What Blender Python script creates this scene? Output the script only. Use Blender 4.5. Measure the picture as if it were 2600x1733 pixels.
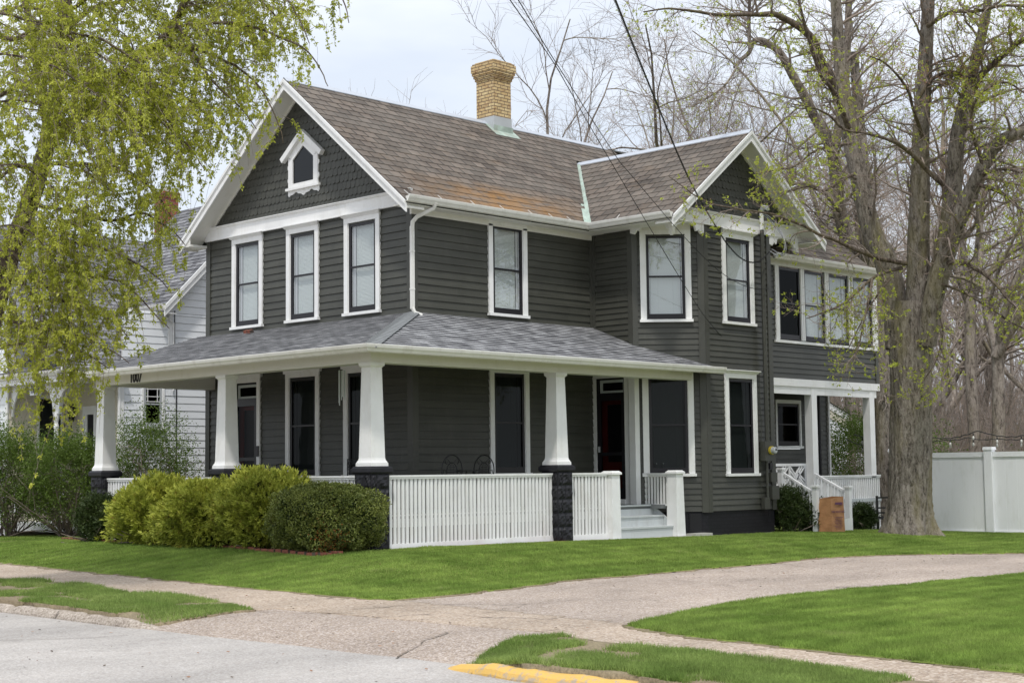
import bpy, math, random
import numpy as np
from mathutils import Vector, Matrix, Euler
PI = math.pi
random.seed(7); RNG = np.random.default_rng(7)
SC = bpy.context.scene
COL = SC.collection
for o in list(bpy.data.objects): bpy.data.objects.remove(o)

# ------------------------------------------------------------------ camera
CAM = Vector((-16.2993, -19.0007, 1.25))
cam_d = bpy.data.cameras.new('camera'); cam = bpy.data.objects.new('camera', cam_d); COL.objects.link(cam)
cr = Vector((0.69682785, -0.71714822, -0.01137486)); cu = Vector((-0.052353, -0.06667373, 0.99640041)); cw = Vector((0.71532518, 0.69372404, 0.0840050))
m = Matrix.Identity(4)
for i in range(3):
    m[i][0] = cr[i]; m[i][1] = cu[i]; m[i][2] = -cw[i]; m[i][3] = CAM[i]
cam.matrix_world = m
cam_d.sensor_width = 36; cam_d.lens = 54.391; cam_d.clip_start = 0.1; cam_d.clip_end = 2000
SC.camera = cam

# ------------------------------------------------------------------ light
SUN_DIR = Vector((-0.40, -0.36, 1.0)).normalized()
SUN_EL = math.asin(SUN_DIR.z); SUN_AZ = math.atan2(SUN_DIR.x, SUN_DIR.y)
sd = bpy.data.lights.new('sun', 'SUN'); so = bpy.data.objects.new('sun', sd); COL.objects.link(so)
sd.energy = 2.1; sd.angle = math.radians(4.0); sd.color = (1.0, 0.965, 0.91)
so.rotation_euler = SUN_DIR.to_track_quat('Z', 'Y').to_euler(); so.location = (-20, -18, 40)
world = bpy.data.worlds.new('World'); SC.world = world; world.use_nodes = True
nt = world.node_tree; nt.nodes.clear()
def N(t, **k):
    n = nt.nodes.new(t)
    for a, b in k.items(): setattr(n, a, b)
    return n
out = N('ShaderNodeOutputWorld'); bg = N('ShaderNodeBackground'); bg.inputs['Strength'].default_value = 0.12
sky = N('ShaderNodeTexSky', sky_type='NISHITA'); sky.sun_disc = False; sky.sun_elevation = SUN_EL; sky.sun_rotation = SUN_AZ
sky.air_density = 1.0; sky.dust_density = 1.5; sky.ozone_density = 1.0
tc = N('ShaderNodeTexCoord'); sep = N('ShaderNodeSeparateXYZ'); nt.links.new(tc.outputs['Generated'], sep.inputs[0])
mp = N('ShaderNodeMapping'); mp.inputs['Scale'].default_value = (1.2, 1.2, 4.0); nt.links.new(tc.outputs['Generated'], mp.inputs[0])
nz = N('ShaderNodeTexNoise'); nz.inputs['Scale'].default_value = 2.2; nz.inputs['Detail'].default_value = 5; nz.inputs['Roughness'].default_value = 0.55
nt.links.new(mp.outputs[0], nz.inputs['Vector'])
rmp = N('ShaderNodeValToRGB'); rmp.color_ramp.elements[0].position = 0.35; rmp.color_ramp.elements[0].color = (0.66, 0.66, 0.66, 1)
rmp.color_ramp.elements[1].position = 0.62; rmp.color_ramp.elements[1].color = (0.97, 0.97, 0.97, 1); nt.links.new(nz.outputs[0], rmp.inputs[0])
# thin overcast: brighter overhead than at the horizon
mr = N('ShaderNodeMapRange'); mr.inputs['From Min'].default_value = 0.0; mr.inputs['From Max'].default_value = 1.0
mr.inputs['To Min'].default_value = 6.9; mr.inputs['To Max'].default_value = 12.0; nt.links.new(sep.outputs['Z'], mr.inputs['Value'])
cc_ = N('ShaderNodeMixRGB', blend_type='MULTIPLY'); cc_.inputs[0].default_value = 1.0; cc_.inputs[1].default_value = (0.91, 0.955, 1.03, 1)
nt.links.new(mr.outputs[0], cc_.inputs[2])
mx = N('ShaderNodeMixRGB'); nt.links.new(rmp.outputs[0], mx.inputs[0]); nt.links.new(sky.outputs[0], mx.inputs[1]); nt.links.new(cc_.outputs[0], mx.inputs[2])
nt.links.new(mx.outputs[0], bg.inputs['Color']); nt.links.new(bg.outputs[0], out.inputs[0])
SC.view_settings.view_transform = 'Standard'; SC.view_settings.look = 'None'; SC.view_settings.exposure = 0.22; SC.view_settings.gamma = 1.0
SC.view_settings.use_curve_mapping = False
SC.cycles.max_bounces = 8; SC.cycles.transparent_max_bounces = 24

# ------------------------------------------------------------------ materials
class Mat:
    """small node helper"""
    def __init__(s, name, rough=0.6, spec=0.4):
        s.m = bpy.data.materials.new(name); s.m.use_nodes = True; s.t = s.m.node_tree; s.b = s.t.nodes['Principled BSDF']
        s.b.inputs['Roughness'].default_value = rough; s.b.inputs['Specular IOR Level'].default_value = spec
        s.co = s.t.nodes.new('ShaderNodeTexCoord')
    def n(s, t, **k):
        x = s.t.nodes.new(t)
        for a, b in k.items(): setattr(x, a, b)
        return x
    def l(s, a, b): s.t.links.new(a, b)
    def vec(s, kind='Object', scale=(1, 1, 1)):
        mp = s.n('ShaderNodeMapping'); mp.inputs['Scale'].default_value = scale; s.l(s.co.outputs[kind], mp.inputs[0]); return mp.outputs[0]
    def noise(s, scale, detail=4, rough=0.55, kind='Object', st=(1, 1, 1), dist=0.0):
        x = s.n('ShaderNodeTexNoise'); x.inputs['Scale'].default_value = scale; x.inputs['Detail'].default_value = detail
        x.inputs['Roughness'].default_value = rough; x.inputs['Distortion'].default_value = dist; s.l(s.vec(kind, st), x.inputs['Vector']); return x.outputs[0]
    def ramp(s, src, stops):
        r = s.n('ShaderNodeValToRGB'); e = r.color_ramp.elements
        while len(e) < len(stops): e.new(0.5)
        for i, (p, c) in enumerate(stops):
            e[i].position = p; e[i].color = (*c, 1) if len(c) == 3 else (c[0],) * 3 + (1,) if len(c) == 1 else c
        s.l(src, r.inputs[0]); return r.outputs[0]
    def mix(s, f, a, b, mode='MIX'):
        x = s.n('ShaderNodeMixRGB', blend_type=mode)
        for i, v in ((0, f), (1, a), (2, b)):
            if hasattr(v, 'is_output'): s.l(v, x.inputs[i])
            elif i == 0: x.inputs[0].default_value = v
            else: x.inputs[i].default_value = (*v, 1)
        return x.outputs[0]
    def math(s, op, a, b=0.0):
        x = s.n('ShaderNodeMath', operation=op)
        for i, v in ((0, a), (1, b)):
            if hasattr(v, 'is_output'): s.l(v, x.inputs[i])
            else: x.inputs[i].default_value = v
        return x.outputs[0]
    def color(s, c):
        if hasattr(c, 'is_output'): s.l(c, s.b.inputs['Base Color'])
        else: s.b.inputs['Base Color'].default_value = (*c, 1)
        return s
    def rough(s, v): s.l(v, s.b.inputs['Roughness'])
    def bump(s, h, strength=0.3, dist=0.01):
        x = s.n('ShaderNodeBump'); x.inputs['Strength'].default_value = strength; x.inputs['Distance'].default_value = dist
        s.l(h, x.inputs['Height']); s.l(x.outputs[0], s.b.inputs['Normal'])
MT = {}
def paint(key, col, rough=0.5, var=0.12, scale=1.2, dirt=None, bump=0.0, spec=0.4):
    M = Mat(key, rough, spec)
    a = tuple(c * (1 - var) for c in col); b = tuple(min(1, c * (1 + var)) for c in col)
    c = M.ramp(M.noise(scale, 5, 0.6), [(0.3, a), (0.7, b)])
    if dirt is not None:
        d = M.ramp(M.noise(5.0, 6, 0.7, st=(1, 1, 0.35)), [(0.52, (0,)), (0.75, (1,))])
        c = M.mix(M.math('MULTIPLY', d, 0.5), c, dirt)
    M.color(c)
    if bump: M.bump(M.noise(60, 3), bump, 0.004)
    MT[key] = M.m; return M.m
M = Mat('siding', 0.45, 0.35)
c = M.ramp(M.noise(1.6, 5, 0.6), [(0.3, (0.0475, 0.0480, 0.0390)), (0.7, (0.063, 0.0635, 0.052))])
c = M.mix(1.0, c, M.ramp(M.noise(1.3, 3, 0.6, st=(0.5, 0.5, 9)), [(0.3, (0.82,)), (0.7, (1.16,))]), 'MULTIPLY')
c = M.mix(M.math('MULTIPLY', M.ramp(M.noise(4.0, 6, 0.75, st=(2.2, 2.2, 0.4)), [(0.56, (0,)), (0.74, (1,))]), 0.35), c, (0.105, 0.103, 0.092))
M.color(c); M.bump(M.noise(60, 3), 0.15, 0.004); MT['siding'] = M.m
paint('siding_trim', (0.057, 0.0575, 0.048), 0.42, 0.08, 2.0, bump=0.1)
paint('white', (0.79, 0.79, 0.78), 0.42, 0.045, 3.0, dirt=(0.6, 0.58, 0.52), bump=0.05)
paint('soffit', (0.72, 0.71, 0.66), 0.5, 0.03, 1.5, dirt=(0.6, 0.57, 0.48))
paint('gutter', (0.74, 0.73, 0.69), 0.3, 0.05, 3.0, dirt=(0.45, 0.42, 0.36))
paint('black', (0.010, 0.009, 0.012), 0.35, 0.15)
paint('iron', (0.012, 0.012, 0.012), 0.45, 0.2)
paint('void', (0.012, 0.012, 0.012), 0.9, 0.1)  # near black, paints the darkness of rooms, rear porch and under-deck space
paint('grey_deck', (0.50, 0.53, 0.53), 0.45, 0.05, 2.0, dirt=(0.35, 0.35, 0.33))
paint('deck_floor', (0.16, 0.17, 0.17), 0.5, 0.05, 2.0)  # darker than the steps, to cut light bounced up under the porch
paint('mint', (0.55, 0.68, 0.62), 0.5, 0.05)
paint('metal', (0.45, 0.47, 0.48), 0.35, 0.1)
paint('ridge_metal', (0.42, 0.45, 0.50), 0.35, 0.06)
paint('red_door', (0.24, 0.026, 0.02), 0.4, 0.1)
paint('blind', (0.54, 0.59, 0.575), 0.5, 0.03)
paint('vinyl', (0.76, 0.78, 0.80), 0.4, 0.03, 0.7, bump=0.0)
paint('vinyl_shade_tan', (0.62, 0.58, 0.47), 0.45, 0.12, 0.9)  # beige holds the shade on neighbour's porch walls; also tan of the garage rake
paint('fence', (0.80, 0.81, 0.82), 0.35, 0.02, 0.6, dirt=(0.66, 0.67, 0.64))
paint('copper', (0.36, 0.44, 0.38), 0.6, 0.25, 4.0, dirt=(0.2, 0.08, 0.03))
paint('brown_bark_twig', (0.23, 0.185, 0.155), 0.85, 0.25, 0.3)
paint('twig_grey', (0.32, 0.27, 0.235), 0.85, 0.25, 0.3)
paint('twig_red', (0.34, 0.262, 0.205), 0.85, 0.3, 0.3)
paint('cable', (0.012, 0.012, 0.013), 0.5, 0.1)
paint('cable_grey', (0.25, 0.26, 0.27), 0.4, 0.1)
paint('yellow_tag', (0.55, 0.42, 0.04), 0.4, 0.05)
paint('stone_pale', (0.42, 0.41, 0.37), 0.8, 0.15, 6, bump=0.2)
paint('ink', (0.13, 0.05, 0.10), 0.7, 0.1)
paint('number_black', (0.010, 0.010, 0.010), 0.5, 0.1)
paint('bulb', (0.55, 0.55, 0.5), 0.1, 0.05)
paint('mulch', (0.055, 0.036, 0.025), 0.95, 0.4, 8, bump=0.6)

def glass(key, refl, tint=(1, 1, 1)):
    M = Mat(key); t = M.t; t.nodes.remove(M.b)
    tr = M.n('ShaderNodeBsdfTransparent'); tr.inputs[0].default_value = (*tint, 1)
    gl = M.n('ShaderNodeBsdfGlossy'); gl.inputs['Roughness'].default_value = 0.02; gl.inputs[0].default_value = (0.9, 0.93, 0.95, 1)
    bp = M.n('ShaderNodeBump'); bp.inputs['Strength'].default_value = 0.12; bp.inputs['Distance'].default_value = 0.02
    M.l(M.noise(1.6, 2), bp.inputs['Height']); M.l(bp.outputs[0], gl.inputs['Normal'])
    mx = M.n('ShaderNodeMixShader'); mx.inputs[0].default_value = refl; M.l(tr.outputs[0], mx.inputs[1]); M.l(gl.outputs[0], mx.inputs[2])
    M.l(mx.outputs[0], t.nodes['Material Output'].inputs[0]); MT[key] = M.m
glass('glass', 0.14); glass('glass_dark', 0.016, (0.16, 0.17, 0.17)); glass('glass_screen', 0.012, (0.42, 0.42, 0.42)); glass('glass_attic', 0.05, (0.2, 0.2, 0.2))

def brick(key, c1, c2, mortar, bw, bh, ms=0.012, kind='UV', offset=0.5, rough=0.85, bump=0.5, stain=None, freq=2):
    M = Mat(key, rough, 0.25)
    b = M.n('ShaderNodeTexBrick'); b.offset = offset; b.offset_frequency = freq
    b.inputs['Scale'].default_value = 1.0; b.inputs['Brick Width'].default_value = bw; b.inputs['Row Height'].default_value = bh
    b.inputs['Mortar Size'].default_value = ms; b.inputs['Mortar Smooth'].default_value = 0.2; b.inputs['Bias'].default_value = 0.0
    b.inputs['Color1'].default_value = (*c1, 1); b.inputs['Color2'].default_value = (*c2, 1); b.inputs['Mortar'].default_value = (*mortar, 1)
    M.l(M.vec(kind), b.inputs['Vector'])
    c = M.mix(1.0, b.outputs[0], M.ramp(M.noise(14, 5, 0.7, kind), [(0.3, (0.72,)), (0.7, (1.25,))]), 'MULTIPLY')
    if stain: c = stain(M, c)
    M.color(c); M.bump(b.outputs[1], -bump, 0.008); MT[key] = M.m; return M
brick('tan_brick', (0.66, 0.52, 0.29), (0.55, 0.39, 0.19), (0.17, 0.12, 0.08), 0.215, 0.072, 0.010, stain=lambda M, c: M.mix(M.ramp(M.noise(5, 5, 0.7, 'UV'), [(0.5, (0,)), (0.72, (0.7,))]), c, (0.22, 0.09, 0.04)))
brick('red_brick', (0.30, 0.085, 0.05), (0.22, 0.06, 0.04), (0.16, 0.12, 0.10), 0.215, 0.072, 0.010)
brick('black_brick', (0.014, 0.013, 0.017), (0.011, 0.011, 0.014), (0.008, 0.008, 0.010), 0.215, 0.072, 0.008, rough=0.5, bump=1.0)
brick('path_brick', (0.25, 0.09, 0.06), (0.18, 0.065, 0.045), (0.08, 0.06, 0.05), 0.2, 0.1, 0.008, 'Object')

def lichen(M, c):
    s0 = M.n('ShaderNodeSeparateXYZ'); M.l(M.co.outputs['UV'], s0.inputs[0])
    row = M.math('FLOOR', M.math('DIVIDE', M.math('ADD', s0.outputs[1], 0.001), 0.2299)); uu = M.math('DIVIDE', M.math('ADD', s0.outputs[0], M.math('MULTIPLY', row, 0.1025)), 0.30)
    fr = M.math('FRACT', uu); cell = M.math('FLOOR', uu); wn = M.n('ShaderNodeTexWhiteNoise', noise_dimensions='2D'); cb_ = M.n('ShaderNodeCombineXYZ'); M.l(cell, cb_.inputs[0]); M.l(row, cb_.inputs[1]); M.l(cb_.outputs[0], wn.inputs['Vector'])
    c = M.mix(1.0, M.mix(M.ramp(M.noise(3.0, 5, 0.6, 'UV'), [(0.3, (0,)), (0.7, (1,))]), (0.088, 0.072, 0.060), (0.150, 0.122, 0.099)), M.ramp(wn.outputs[0], [(0.0, (0.70,)), (1.0, (1.28,))]), 'MULTIPLY')
    c = M.mix(M.math('LESS_THAN', fr, 0.12), c, (0.024, 0.020, 0.018))  # tile seams, with the shadow at tile edges painted in dark
    u = M.noise(0.9, 6, 0.62, 'UV', (1.0, 1.6, 1))
    sp = M.n('ShaderNodeSeparateXYZ'); M.l(M.co.outputs['UV'], sp.inputs[0])
    # rust lichen gathers in one broad patch near the eave
    gx = M.math('SUBTRACT', 1.0, M.math('MULTIPLY', M.math('ABSOLUTE', M.math('SUBTRACT', sp.outputs[0], 5.4)), 0.36))
    gy = M.math('SUBTRACT', 1.0, M.math('MULTIPLY', M.math('ABSOLUTE', M.math('SUBTRACT', sp.outputs[1], 0.55)), 1.15))
    g = M.math('MULTIPLY', M.math('MAXIMUM', gx, 0.0), M.math('MAXIMUM', gy, 0.0))
    f = M.math('MULTIPLY', M.ramp(M.noise(2.6, 6, 0.7, 'UV', (1, 1.8, 1)), [(0.36, (0,)), (0.54, (1,))]), M.math('MULTIPLY', g, 1.25))
    f = M.math('MINIMUM', f, 0.85); c = M.mix(f, c, (0.27, 0.135, 0.035))
    f2 = M.math('MULTIPLY', M.ramp(M.noise(1.1, 6, 0.75, 'UV', (1, 2.4, 1)), [(0.55, (0,)), (0.74, (1,))]), 0.4)
    c = M.mix(f2, c, (0.20, 0.12, 0.055))
    c = M.mix(M.ramp(u, [(0.38, (0,)), (0.7, (0.45,))]), c, (0.20, 0.18, 0.155))
    w = M.ramp(M.noise(22, 3, 0.8, 'UV'), [(0.70, (0,)), (0.74, (0.6,))])
    return M.mix(w, c, (0.42, 0.42, 0.39))
brick('old_slate', (0.150, 0.124, 0.104), (0.108, 0.090, 0.078), (0.022, 0.018, 0.016), 0.285, 0.2299, 0.017, offset=0.36, rough=0.8, bump=0.6, stain=lichen, freq=1)
def grey_var(M, c):
    x = M.n('ShaderNodeTexBrick'); x.offset = 0.37; x.offset_frequency = 3; x.inputs['Scale'].default_value = 1; x.inputs['Brick Width'].default_value = 0.19; x.inputs['Row Height'].default_value = 0.125
    x.inputs['Mortar Size'].default_value = 0.0; x.inputs['Color1'].default_value = (0.60, 0.60, 0.62, 1); x.inputs['Color2'].default_value = (1.35, 1.35, 1.36, 1); M.l(M.vec('UV'), x.inputs['Vector'])
    return M.mix(1.0, c, x.outputs[0], 'MULTIPLY')
brick('grey_shingle', (0.290, 0.293, 0.298), (0.172, 0.174, 0.178), (0.06, 0.06, 0.062), 0.31, 0.125, 0.004, offset=0.41, rough=0.9, bump=0.4, stain=grey_var, freq=2)
paint('hip_shingle', (0.20, 0.21, 0.215), 0.9, 0.12, 8, bump=0.3)
brick('dark_shingle', (0.215, 0.215, 0.22), (0.135, 0.136, 0.142), (0.03, 0.03, 0.032), 0.31, 0.15, 0.005, offset=0.41, rough=0.9, bump=0.4, stain=grey_var, freq=2)

def block_mat():
    M = Mat('rock_block', 0.55, 0.3); M.color(M.ramp(M.noise(6, 5), [(0.3, (0.011, 0.011, 0.014)), (0.7, (0.022, 0.022, 0.027))]))
    M.bump(M.noise(16, 5, 0.6), 0.4, 0.012); MT['rock_block'] = M.m
block_mat()

def concrete(key, base, speck, dark, cracks=0.0, sc=55):
    M = Mat(key, 0.85, 0.25)
    c = M.ramp(M.noise(0.5, 6, 0.6), [(0.3, tuple(x * 0.88 for x in base)), (0.7, tuple(x * 1.08 for x in base))])
    v = M.n('ShaderNodeTexVoronoi'); v.inputs['Scale'].default_value = sc; M.l(M.vec('Object', (1, 1, 1)), v.inputs['Vector'])
    pc = M.n('ShaderNodeSeparateColor'); M.l(v.outputs['Color'], pc.inputs[0])
    c = M.mix(M.ramp(pc.outputs[0], [(0.60, (0,)), (0.72, (0.75,))]), c, speck)
    c = M.mix(M.ramp(pc.outputs[1], [(0.68, (0,)), (0.78, (0.65,))]), c, dark)
    c = M.mix(M.ramp(M.noise(1.6, 6, 0.75), [(0.56, (0,)), (0.70, (0.35,))]), c, tuple(x * 0.62 for x in base))
    c = M.mix(1.0, c, M.ramp(M.noise(0.45, 5, 0.65, st=(0.6, 1.6, 1)), [(0.35, (0.84,)), (0.65, (1.14,))]), 'MULTIPLY')
    c = M.mix(M.ramp(M.noise(0.9, 6, 0.8, st=(1, 1, 0)), [(0.66, (0,)), (0.76, (0.45,))]), c, (0.16, 0.20, 0.07))
    if cracks:
        w = M.n('ShaderNodeTexVoronoi', feature='DISTANCE_TO_EDGE'); w.inputs['Scale'].default_value = cracks
        n_ = M.n('ShaderNodeTexNoise'); n_.inputs['Scale'].default_value = 1.6; n_.inputs['Detail'].default_value = 6; M.l(M.vec(), n_.inputs['Vector'])
        ad = M.n('ShaderNodeVectorMath', operation='MULTIPLY_ADD'); ad.inputs[1].default_value = (1.1, 1.1, 0); M.l(n_.outputs['Color'], ad.inputs[0]); M.l(M.vec(), ad.inputs[2])
        M.l(ad.outputs[0], w.inputs['Vector'])
        ck = M.ramp(w.outputs[0], [(0.0, (0.8,)), (0.012, (0.0,))])
        ck = M.math('MULTIPLY', ck, M.ramp(M.noise(0.7, 3), [(0.5, (0,)), (0.6, (1,))]))
        c = M.mix(ck, c, (0.06, 0.05, 0.04))
    M.color(c); M.bump(M.noise(90, 3), 0.4, 0.006); MT[key] = M.m
concrete('road_mat', (0.378, 0.350, 0.322), (0.47, 0.45, 0.43), (0.27, 0.25, 0.235), 0.0, 66)
concrete('walk_mat', (0.375, 0.298, 0.228), (0.50, 0.43, 0.36), (0.20, 0.15, 0.115), 0.25, 48)
concrete('drive_mat', (0.345, 0.282, 0.228), (0.50, 0.44, 0.40), (0.16, 0.12, 0.10), 0.45, 62)
concrete('curb_mat', (0.36, 0.31, 0.26), (0.50, 0.44, 0.38), (0.2, 0.16, 0.13), 0.3, 48)
M = Mat('yellow_curb', 0.6); c = M.mix(M.ramp(M.noise(9, 6, 0.75), [(0.50, (0,)), (0.60, (0.85,))]), (0.64, 0.40, 0.10), (0.36, 0.31, 0.26)); M.color(c); M.bump(M.noise(40, 4), 0.4, 0.01); MT['yellow_curb'] = M.m

def lawn_mat(key, a, b, dry, stripe=0.0, t=0.0):
    M = Mat(key, 0.75, 0.15)
    c = M.ramp(M.noise(0.8, 6, 0.65), [(0.32, a), (0.68, b)])
    c = M.mix(1.0, c, M.ramp(M.noise(38, 3, 0.7), [(0.3, (0.62,)), (0.7, (1.3,))]), 'MULTIPLY'); c = M.mix(1.0, c, M.ramp(M.noise(2.7, 5, 0.7, st=(1, 1, 0)), [(0.32, (0.78,)), (0.68, (1.2,))]), 'MULTIPLY')
    if stripe:
        w = M.n('ShaderNodeTexWave'); w.bands_direction = 'Y'; w.inputs['Scale'].default_value = 0.62; w.inputs['Distortion'].default_value = 2.2; w.inputs['Detail'].default_value = 2; w.inputs['Detail Scale'].default_value = 0.4
        M.l(M.vec('Object', (1, 1, 0)), w.inputs['Vector'])
        c = M.mix(1.0, c, M.ramp(w.outputs[0], [(0.2, (1 - stripe,)), (0.8, (1 + stripe,))]), 'MULTIPLY')
    d = M.ramp(M.noise(1.3, 6, 0.75, st=(1, 1, 0)), [(0.60, (0,)), (0.74, (0.8,))])
    c = M.mix(d, c, dry); d_out = c; M.color(c)
    if t:
        tl = M.n('ShaderNodeBsdfTranslucent'); M.l(d_out, tl.inputs[0]); mx = M.n('ShaderNodeMixShader'); mx.inputs[0].default_value = t
        M.l(M.b.outputs[0], mx.inputs[1]); M.l(tl.outputs[0], mx.inputs[2]); M.l(mx.outputs[0], M.t.nodes['Material Output'].inputs[0])
    MT[key] = M.m
lawn_mat('lawn_mat', (0.120, 0.165, 0.030), (0.185, 0.235, 0.048), (0.24, 0.22, 0.10))
lawn_mat('blade_mat', (0.165, 0.258, 0.050), (0.335, 0.440, 0.110), (0.40, 0.42, 0.18), 0.08, 0.4)
lawn_mat('strip_mat', (0.20, 0.155, 0.10), (0.24, 0.20, 0.125), (0.20, 0.145, 0.095))
lawn_mat('strip_blade', (0.160, 0.250, 0.055), (0.335, 0.430, 0.130), (0.48, 0.44, 0.26), 0, 0.4)
lawn_mat('fringe', (0.17, 0.145, 0.085), (0.23, 0.185, 0.12), (0.15, 0.17, 0.06))
M = Mat('dirt', 0.95, 0.1); M.color(M.ramp(M.noise(3, 6, 0.7), [(0.3, (0.10, 0.075, 0.05)), (0.7, (0.20, 0.15, 0.10))])); M.bump(M.noise(30, 4), 0.5, 0.02); MT['dirt'] = M.m
M = Mat('far_ground', 0.95, 0.1); M.color(M.ramp(M.noise(0.25, 8, 0.7), [(0.35, (0.14, 0.108, 0.075)), (0.55, (0.12, 0.10, 0.06)), (0.68, (0.10, 0.14, 0.04))])); MT['far_ground'] = M.m
paint('crack_dirt', (0.12, 0.10, 0.075), 0.95, 0.4, 9)
M = Mat('kraft', 0.7, 0.2); M.color(M.ramp(M.noise(3, 5, 0.6), [(0.3, (0.33, 0.165, 0.075)), (0.7, (0.42, 0.225, 0.105))])); M.bump(M.noise(7, 5, 0.7, dist=1.0), 0.5, 0.03); MT['kraft'] = M.m

def bark(key, a, b, moss=None, sc=7.0):
    M = Mat(key, 0.9, 0.15)
    n1 = M.noise(sc, 6, 0.65, 'Object', (1, 1, 0.30), 0.5); n2 = M.noise(sc * 2.6, 5, 0.7, 'Object', (1, 1, 0.5)); n1 = M.math('ADD', M.math('MULTIPLY', n1, 0.62), M.math('MULTIPLY', n2, 0.38))
    c = M.ramp(n1, [(0.39, tuple(x * 0.30 for x in a)), (0.48, a), (0.62, b)])
    if moss: c = M.mix(M.ramp(M.noise(1.1, 5, 0.7, 'Object', (1, 1, 0.3)), [(0.48, (0,)), (0.66, (0.75,))]), c, moss)
    M.color(c); M.bump(n1, 1.0, 0.045); MT[key] = M.m
bark('bark', (0.18, 0.155, 0.130), (0.32, 0.288, 0.252), (0.20, 0.175, 0.085), 15)
bark('bark_far', (0.23, 0.195, 0.165), (0.36, 0.32, 0.28), (0.22, 0.195, 0.10), 9)
bark('bark_dark', (0.105, 0.080, 0.065), (0.20, 0.165, 0.135), (0.14, 0.12, 0.06), 12)

def leafmat(key, a, b, rough=0.5, trans=0.35, hue=None, sc=3.0):
    M = Mat(key, rough, 0.25); t = M.t
    r = M.noise(sc, 3, 0.6); r2 = M.noise(60, 1, 0.5)
    c = M.ramp(M.math('ADD', M.math('MULTIPLY', r, 0.5), M.math('MULTIPLY', r2, 0.5)), [(0.36, a), (0.62, b)])
    if hue: c = M.mix(M.ramp(M.noise(7, 3, 0.7), [(0.60, (0,)), (0.70, (0.8,))]), c, hue)
    M.color(c)
    tl = M.n('ShaderNodeBsdfTranslucent'); M.l(c, tl.inputs[0])
    mx = M.n('ShaderNodeMixShader'); mx.inputs[0].default_value = trans; M.l(M.b.outputs[0], mx.inputs[1]); M.l(tl.outputs[0], mx.inputs[2])
    M.l(mx.outputs[0], t.nodes['Material Output'].inputs[0]); MT[key] = M.m
leafmat('leaf_spring', (0.300, 0.350, 0.040), (0.620, 0.640, 0.110), 0.45, 0.5)
leafmat('leaf_bud', (0.34, 0.40, 0.055), (0.54, 0.58, 0.10), 0.5, 0.5, (0.36, 0.20, 0.12))
leafmat('leaf_samara', (0.34, 0.19, 0.12), (0.42, 0.26, 0.17), 0.6, 0.4)
leafmat('leaf_gold', (0.170, 0.225, 0.030), (0.520, 0.535, 0.088), 0.6, 0.2, (0.30, 0.19, 0.05), 2.0)
leafmat('leaf_box', (0.070, 0.100, 0.024), (0.260, 0.290, 0.070), 0.4, 0.15, (0.17, 0.13, 0.04), 2.5)
leafmat('leaf_yew_core', (0.025, 0.045, 0.012), (0.060, 0.085, 0.022), 0.5, 0.1)  # yew green, also the dark shade colour inside other shrubs
leafmat('leaf_bush', (0.070, 0.125, 0.020), (0.150, 0.215, 0.040), 0.5, 0.35)
leafmat('leaf_rust', (0.22, 0.07, 0.02), (0.30, 0.12, 0.03), 0.6, 0.2)
leafmat('leaf_under', (0.07, 0.13, 0.02), (0.14, 0.22, 0.04), 0.6, 0.35)
leafmat('leaf_flower', (0.30, 0.22, 0.20), (0.55, 0.45, 0.44), 0.6, 0.3)

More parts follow.
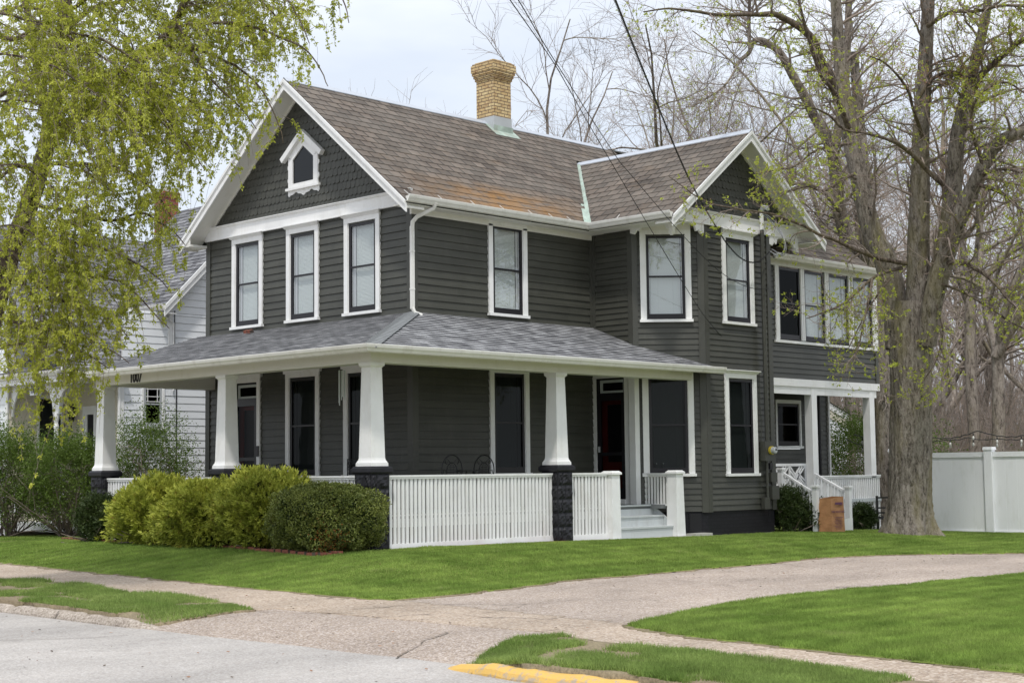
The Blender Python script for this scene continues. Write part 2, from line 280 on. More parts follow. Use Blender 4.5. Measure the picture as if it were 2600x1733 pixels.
# ------------------------------------------------------------------ object helpers
def tag(o, label=None, cat=None, group=None, kind=None):
    if label: o['label'] = label
    if cat: o['category'] = cat
    if group: o['group'] = group
    if kind: o['kind'] = kind
    return o
def thing(name, label, cat, loc=(0, 0, 0), group=None):
    o = bpy.data.objects.new(name, None); COL.objects.link(o); o.location = loc; o.empty_display_size = 0.2
    return tag(o, label, cat, group)
def root_loc(o):
    v = Vector((0, 0, 0))
    while o is not None: v += o.location; o = o.parent
    return v
class MB:
    def __init__(s): s.v = []; s.f = []; s.mi = []; s.uv = []; s.extra = []
    def face(s, pts, mi=0, uv=None):
        b = len(s.v); s.v.extend([tuple(p) for p in pts]); s.f.append(tuple(range(b, b + len(pts)))); s.mi.append(mi)
        s.uv.append(uv if uv else None)
    def box(s, x0, x1, y0, y1, z0, z1, mi=0):
        s.fbox(WORLD, x0, x1, y0, y1, z0, z1, mi)
    def fbox(s, F, u0, u1, n0, n1, z0, z1, mi=0):
        if u0 > u1: u0, u1 = u1, u0
        if n0 > n1: n0, n1 = n1, n0
        c = [F(u, n, z) for z in (z0, z1) for n in (n0, n1) for u in (u0, u1)]
        W, D, H = u1 - u0, n1 - n0, z1 - z0
        for idx, (a, b, e, g) in (((0, 1, 3, 2), (u0, n0, u1, n1)), ((4, 6, 7, 5), (u0, n0, u1, n1)), ((0, 4, 5, 1), (u0, z0, u1, z1)), ((2, 3, 7, 6), (u0, z0, u1, z1)), ((0, 2, 6, 4), (n0, z0, n1, z1)), ((1, 5, 7, 3), (n0, z0, n1, z1))):
            co = [(u0, n0, z0), (u1, n0, z0), (u0, n1, z0), (u1, n1, z0), (u0, n0, z1), (u1, n0, z1), (u0, n1, z1), (u1, n1, z1)]
            k = idx
            if k in ((0, 1, 3, 2), (4, 6, 7, 5)): uv = [(co[i][0], co[i][1]) for i in k]
            elif k in ((0, 4, 5, 1), (2, 3, 7, 6)): uv = [(co[i][0], co[i][2]) for i in k]
            else: uv = [(co[i][1], co[i][2]) for i in k]
            s.face([c[i] for i in k], mi, uv)
    def taper(s, F, u, n, z0, z1, a0, a1, mi=0):
        """square frustum, half sizes a0 bottom and a1 top"""
        b = [F(u + i * a0, n + j * a0, z0) for i, j in ((-1, -1), (1, -1), (1, 1), (-1, 1))]
        t = [F(u + i * a1, n + j * a1, z1) for i, j in ((-1, -1), (1, -1), (1, 1), (-1, 1))]
        s.face(b[::-1], mi); s.face(t, mi)
        for i in range(4): s.face([b[i], b[(i + 1) % 4], t[(i + 1) % 4], t[i]], mi)
    def prism(s, F, poly, n0, n1, mi=0):
        """poly [(u,z)] extruded along n"""
        a = [F(u, n0, z) for u, z in poly]; b = [F(u, n1, z) for u, z in poly]
        s.face(a, mi, [tuple(p) for p in poly]); s.face(b[::-1], mi, [tuple(p) for p in poly][::-1])
        k = len(poly)
        for i in range(k):
            j = (i + 1) % k; s.face([a[j], a[i], b[i], b[j]], mi)
    def sweep(s, prof, path, updir=Vector((0, 0, 1)), mi=0, closed=False):
        """prof [(out, z)]; path: list of (point, outward vector)"""
        rings = [[Vector(p) + Vector(o) * a + updir * b for a, b in prof] for p, o in path]
        k = len(prof)
        for r0, r1 in zip(rings[:-1], rings[1:]):
            for i in range(k):
                j = (i + 1) % k; s.face([r0[i], r1[i], r1[j], r0[j]], mi)
        s.face(rings[0], mi); s.face(rings[-1][::-1], mi)
    def tube(s, pts, r, sides=6, mi=0, cap=True):
        pts = [Vector(p) for p in pts]; rs = r if hasattr(r, '__len__') else [r] * len(pts)
        prev = None; rings = []
        for i, p in enumerate(pts):
            d = (pts[min(i + 1, len(pts) - 1)] - pts[max(i - 1, 0)]).normalized()
            if prev is None:
                a = d.orthogonal().normalized()
            else:
                a = (prev - d * prev.dot(d)).normalized()
            prev = a; b = d.cross(a)
            rings.append([p + (a * math.cos(2 * PI * k / sides) + b * math.sin(2 * PI * k / sides)) * rs[i] for k in range(sides)])
        b0 = len(s.v)
        for rg in rings: s.v.extend([tuple(q) for q in rg])
        for i in range(len(rings) - 1):
            for k in range(sides):
                k2 = (k + 1) % sides
                s.f.append((b0 + i * sides + k, b0 + i * sides + k2, b0 + (i + 1) * sides + k2, b0 + (i + 1) * sides + k)); s.mi.append(mi); s.uv.append(None)
        if cap:
            s.f.append(tuple(b0 + k for k in range(sides))[::-1]); s.mi.append(mi); s.uv.append(None)
            e = b0 + (len(rings) - 1) * sides; s.f.append(tuple(e + k for k in range(sides))); s.mi.append(mi); s.uv.append(None)
    def build(s, name, mats, parent=None, smooth=False, label=None, bevel=0):
        if isinstance(mats, str): mats = [mats]
        me = bpy.data.meshes.new(name); L = root_loc(parent)
        v = np.array(s.v, dtype=np.float64) - np.array(L) if len(s.v) else np.zeros((0, 3))
        me.from_pydata(v.tolist(), [], s.f); me.update()
        for mm in mats: me.materials.append(MT[mm])
        me.polygons.foreach_set('material_index', s.mi)
        if any(u for u in s.uv):
            ul = me.uv_layers.new(name='UVMap'); d = []
            for f, u in zip(s.f, s.uv): d.extend(u if u else [(0.0, 0.0)] * len(f))
            ul.data.foreach_set('uv', np.array(d, dtype=np.float32).ravel())
        if smooth: me.polygons.foreach_set('use_smooth', [True] * len(s.f))
        o = bpy.data.objects.new(name, me); COL.objects.link(o); o.parent = parent
        if label: o['label'] = label
        if bevel:
            md = o.modifiers.new('b', 'BEVEL'); md.width = bevel; md.segments = 2; md.limit_method = 'ANGLE'
        return o
def raw_mesh(name, verts, faces, mats, parent=None, smooth=False, mi=None, uv=None):
    """verts (n,3), faces (k,3|4) numpy"""
    me = bpy.data.meshes.new(name); L = np.array(root_loc(parent))
    verts = np.asarray(verts, dtype=np.float32) - L.astype(np.float32); faces = np.asarray(faces, dtype=np.int32)
    me.vertices.add(len(verts)); me.vertices.foreach_set('co', verts.ravel())
    k = faces.shape[1]; me.loops.add(faces.size); me.loops.foreach_set('vertex_index', faces.ravel())
    me.polygons.add(len(faces)); me.polygons.foreach_set('loop_start', np.arange(0, faces.size, k, dtype=np.int32)); me.polygons.foreach_set('loop_total', np.full(len(faces), k, dtype=np.int32))
    if smooth: me.polygons.foreach_set('use_smooth', np.ones(len(faces), dtype=bool))
    for mm in ([mats] if isinstance(mats, str) else mats): me.materials.append(MT[mm])
    if mi is not None: me.polygons.foreach_set('material_index', np.asarray(mi, dtype=np.int32))
    me.update(calc_edges=True)
    o = bpy.data.objects.new(name, me); COL.objects.link(o); o.parent = parent
    return o
WORLD = lambda u, n, z: (u, n, z)
def frame(ox, oy, ux, uy, nx, ny):
    return lambda u, n, z: (ox + u * ux + n * nx, oy + u * uy + n * ny, z)
def copy_tree(o, parent=None, loc=None, rz=None, sc=None, label=None):
    c = o.copy(); COL.objects.link(c); c.parent = parent
    if loc is not None: c.location = loc
    if rz is not None: c.rotation_euler = (0, 0, rz)
    if sc is not None: c.scale = (sc, sc, sc)
    if label: c['label'] = label
    for ch in list(o.children): copy_tree(ch, c)
    return c
# ================================================================== THE GREY HOUSE
house = thing('house', 'charcoal grey two storey clapboard house with white trim and wraparound porch', 'house', (6, 4, 0))
KX, WY, MY = 2.76, 2.03, 5.265
F_FRONT = lambda u, n, z: (KX - n, u, z)
F_SIDE = lambda u, n, z: (u, WY - n, z)
F_REC = lambda u, n, z: (7.8 - n, u, z)
S2 = math.sqrt(0.5)
F_CH = frame(7.8, 0.95, S2, -S2, -S2, -S2)
F_WING = lambda u, n, z: (u, -0.07 - n, z)
F_SUN = lambda u, n, z: (u, 0.40 - n, z)

def siding(mb, F, u0, u1, z0, z1, openings=(), ex=0.143, hi=None, mi=0, lap=0.024):
    """lap boards; hi(z) -> (ua, ub) limits a row (gables)"""
    z = z0; r = 0
    while z < z1 - 1e-4:
        zt = min(z + ex, z1); zc = (z + zt) / 2
        a, b = (u0, u1) if hi is None else hi(zc)
        iv = [(a, b)] if b > a else []
        for (oa, ob, oz0, oz1) in openings:
            if oz0 < zc < oz1:
                nv = []
                for p, q in iv:
                    if ob <= p or oa >= q: nv.append((p, q)); continue
                    if oa > p: nv.append((p, oa))
                    if ob < q: nv.append((ob, q))
                iv = nv
        for p, q in iv:
            # long boards butt at random joints
            cuts = [p]
            x = p + random.uniform(1.5, 3.5)
            while x < q - 0.6: cuts.append(x); x += random.uniform(2.2, 3.6)
            cuts.append(q)
            for c0, c1 in zip(cuts[:-1], cuts[1:]):
                j = random.uniform(-0.0015, 0.0015); jb = random.uniform(-0.002, 0.002)
                A, B = F(c0, lap + j, z + jb), F(c1, lap + j, z - jb); C, D = F(c1, 0.004, zt), F(c0, 0.004, zt)
                mb.face([A, B, C, D], mi, [(c0, z), (c1, z), (c1, zt), (c0, zt)])
                mb.face([F(c0, 0.0, z + jb), F(c1, 0.0, z - jb), B, A], mi, [(c0, z), (c1, z), (c1, z), (c0, z)])
        z += ex; r += 1

def interior(mb, F, u0, u1, z0, z1, d=0.6, mi=0, n0=-0.01):  # closed box behind an opening, coloured for an unlit room
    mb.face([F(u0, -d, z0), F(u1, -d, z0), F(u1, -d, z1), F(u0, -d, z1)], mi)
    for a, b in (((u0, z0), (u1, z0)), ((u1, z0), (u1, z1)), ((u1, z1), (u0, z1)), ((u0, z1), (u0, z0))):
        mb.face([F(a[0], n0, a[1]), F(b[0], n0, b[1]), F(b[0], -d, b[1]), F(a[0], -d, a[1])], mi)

def crown(mb, F, u0, u1, z0, z1, n0, n1, mi=0):
    """flaring cap moulding"""
    zs = [(n0, z0), (n0 + 0.02, z0 + 0.01), (n0 + (n1 - n0) * 0.55, z0 + (z1 - z0) * 0.45), (n1, z0 + (z1 - z0) * 0.75), (n1, z1), (0.0, z1), (0.0, z0)]
    def ring(u, s): return [F(u + s * a, a, z) for a, z in zs]
    A = ring(u0, -1.0 if False else 0), ring(u1, 0)
    r0 = [F(u0 - max(0, n - n0), n, z) for n, z in zs]; r1 = [F(u1 + max(0, n - n0), n, z) for n, z in zs]
    k = len(zs)
    for i in range(k):
        j = (i + 1) % k; mb.face([r0[i], r1[i], r1[j], r0[j]], mi)
    mb.face(r0[::-1], mi); mb.face(r1, mi)

def window(F, u0, u1, z0, z1, root=None, top='crown', glass='glass', blind=(0.0, 1.0), casing=0.125, sill=True, double=True, name='window', label=None, jamb=1, sash_mat='black', case_mat='white', side=0.0, inner='void'):
    root = root or house
    mb = MB(); c = casing; e = 0.012
    mb.fbox(F, u0 - c, u0 - e, 0.0, 0.05, z0 - 0.01, z1 + 0.015); mb.fbox(F, u1 + e, u1 + c, 0.0, 0.05, z0 - 0.01, z1 + 0.015)
    # returns between the casing and the sash
    mb.fbox(F, u0 - e, u0, -0.06, 0.03, z0, z1); mb.fbox(F, u1, u1 + e, -0.06, 0.03, z0, z1)
    if top == 'crown':
        mb.fbox(F, u0 - c, u1 + c, 0.0, 0.052, z1 + 0.015, z1 + 0.115); crown(mb, F, u0 - c, u1 + c, z1 + 0.115, z1 + 0.185, 0.055, 0.125)
    elif top == 'plain': mb.fbox(F, u0 - c, u1 + c, 0.0, 0.052, z1 + 0.015, z1 + 0.10)
    elif top == 'high': # runs up to the porch ceiling with stepped ears
        mb.fbox(F, u0 - c, u1 + c, 0.0, 0.052, z1 + 0.015, z1 + 0.10); mb.fbox(F, u0 - c - 0.05, u1 + c + 0.05, 0.0, 0.07, z1 + 0.10, z1 + 0.185)
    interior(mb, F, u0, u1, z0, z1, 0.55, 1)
    w = mb.build(name, [case_mat, inner], root, label=label)
    if sill:
        s = MB(); s.fbox(F, u0 - c - 0.025, u1 + c + 0.025, 0.0, 0.085, z0 - 0.065, z0 - 0.01); s.build('sill', case_mat, w, bevel=0.004)
    s = MB(); st = 0.056; zm = (z0 + z1) / 2 + 0.01
    s.fbox(F, u0, u0 + st, -0.005, 0.022, z0, z1); s.fbox(F, u1 - st, u1, -0.005, 0.022, z0, z1)
    s.fbox(F, u0 + st, u1 - st, -0.005, 0.020, z1 - 0.058, z1); s.fbox(F, u0 + st, u1 - st, -0.005, 0.020, z0, z0 + 0.105)
    if double: s.fbox(F, u0 + st, u1 - st, -0.012, 0.016, zm - 0.018, zm + 0.018)
    # little screen clips that stick up above the head rail
    s.fbox(F, u0 + 0.004, u0 + 0.022, 0.0, 0.03, z1, z1 + 0.03); s.fbox(F, u1 - 0.022, u1 - 0.004, 0.0, 0.03, z1, z1 + 0.03)
    s.build('sash', sash_mat, w)
    if jamb:
        s = MB(); s.fbox(F, u0 + st, u0 + st + 0.02, -0.03, -0.014, z0 + 0.085, z1 - 0.05); s.fbox(F, u1 - st - 0.02, u1 - st, -0.03, -0.014, z0 + 0.085, z1 - 0.05)
        s.fbox(F, u0 + st + 0.02, u1 - st - 0.02, -0.029, -0.015, z0 + 0.085, z0 + 0.105)
        # worn pale jamb seen behind the storm window
        if side > 0: s.fbox(F, u1 - st - 0.02 - side, u1 - st - 0.02, -0.05, -0.035, z0 + 0.1, z1 - 0.05)
        if side < 0: s.fbox(F, u0 + st + 0.02, u0 + st + 0.02 - side, -0.05, -0.035, z0 + 0.1, z1 - 0.05)
        s.build('inner_frame', 'metal' if glass == 'glass' else 'metal', w)
    g = MB(); g.face([F(u0 + st, -0.002, z0 + 0.08), F(u1 - st, -0.002, z0 + 0.08), F(u1 - st, -0.002, z1 - 0.05), F(u0 + st, -0.002, z1 - 0.05)]); g.build('pane', glass, w)
    if blind:
        b = MB(); a0, a1 = blind; h = z1 - z0; z = z0 + h * a0 + 0.01; top_ = z0 + h * a1
        ua, ub = u0 + st + (0.03 if side <= 0 else 0.0) + (-side if side < 0 else 0), u1 - st - (0.03 if side >= 0 else 0.0) - (side if side > 0 else 0)
        while z < top_ - 0.03:
            b.face([F(ua, -0.050, z), F(ub, -0.050, z), F(ub, -0.060, z + 0.0262), F(ua, -0.060, z + 0.0262)]); z += 0.0255
        for q in (0.25, 0.75):
            uu = ua + (ub - ua) * q; b.fbox(F, uu - 0.002, uu + 0.002, -0.049, -0.047, z0 + h * a0, top_ - 0.03)
        b.build('blind', 'blind', w)
    return w

# ---- openings (sash bounds)
UPF = [(6.67, 7.47), (4.85, 5.62), (3.02, 3.81)]; ZU = (4.33, 6.04)
def op(u, z, m=0.03): return (u[0] - m, u[1] + m, z[0] - m, z[1] + m)
lowf = [(4.83, 5.64), (3.03, 3.84)]; ZL = (1.24, 3.15)
w = MB(); siding(w, F_FRONT, WY + 0.10, 8.50 - 0.10, 0.45, 6.24, [op(u, ZU) for u in UPF] + [op(u, ZL) for u in lowf] + [(6.70, 7.53, 0.5, 3.17)]); w.build('wall', 'siding', house)
w = MB(); siding(w, F_SIDE, KX + 0.10, 7.8, 0.45, 6.14, [op((4.85, 5.68), ZU), op((4.85, 5.69), ZL)]); w.build('wall', 'siding', house)
w = MB(); siding(w, F_REC, 0.95, WY, 0.45, 6.14, [(1.15, 1.96, 0.5, 3.17)], ex=0.118); w.build('wall', 'siding', house)
CHW = (0.283, 1.068)
w = MB(); siding(w, F_CH, 0.05, 1.392, 0.42, 6.16, [op(CHW, (4.30, 6.01)), op(CHW, (1.19, 3.11))], ex=0.116); w.build('wall', 'siding', house)
w = MB(); siding(w, F_WING, 8.90, 11.03, 0.42, 6.22, [op((9.56, 10.40), (4.30, 6.02)), op((9.56, 10.40), (1.18, 3.11))], ex=0.116); w.build('wall', 'siding', house)
# plain walls round the back
w = MB(); w.box(2.82, 15.6, 8.44, 8.50, 0, 6.2); w.build('wall', 'siding', house)
w = MB(); w.box(11.07, 11.13, -0.05, 2.0, 0, 6.2)
w.face([(11.13, -0.07, 0.1), (12.15, 0.95, 0.1), (12.15, 0.95, 6.2), (11.13, -0.07, 6.2)]); w.build('wall', 'siding', house)
# corner boards
cb = MB(); t = 0.036
def flush():
    global cb
    cb.build('corner_board', 'siding_trim', house); cb = MB()
def post(x, y, z0=0.40, z1=6.2, a=0.11):
    cb.box(x - t, x + a, y - t, y + 0.0, z0, z1); cb.box(x - t, x, y, y + a, z0, z1)
post(KX, WY, 0.5, 6.22); flush(); cb.box(KX - t, KX, 8.39, 8.5 + t, 0.5, 6.24); cb.box(KX, KX + 0.1, 8.5, 8.5 + t, 0.5, 6.24); flush()
cb.box(7.8 - 0.10, 7.8 - t, WY - t, WY, 3.9, 6.15); cb.box(7.8 - t, 7.8, WY - 0.10, WY, 0.5, 6.15); flush()
def cpost(x, y, z0, z1, d1, d2, w=0.10, tt=0.036):
    """post at an obtuse corner; d1, d2 run along both walls"""
    for d, s in ((d1, 1), (d2, 1)):
        d = Vector(d).normalized(); nrm = Vector((d.y, -d.x)) if s else None
        if nrm.dot(Vector((-1, -1))) < 0: nrm = -nrm
        G = lambda u, n, z, d=d, nrm=nrm: (x + d.x * u + nrm.x * n, y + d.y * u + nrm.y * n, z)
        cb.fbox(G, -0.012, w, 0.0, tt, z0, z1)
cpost(7.8, 0.95, 3.5, 6.18, (0, 1), (1, -1)); flush(); cpost(8.82, -0.07, 0.40, 6.2, (-1, 1), (1, 0), 0.12); flush()
cb.box(11.13 - 0.11, 11.13 + t, -0.07 - t, -0.07, 0.40, 6.2); cb.box(11.13, 11.13 + t, -0.07, 0.06, 0.40, 6.2)
cb.build('corner_board', 'siding_trim', house)
# foundation
fd = MB()
for F, a, b, z1 in ((F_CH, 0.0, 1.442, 0.42), (F_WING, 8.82, 11.13, 0.42)): fd.fbox(F, a, b, -0.2, -0.005 if F is F_CH else -0.008, -0.4, z1)
fd.box(KX + 0.02, 7.8, WY + 0.02, WY + 0.3, -0.3, 0.5); fd.box(KX + 0.02, KX + 0.3, WY + 0.05, 8.45, -0.3, 0.5); fd.box(7.82, 8.0, 0.95, WY, -0.3, 0.5); fd.box(10.9, 11.12, -0.05, 2.0, -0.4, 0.42)
fd.build('foundation', 'black_brick', house)
bw = MB(); bw.fbox(F_CH, 1.06, 1.30, 0.0, 0.02, -0.02, 0.38); bw.build('basement_window', 'black', house)

# ---- windows
for i, u in enumerate(UPF): window(F_FRONT, u[0], u[1], *ZU, side=-0.05 if False else 0.06)
window(F_SIDE, 4.85, 5.68, *ZU, side=0.05)
window(F_CH, CHW[0], CHW[1], 4.30, 6.01, top='plain')
window(F_WING, 9.56, 10.40, 4.30, 6.02, side=0.05)
for u in lowf: window(F_FRONT, u[0], u[1], *ZL, top='high', glass='glass_dark', side=0.05)
window(F_SIDE, 4.85, 5.69, *ZL, top='high', glass='glass_dark', side=0.06)
wl = window(F_CH, CHW[0], CHW[1], 1.19, 3.11, top='plain', glass='glass_dark')
lp = MB()
for k, (r0, r1, za, zb) in enumerate([(0.11, 0.15, 2.10, 1.82)]):
    pass
window(F_WING, 9.56, 10.40, 1.18, 3.11, glass='glass_dark', side=0.06)

# ---- doors
def door(F, u0, u1, z0, zd, zt, label):
    mb = MB(); c = 0.11
    mb.fbox(F, u0 - c, u0, 0, 0.05, 0.58, zt); mb.fbox(F, u1, u1 + c, 0, 0.05, 0.58, zt); mb.fbox(F, u0 - c, u1 + c, 0, 0.052, zt, zt + 0.10); mb.fbox(F, u0 - c - 0.04, u1 + c + 0.04, 0, 0.07, zt + 0.10, zt + 0.185)
    mb.fbox(F, u0, u1, -0.05, 0.07, 0.58, z0, 0); interior(mb, F, u0, u1, z0, zt, 0.5, 1)
    d = mb.build('door', ['white', 'void'], house, label=label)
    s = MB(); st = 0.10
    s.fbox(F, u0, u0 + st, 0.0, 0.03, z0, zd); s.fbox(F, u1 - st, u1, 0.0, 0.03, z0, zd); s.fbox(F, u0 + st, u1 - st, 0.0, 0.028, zd - 0.12, zd); s.fbox(F, u0 + st, u1 - st, 0.0, 0.028, z0, z0 + 0.22); s.fbox(F, u0 + st, u1 - st, 0.0, 0.02, z0 + 0.88, z0 + 0.95)
    s.fbox(F, u0, u0 + 0.035, 0.0, 0.025, zd, zt); s.fbox(F, u1 - 0.035, u1, 0, 0.025, zd, zt); s.fbox(F, u0, u1, 0.0, 0.0245, zt - 0.035, zt - 0.001); s.fbox(F, u0 + 0.035, u1 - 0.035, 0.0, 0.03, zd, zd + 0.035)
    s.build('screen_door', 'black', d)
    r = MB(); a, b = u0 + 0.05, u1 - 0.05; k = 0.13
    r.fbox(F, a, a + k, -0.12, -0.07, z0, zd - 0.04); r.fbox(F, b - k, b, -0.12, -0.07, z0, zd - 0.04); r.fbox(F, a + k, b - k, -0.12, -0.072, zd - 0.2, zd - 0.04); r.fbox(F, a + k, b - k, -0.12, -0.072, z0, z0 + 0.75); r.fbox(F, a + k + 0.05, b - k - 0.05, -0.08, -0.062, z0 + 0.12, z0 + 0.62)
    r.build('inner_door', 'red_door', d)
    g = MB(); g.fbox(F, a + k, b - k, -0.11, -0.10, z0 + 0.75, zd - 0.2); g.build('door_glass', 'black', d)
    t_ = MB(); t_.fbox(F, u0 + 0.035, u1 - 0.035, -0.06, -0.04, zd + 0.035, zd + 0.085); t_.fbox(F, u0 + 0.035, u1 - 0.035, -0.06, -0.04, zt - 0.09, zt - 0.035); t_.fbox(F, u0 + 0.035, u0 + 0.10, -0.06, -0.04, zd + 0.085, zt - 0.09); t_.fbox(F, u1 - 0.10, u1 - 0.035, -0.06, -0.04, zd + 0.085, zt - 0.09)
    t_.build('transom', 'blind', d)
    g = MB(); g.face([F(u0 + st, 0.012, z0 + 0.22), F(u1 - st, 0.012, z0 + 0.22), F(u1 - st, 0.012, zd - 0.12), F(u0 + st, 0.012, zd - 0.12)]); g.build('pane', 'glass_screen', d)
    h = MB(); h.fbox(F, u1 - 0.075, u1 - 0.05, 0.03, 0.08, z0 + 0.95, z0 + 1.07); h.build('handle', 'metal', d)
    return d
door(F_FRONT, 6.72, 7.51, 0.66, 2.78, 3.14, 'front door behind a black screen door with a transom')
door(F_REC, 1.18, 1.93, 0.68, 2.80, 3.14, 'red side door behind a black screen door above the steps')
b = MB(); b.fbox(F_FRONT, 6.63, 6.69, 0.05, 0.075, 1.62, 1.84); b.build('doorbell', 'black', house, bevel=0.006)

# ---- roofs
def clip(poly, axis, v, keep_less):
    o = []
    for i in range(len(poly)):
        a, b = poly[i], poly[(i + 1) % len(poly)]
        ia = (a[axis] <= v) if keep_less else (a[axis] >= v); ib = (b[axis] <= v) if keep_less else (b[axis] >= v)
        if ia: o.append(a)
        if ia != ib:
            t = (v - a[axis]) / (b[axis] - a[axis]); o.append((a[0] + (b[0] - a[0]) * t, a[1] + (b[1] - a[1]) * t))
    return o
def roof_plane(mb, O, U, V, polys, course, th=0.010, mi=0, uoff=0.0, skirt=0.0):
    """O origin on the eave, U along eave, V unit up the slope; polys in (u, v); courses lap like real roofing"""
    O, U, V = Vector(O), Vector(U).normalized(), Vector(V).normalized(); Nn = U.cross(V); Nn = Nn if Nn.z > 0 else -Nn
    for poly in polys:
        vmax = max(p[1] for p in poly); vmin = min(p[1] for p in poly); k = math.floor(vmin / course)
        while k * course < vmax - 1e-5:
            v0, v1 = k * course, (k + 1) * course
            q = clip(clip(poly, 1, v1, True), 1, v0, False)
            if len(q) >= 3:
                pt = lambda p: O + U * p[0] + V * p[1] + Nn * (th * (1 - (p[1] - v0) / course) + 0.002)
                mb.face([pt(p) for p in q], mi, [(p[0] + uoff, p[1]) for p in q])
                low = sorted([p for p in q if abs(p[1] - v0) < 1e-5])
                if len(low) >= 2:
                    a, c = low[0], low[-1]
                    mb.face([O + U * a[0] + V * a[1], O + U * c[0] + V * c[1], pt(c), pt(a)], mi, [(a[0] + uoff, a[1] + 0.0005)] * 2 + [(c[0] + uoff, c[1] + 0.0005)] * 2)
            k += 1
PM = 0.807; LM = math.hypot(1, PM); VM = Vector((0, 1, PM)).normalized()
RX = 2.28; EY = 1.66; EZ = 6.18
roof = MB()
def sv(y): return (y - EY) * LM
A = [(RX, 0), (7.28, 0), (9.97, sv(4.35)), (9.97, sv(MY)), (RX, sv(MY))]
B = [(9.97, sv(4.35)), (12.3, sv(4.35)), (12.3, sv(MY)), (9.97, sv(MY))]
roof_plane(roof, (0, EY, EZ), (1, 0, 0), VM, [A, B], 0.2299, uoff=0.0)
roof_plane(roof, (0, 8.87, EZ), (1, 0, 0), Vector((0, -1, PM)), [[(RX, 0), (15.9, 0), (15.9, sv(MY)), (RX, sv(MY))]], 0.2299)
# wing
PW = 0.767; LW = math.hypot(1, PW); WX = 7.28; WZ = 6.20; WC = 9.97; wy0 = -0.53
wv = (WC - WX) * LW
roof_plane(roof, (WX, 0, WZ), (0, 1, 0), Vector((1, 0, PW)), [[(wy0, 0), (EY, 0), (4.35, wv), (wy0, wv)]], 0.2299, uoff=9.0)
roof_plane(roof, (2 * WC - WX, 0, WZ), (0, 1, 0), Vector((-1, 0, PW)), [[(wy0, 0), (EY, 0), (4.35, wv), (wy0, wv)]], 0.2299, uoff=12.0)
# roof over the rear sleeping porch
RP = 0.83; LR = math.hypot(1, RP)
roof_plane(roof, (0, 0.14, 5.90), (1, 0, 0), Vector((0, 1, RP)), [[(11.3, 0), (15.75, 0), (15.75, 2.9 * LR), (13.0, 2.9 * LR), (11.3, 1.0 * LR)]], 0.2299, uoff=5.0)
roof_o = roof.build('roof', 'old_slate', house, label='weathered brown grey shingle roof with rust coloured lichen')
und = MB()   # roof deck boards under the shingles
def slab(mb, pts, d=0.04, mi=0):
    pts = [Vector(p) for p in pts]; nn = (pts[1] - pts[0]).cross(pts[2] - pts[0]).normalized(); nn = nn if nn.z > 0 else -nn
    a = [p - nn * 0.002 for p in pts]; b = [p - nn * d for p in pts]; mb.face(a, mi); mb.face(b[::-1], mi)
    for i in range(len(a)):
        j = (i + 1) % len(a); mb.face([a[i], a[j], b[j], b[i]], mi)
ZR = EZ + (MY - EY) * PM
slab(und, [(RX, EY, EZ), (7.28, EY, EZ), (9.97, 4.35, EZ + (4.35 - EY) * PM), (9.97, MY, ZR), (RX, MY, ZR)]); slab(und, [(RX, 8.87, EZ), (15.9, 8.87, EZ), (15.9, MY, ZR), (RX, MY, ZR)])
slab(und, [(WX, wy0, WZ), (WX, EY, WZ), (WC, 4.35, WZ + (WC - WX) * PW), (WC, wy0, WZ + (WC - WX) * PW)]); slab(und, [(2 * WC - WX, wy0, WZ), (2 * WC - WX, EY, WZ), (WC, 4.35, WZ + (WC - WX) * PW), (WC, wy0, WZ + (WC - WX) * PW)])
slab(und, [(11.3, 0.14, 5.90), (15.75, 0.14, 5.90), (15.75, 3.04, 5.90 + 2.9 * RP), (13.0, 3.04, 5.90 + 2.9 * RP), (11.3, 1.14, 5.90 + 1.0 * RP)])
und.build('roof_edge', 'siding_trim', roof_o)
# ridge caps
rc = MB(); zr = ZR + 0.01; capp = [(-0.10, -0.075), (0.0, 0.012), (0.10, -0.075), (0.10, -0.06), (0.0, 0.03), (-0.10, -0.06)]
for x in np.arange(RX, 12.0, 1.22):
    rc.sweep(capp, [((x, MY, zr), (0, 1, 0)), ((min(x + 1.225, 12.2), MY, zr + 0.003), (0, 1, 0))])
wz = WZ + (WC - WX) * PW + 0.01
rc.build('ridge_cap', 'ridge_metal', roof_o); rc = MB()
for y in np.arange(wy0 - 0.01, 4.0, 1.22):
    rc.sweep(capp, [((WC, y, wz), (1, 0, 0)), ((WC, min(y + 1.225, 4.3), wz + 0.003), (1, 0, 0))])
rc.build('ridge_cap', 'ridge_metal', roof_o)
# copper valley
va, vb = Vector((7.30, EY + 0.02, EZ + 0.02)), Vector((WC - 0.02, 4.33, wz - 0.02)); vl = MB(); side = (vb - va).normalized().cross(Vector((0, 0, 1))).normalized()
for s in (-1, 1):
    steps = 14
    for i in range(steps):
        p, q = va.lerp(vb, i / steps), va.lerp(vb, (i + 1) / steps); j1 = 0.075 + random.uniform(-0.006, 0.006)
        up = Vector((0, 0, 0.028)); vl.face([p + up, q + up, q + side * s * j1 + up * 2.6, p + side * s * j1 + up * 2.6])
vl.build('valley_flashing', 'copper', roof_o)
# little snow guards along the eave
sg = MB()
for x in (2.5, 3.35, 4.2, 5.0, 5.8, 6.4, 6.95):
    sg.tube([(x, EY - 0.02, EZ + 0.03), (x - 0.01, EY + 0.28, EZ + 0.03 + 0.27 * PM)], 0.006, 4)
sg.tube([(7.3, 1.0, WZ + 0.03), (7.52, 1.02, WZ + 0.22)], 0.006, 4)
sg.build('gutter_strap', 'gutter', roof_o)

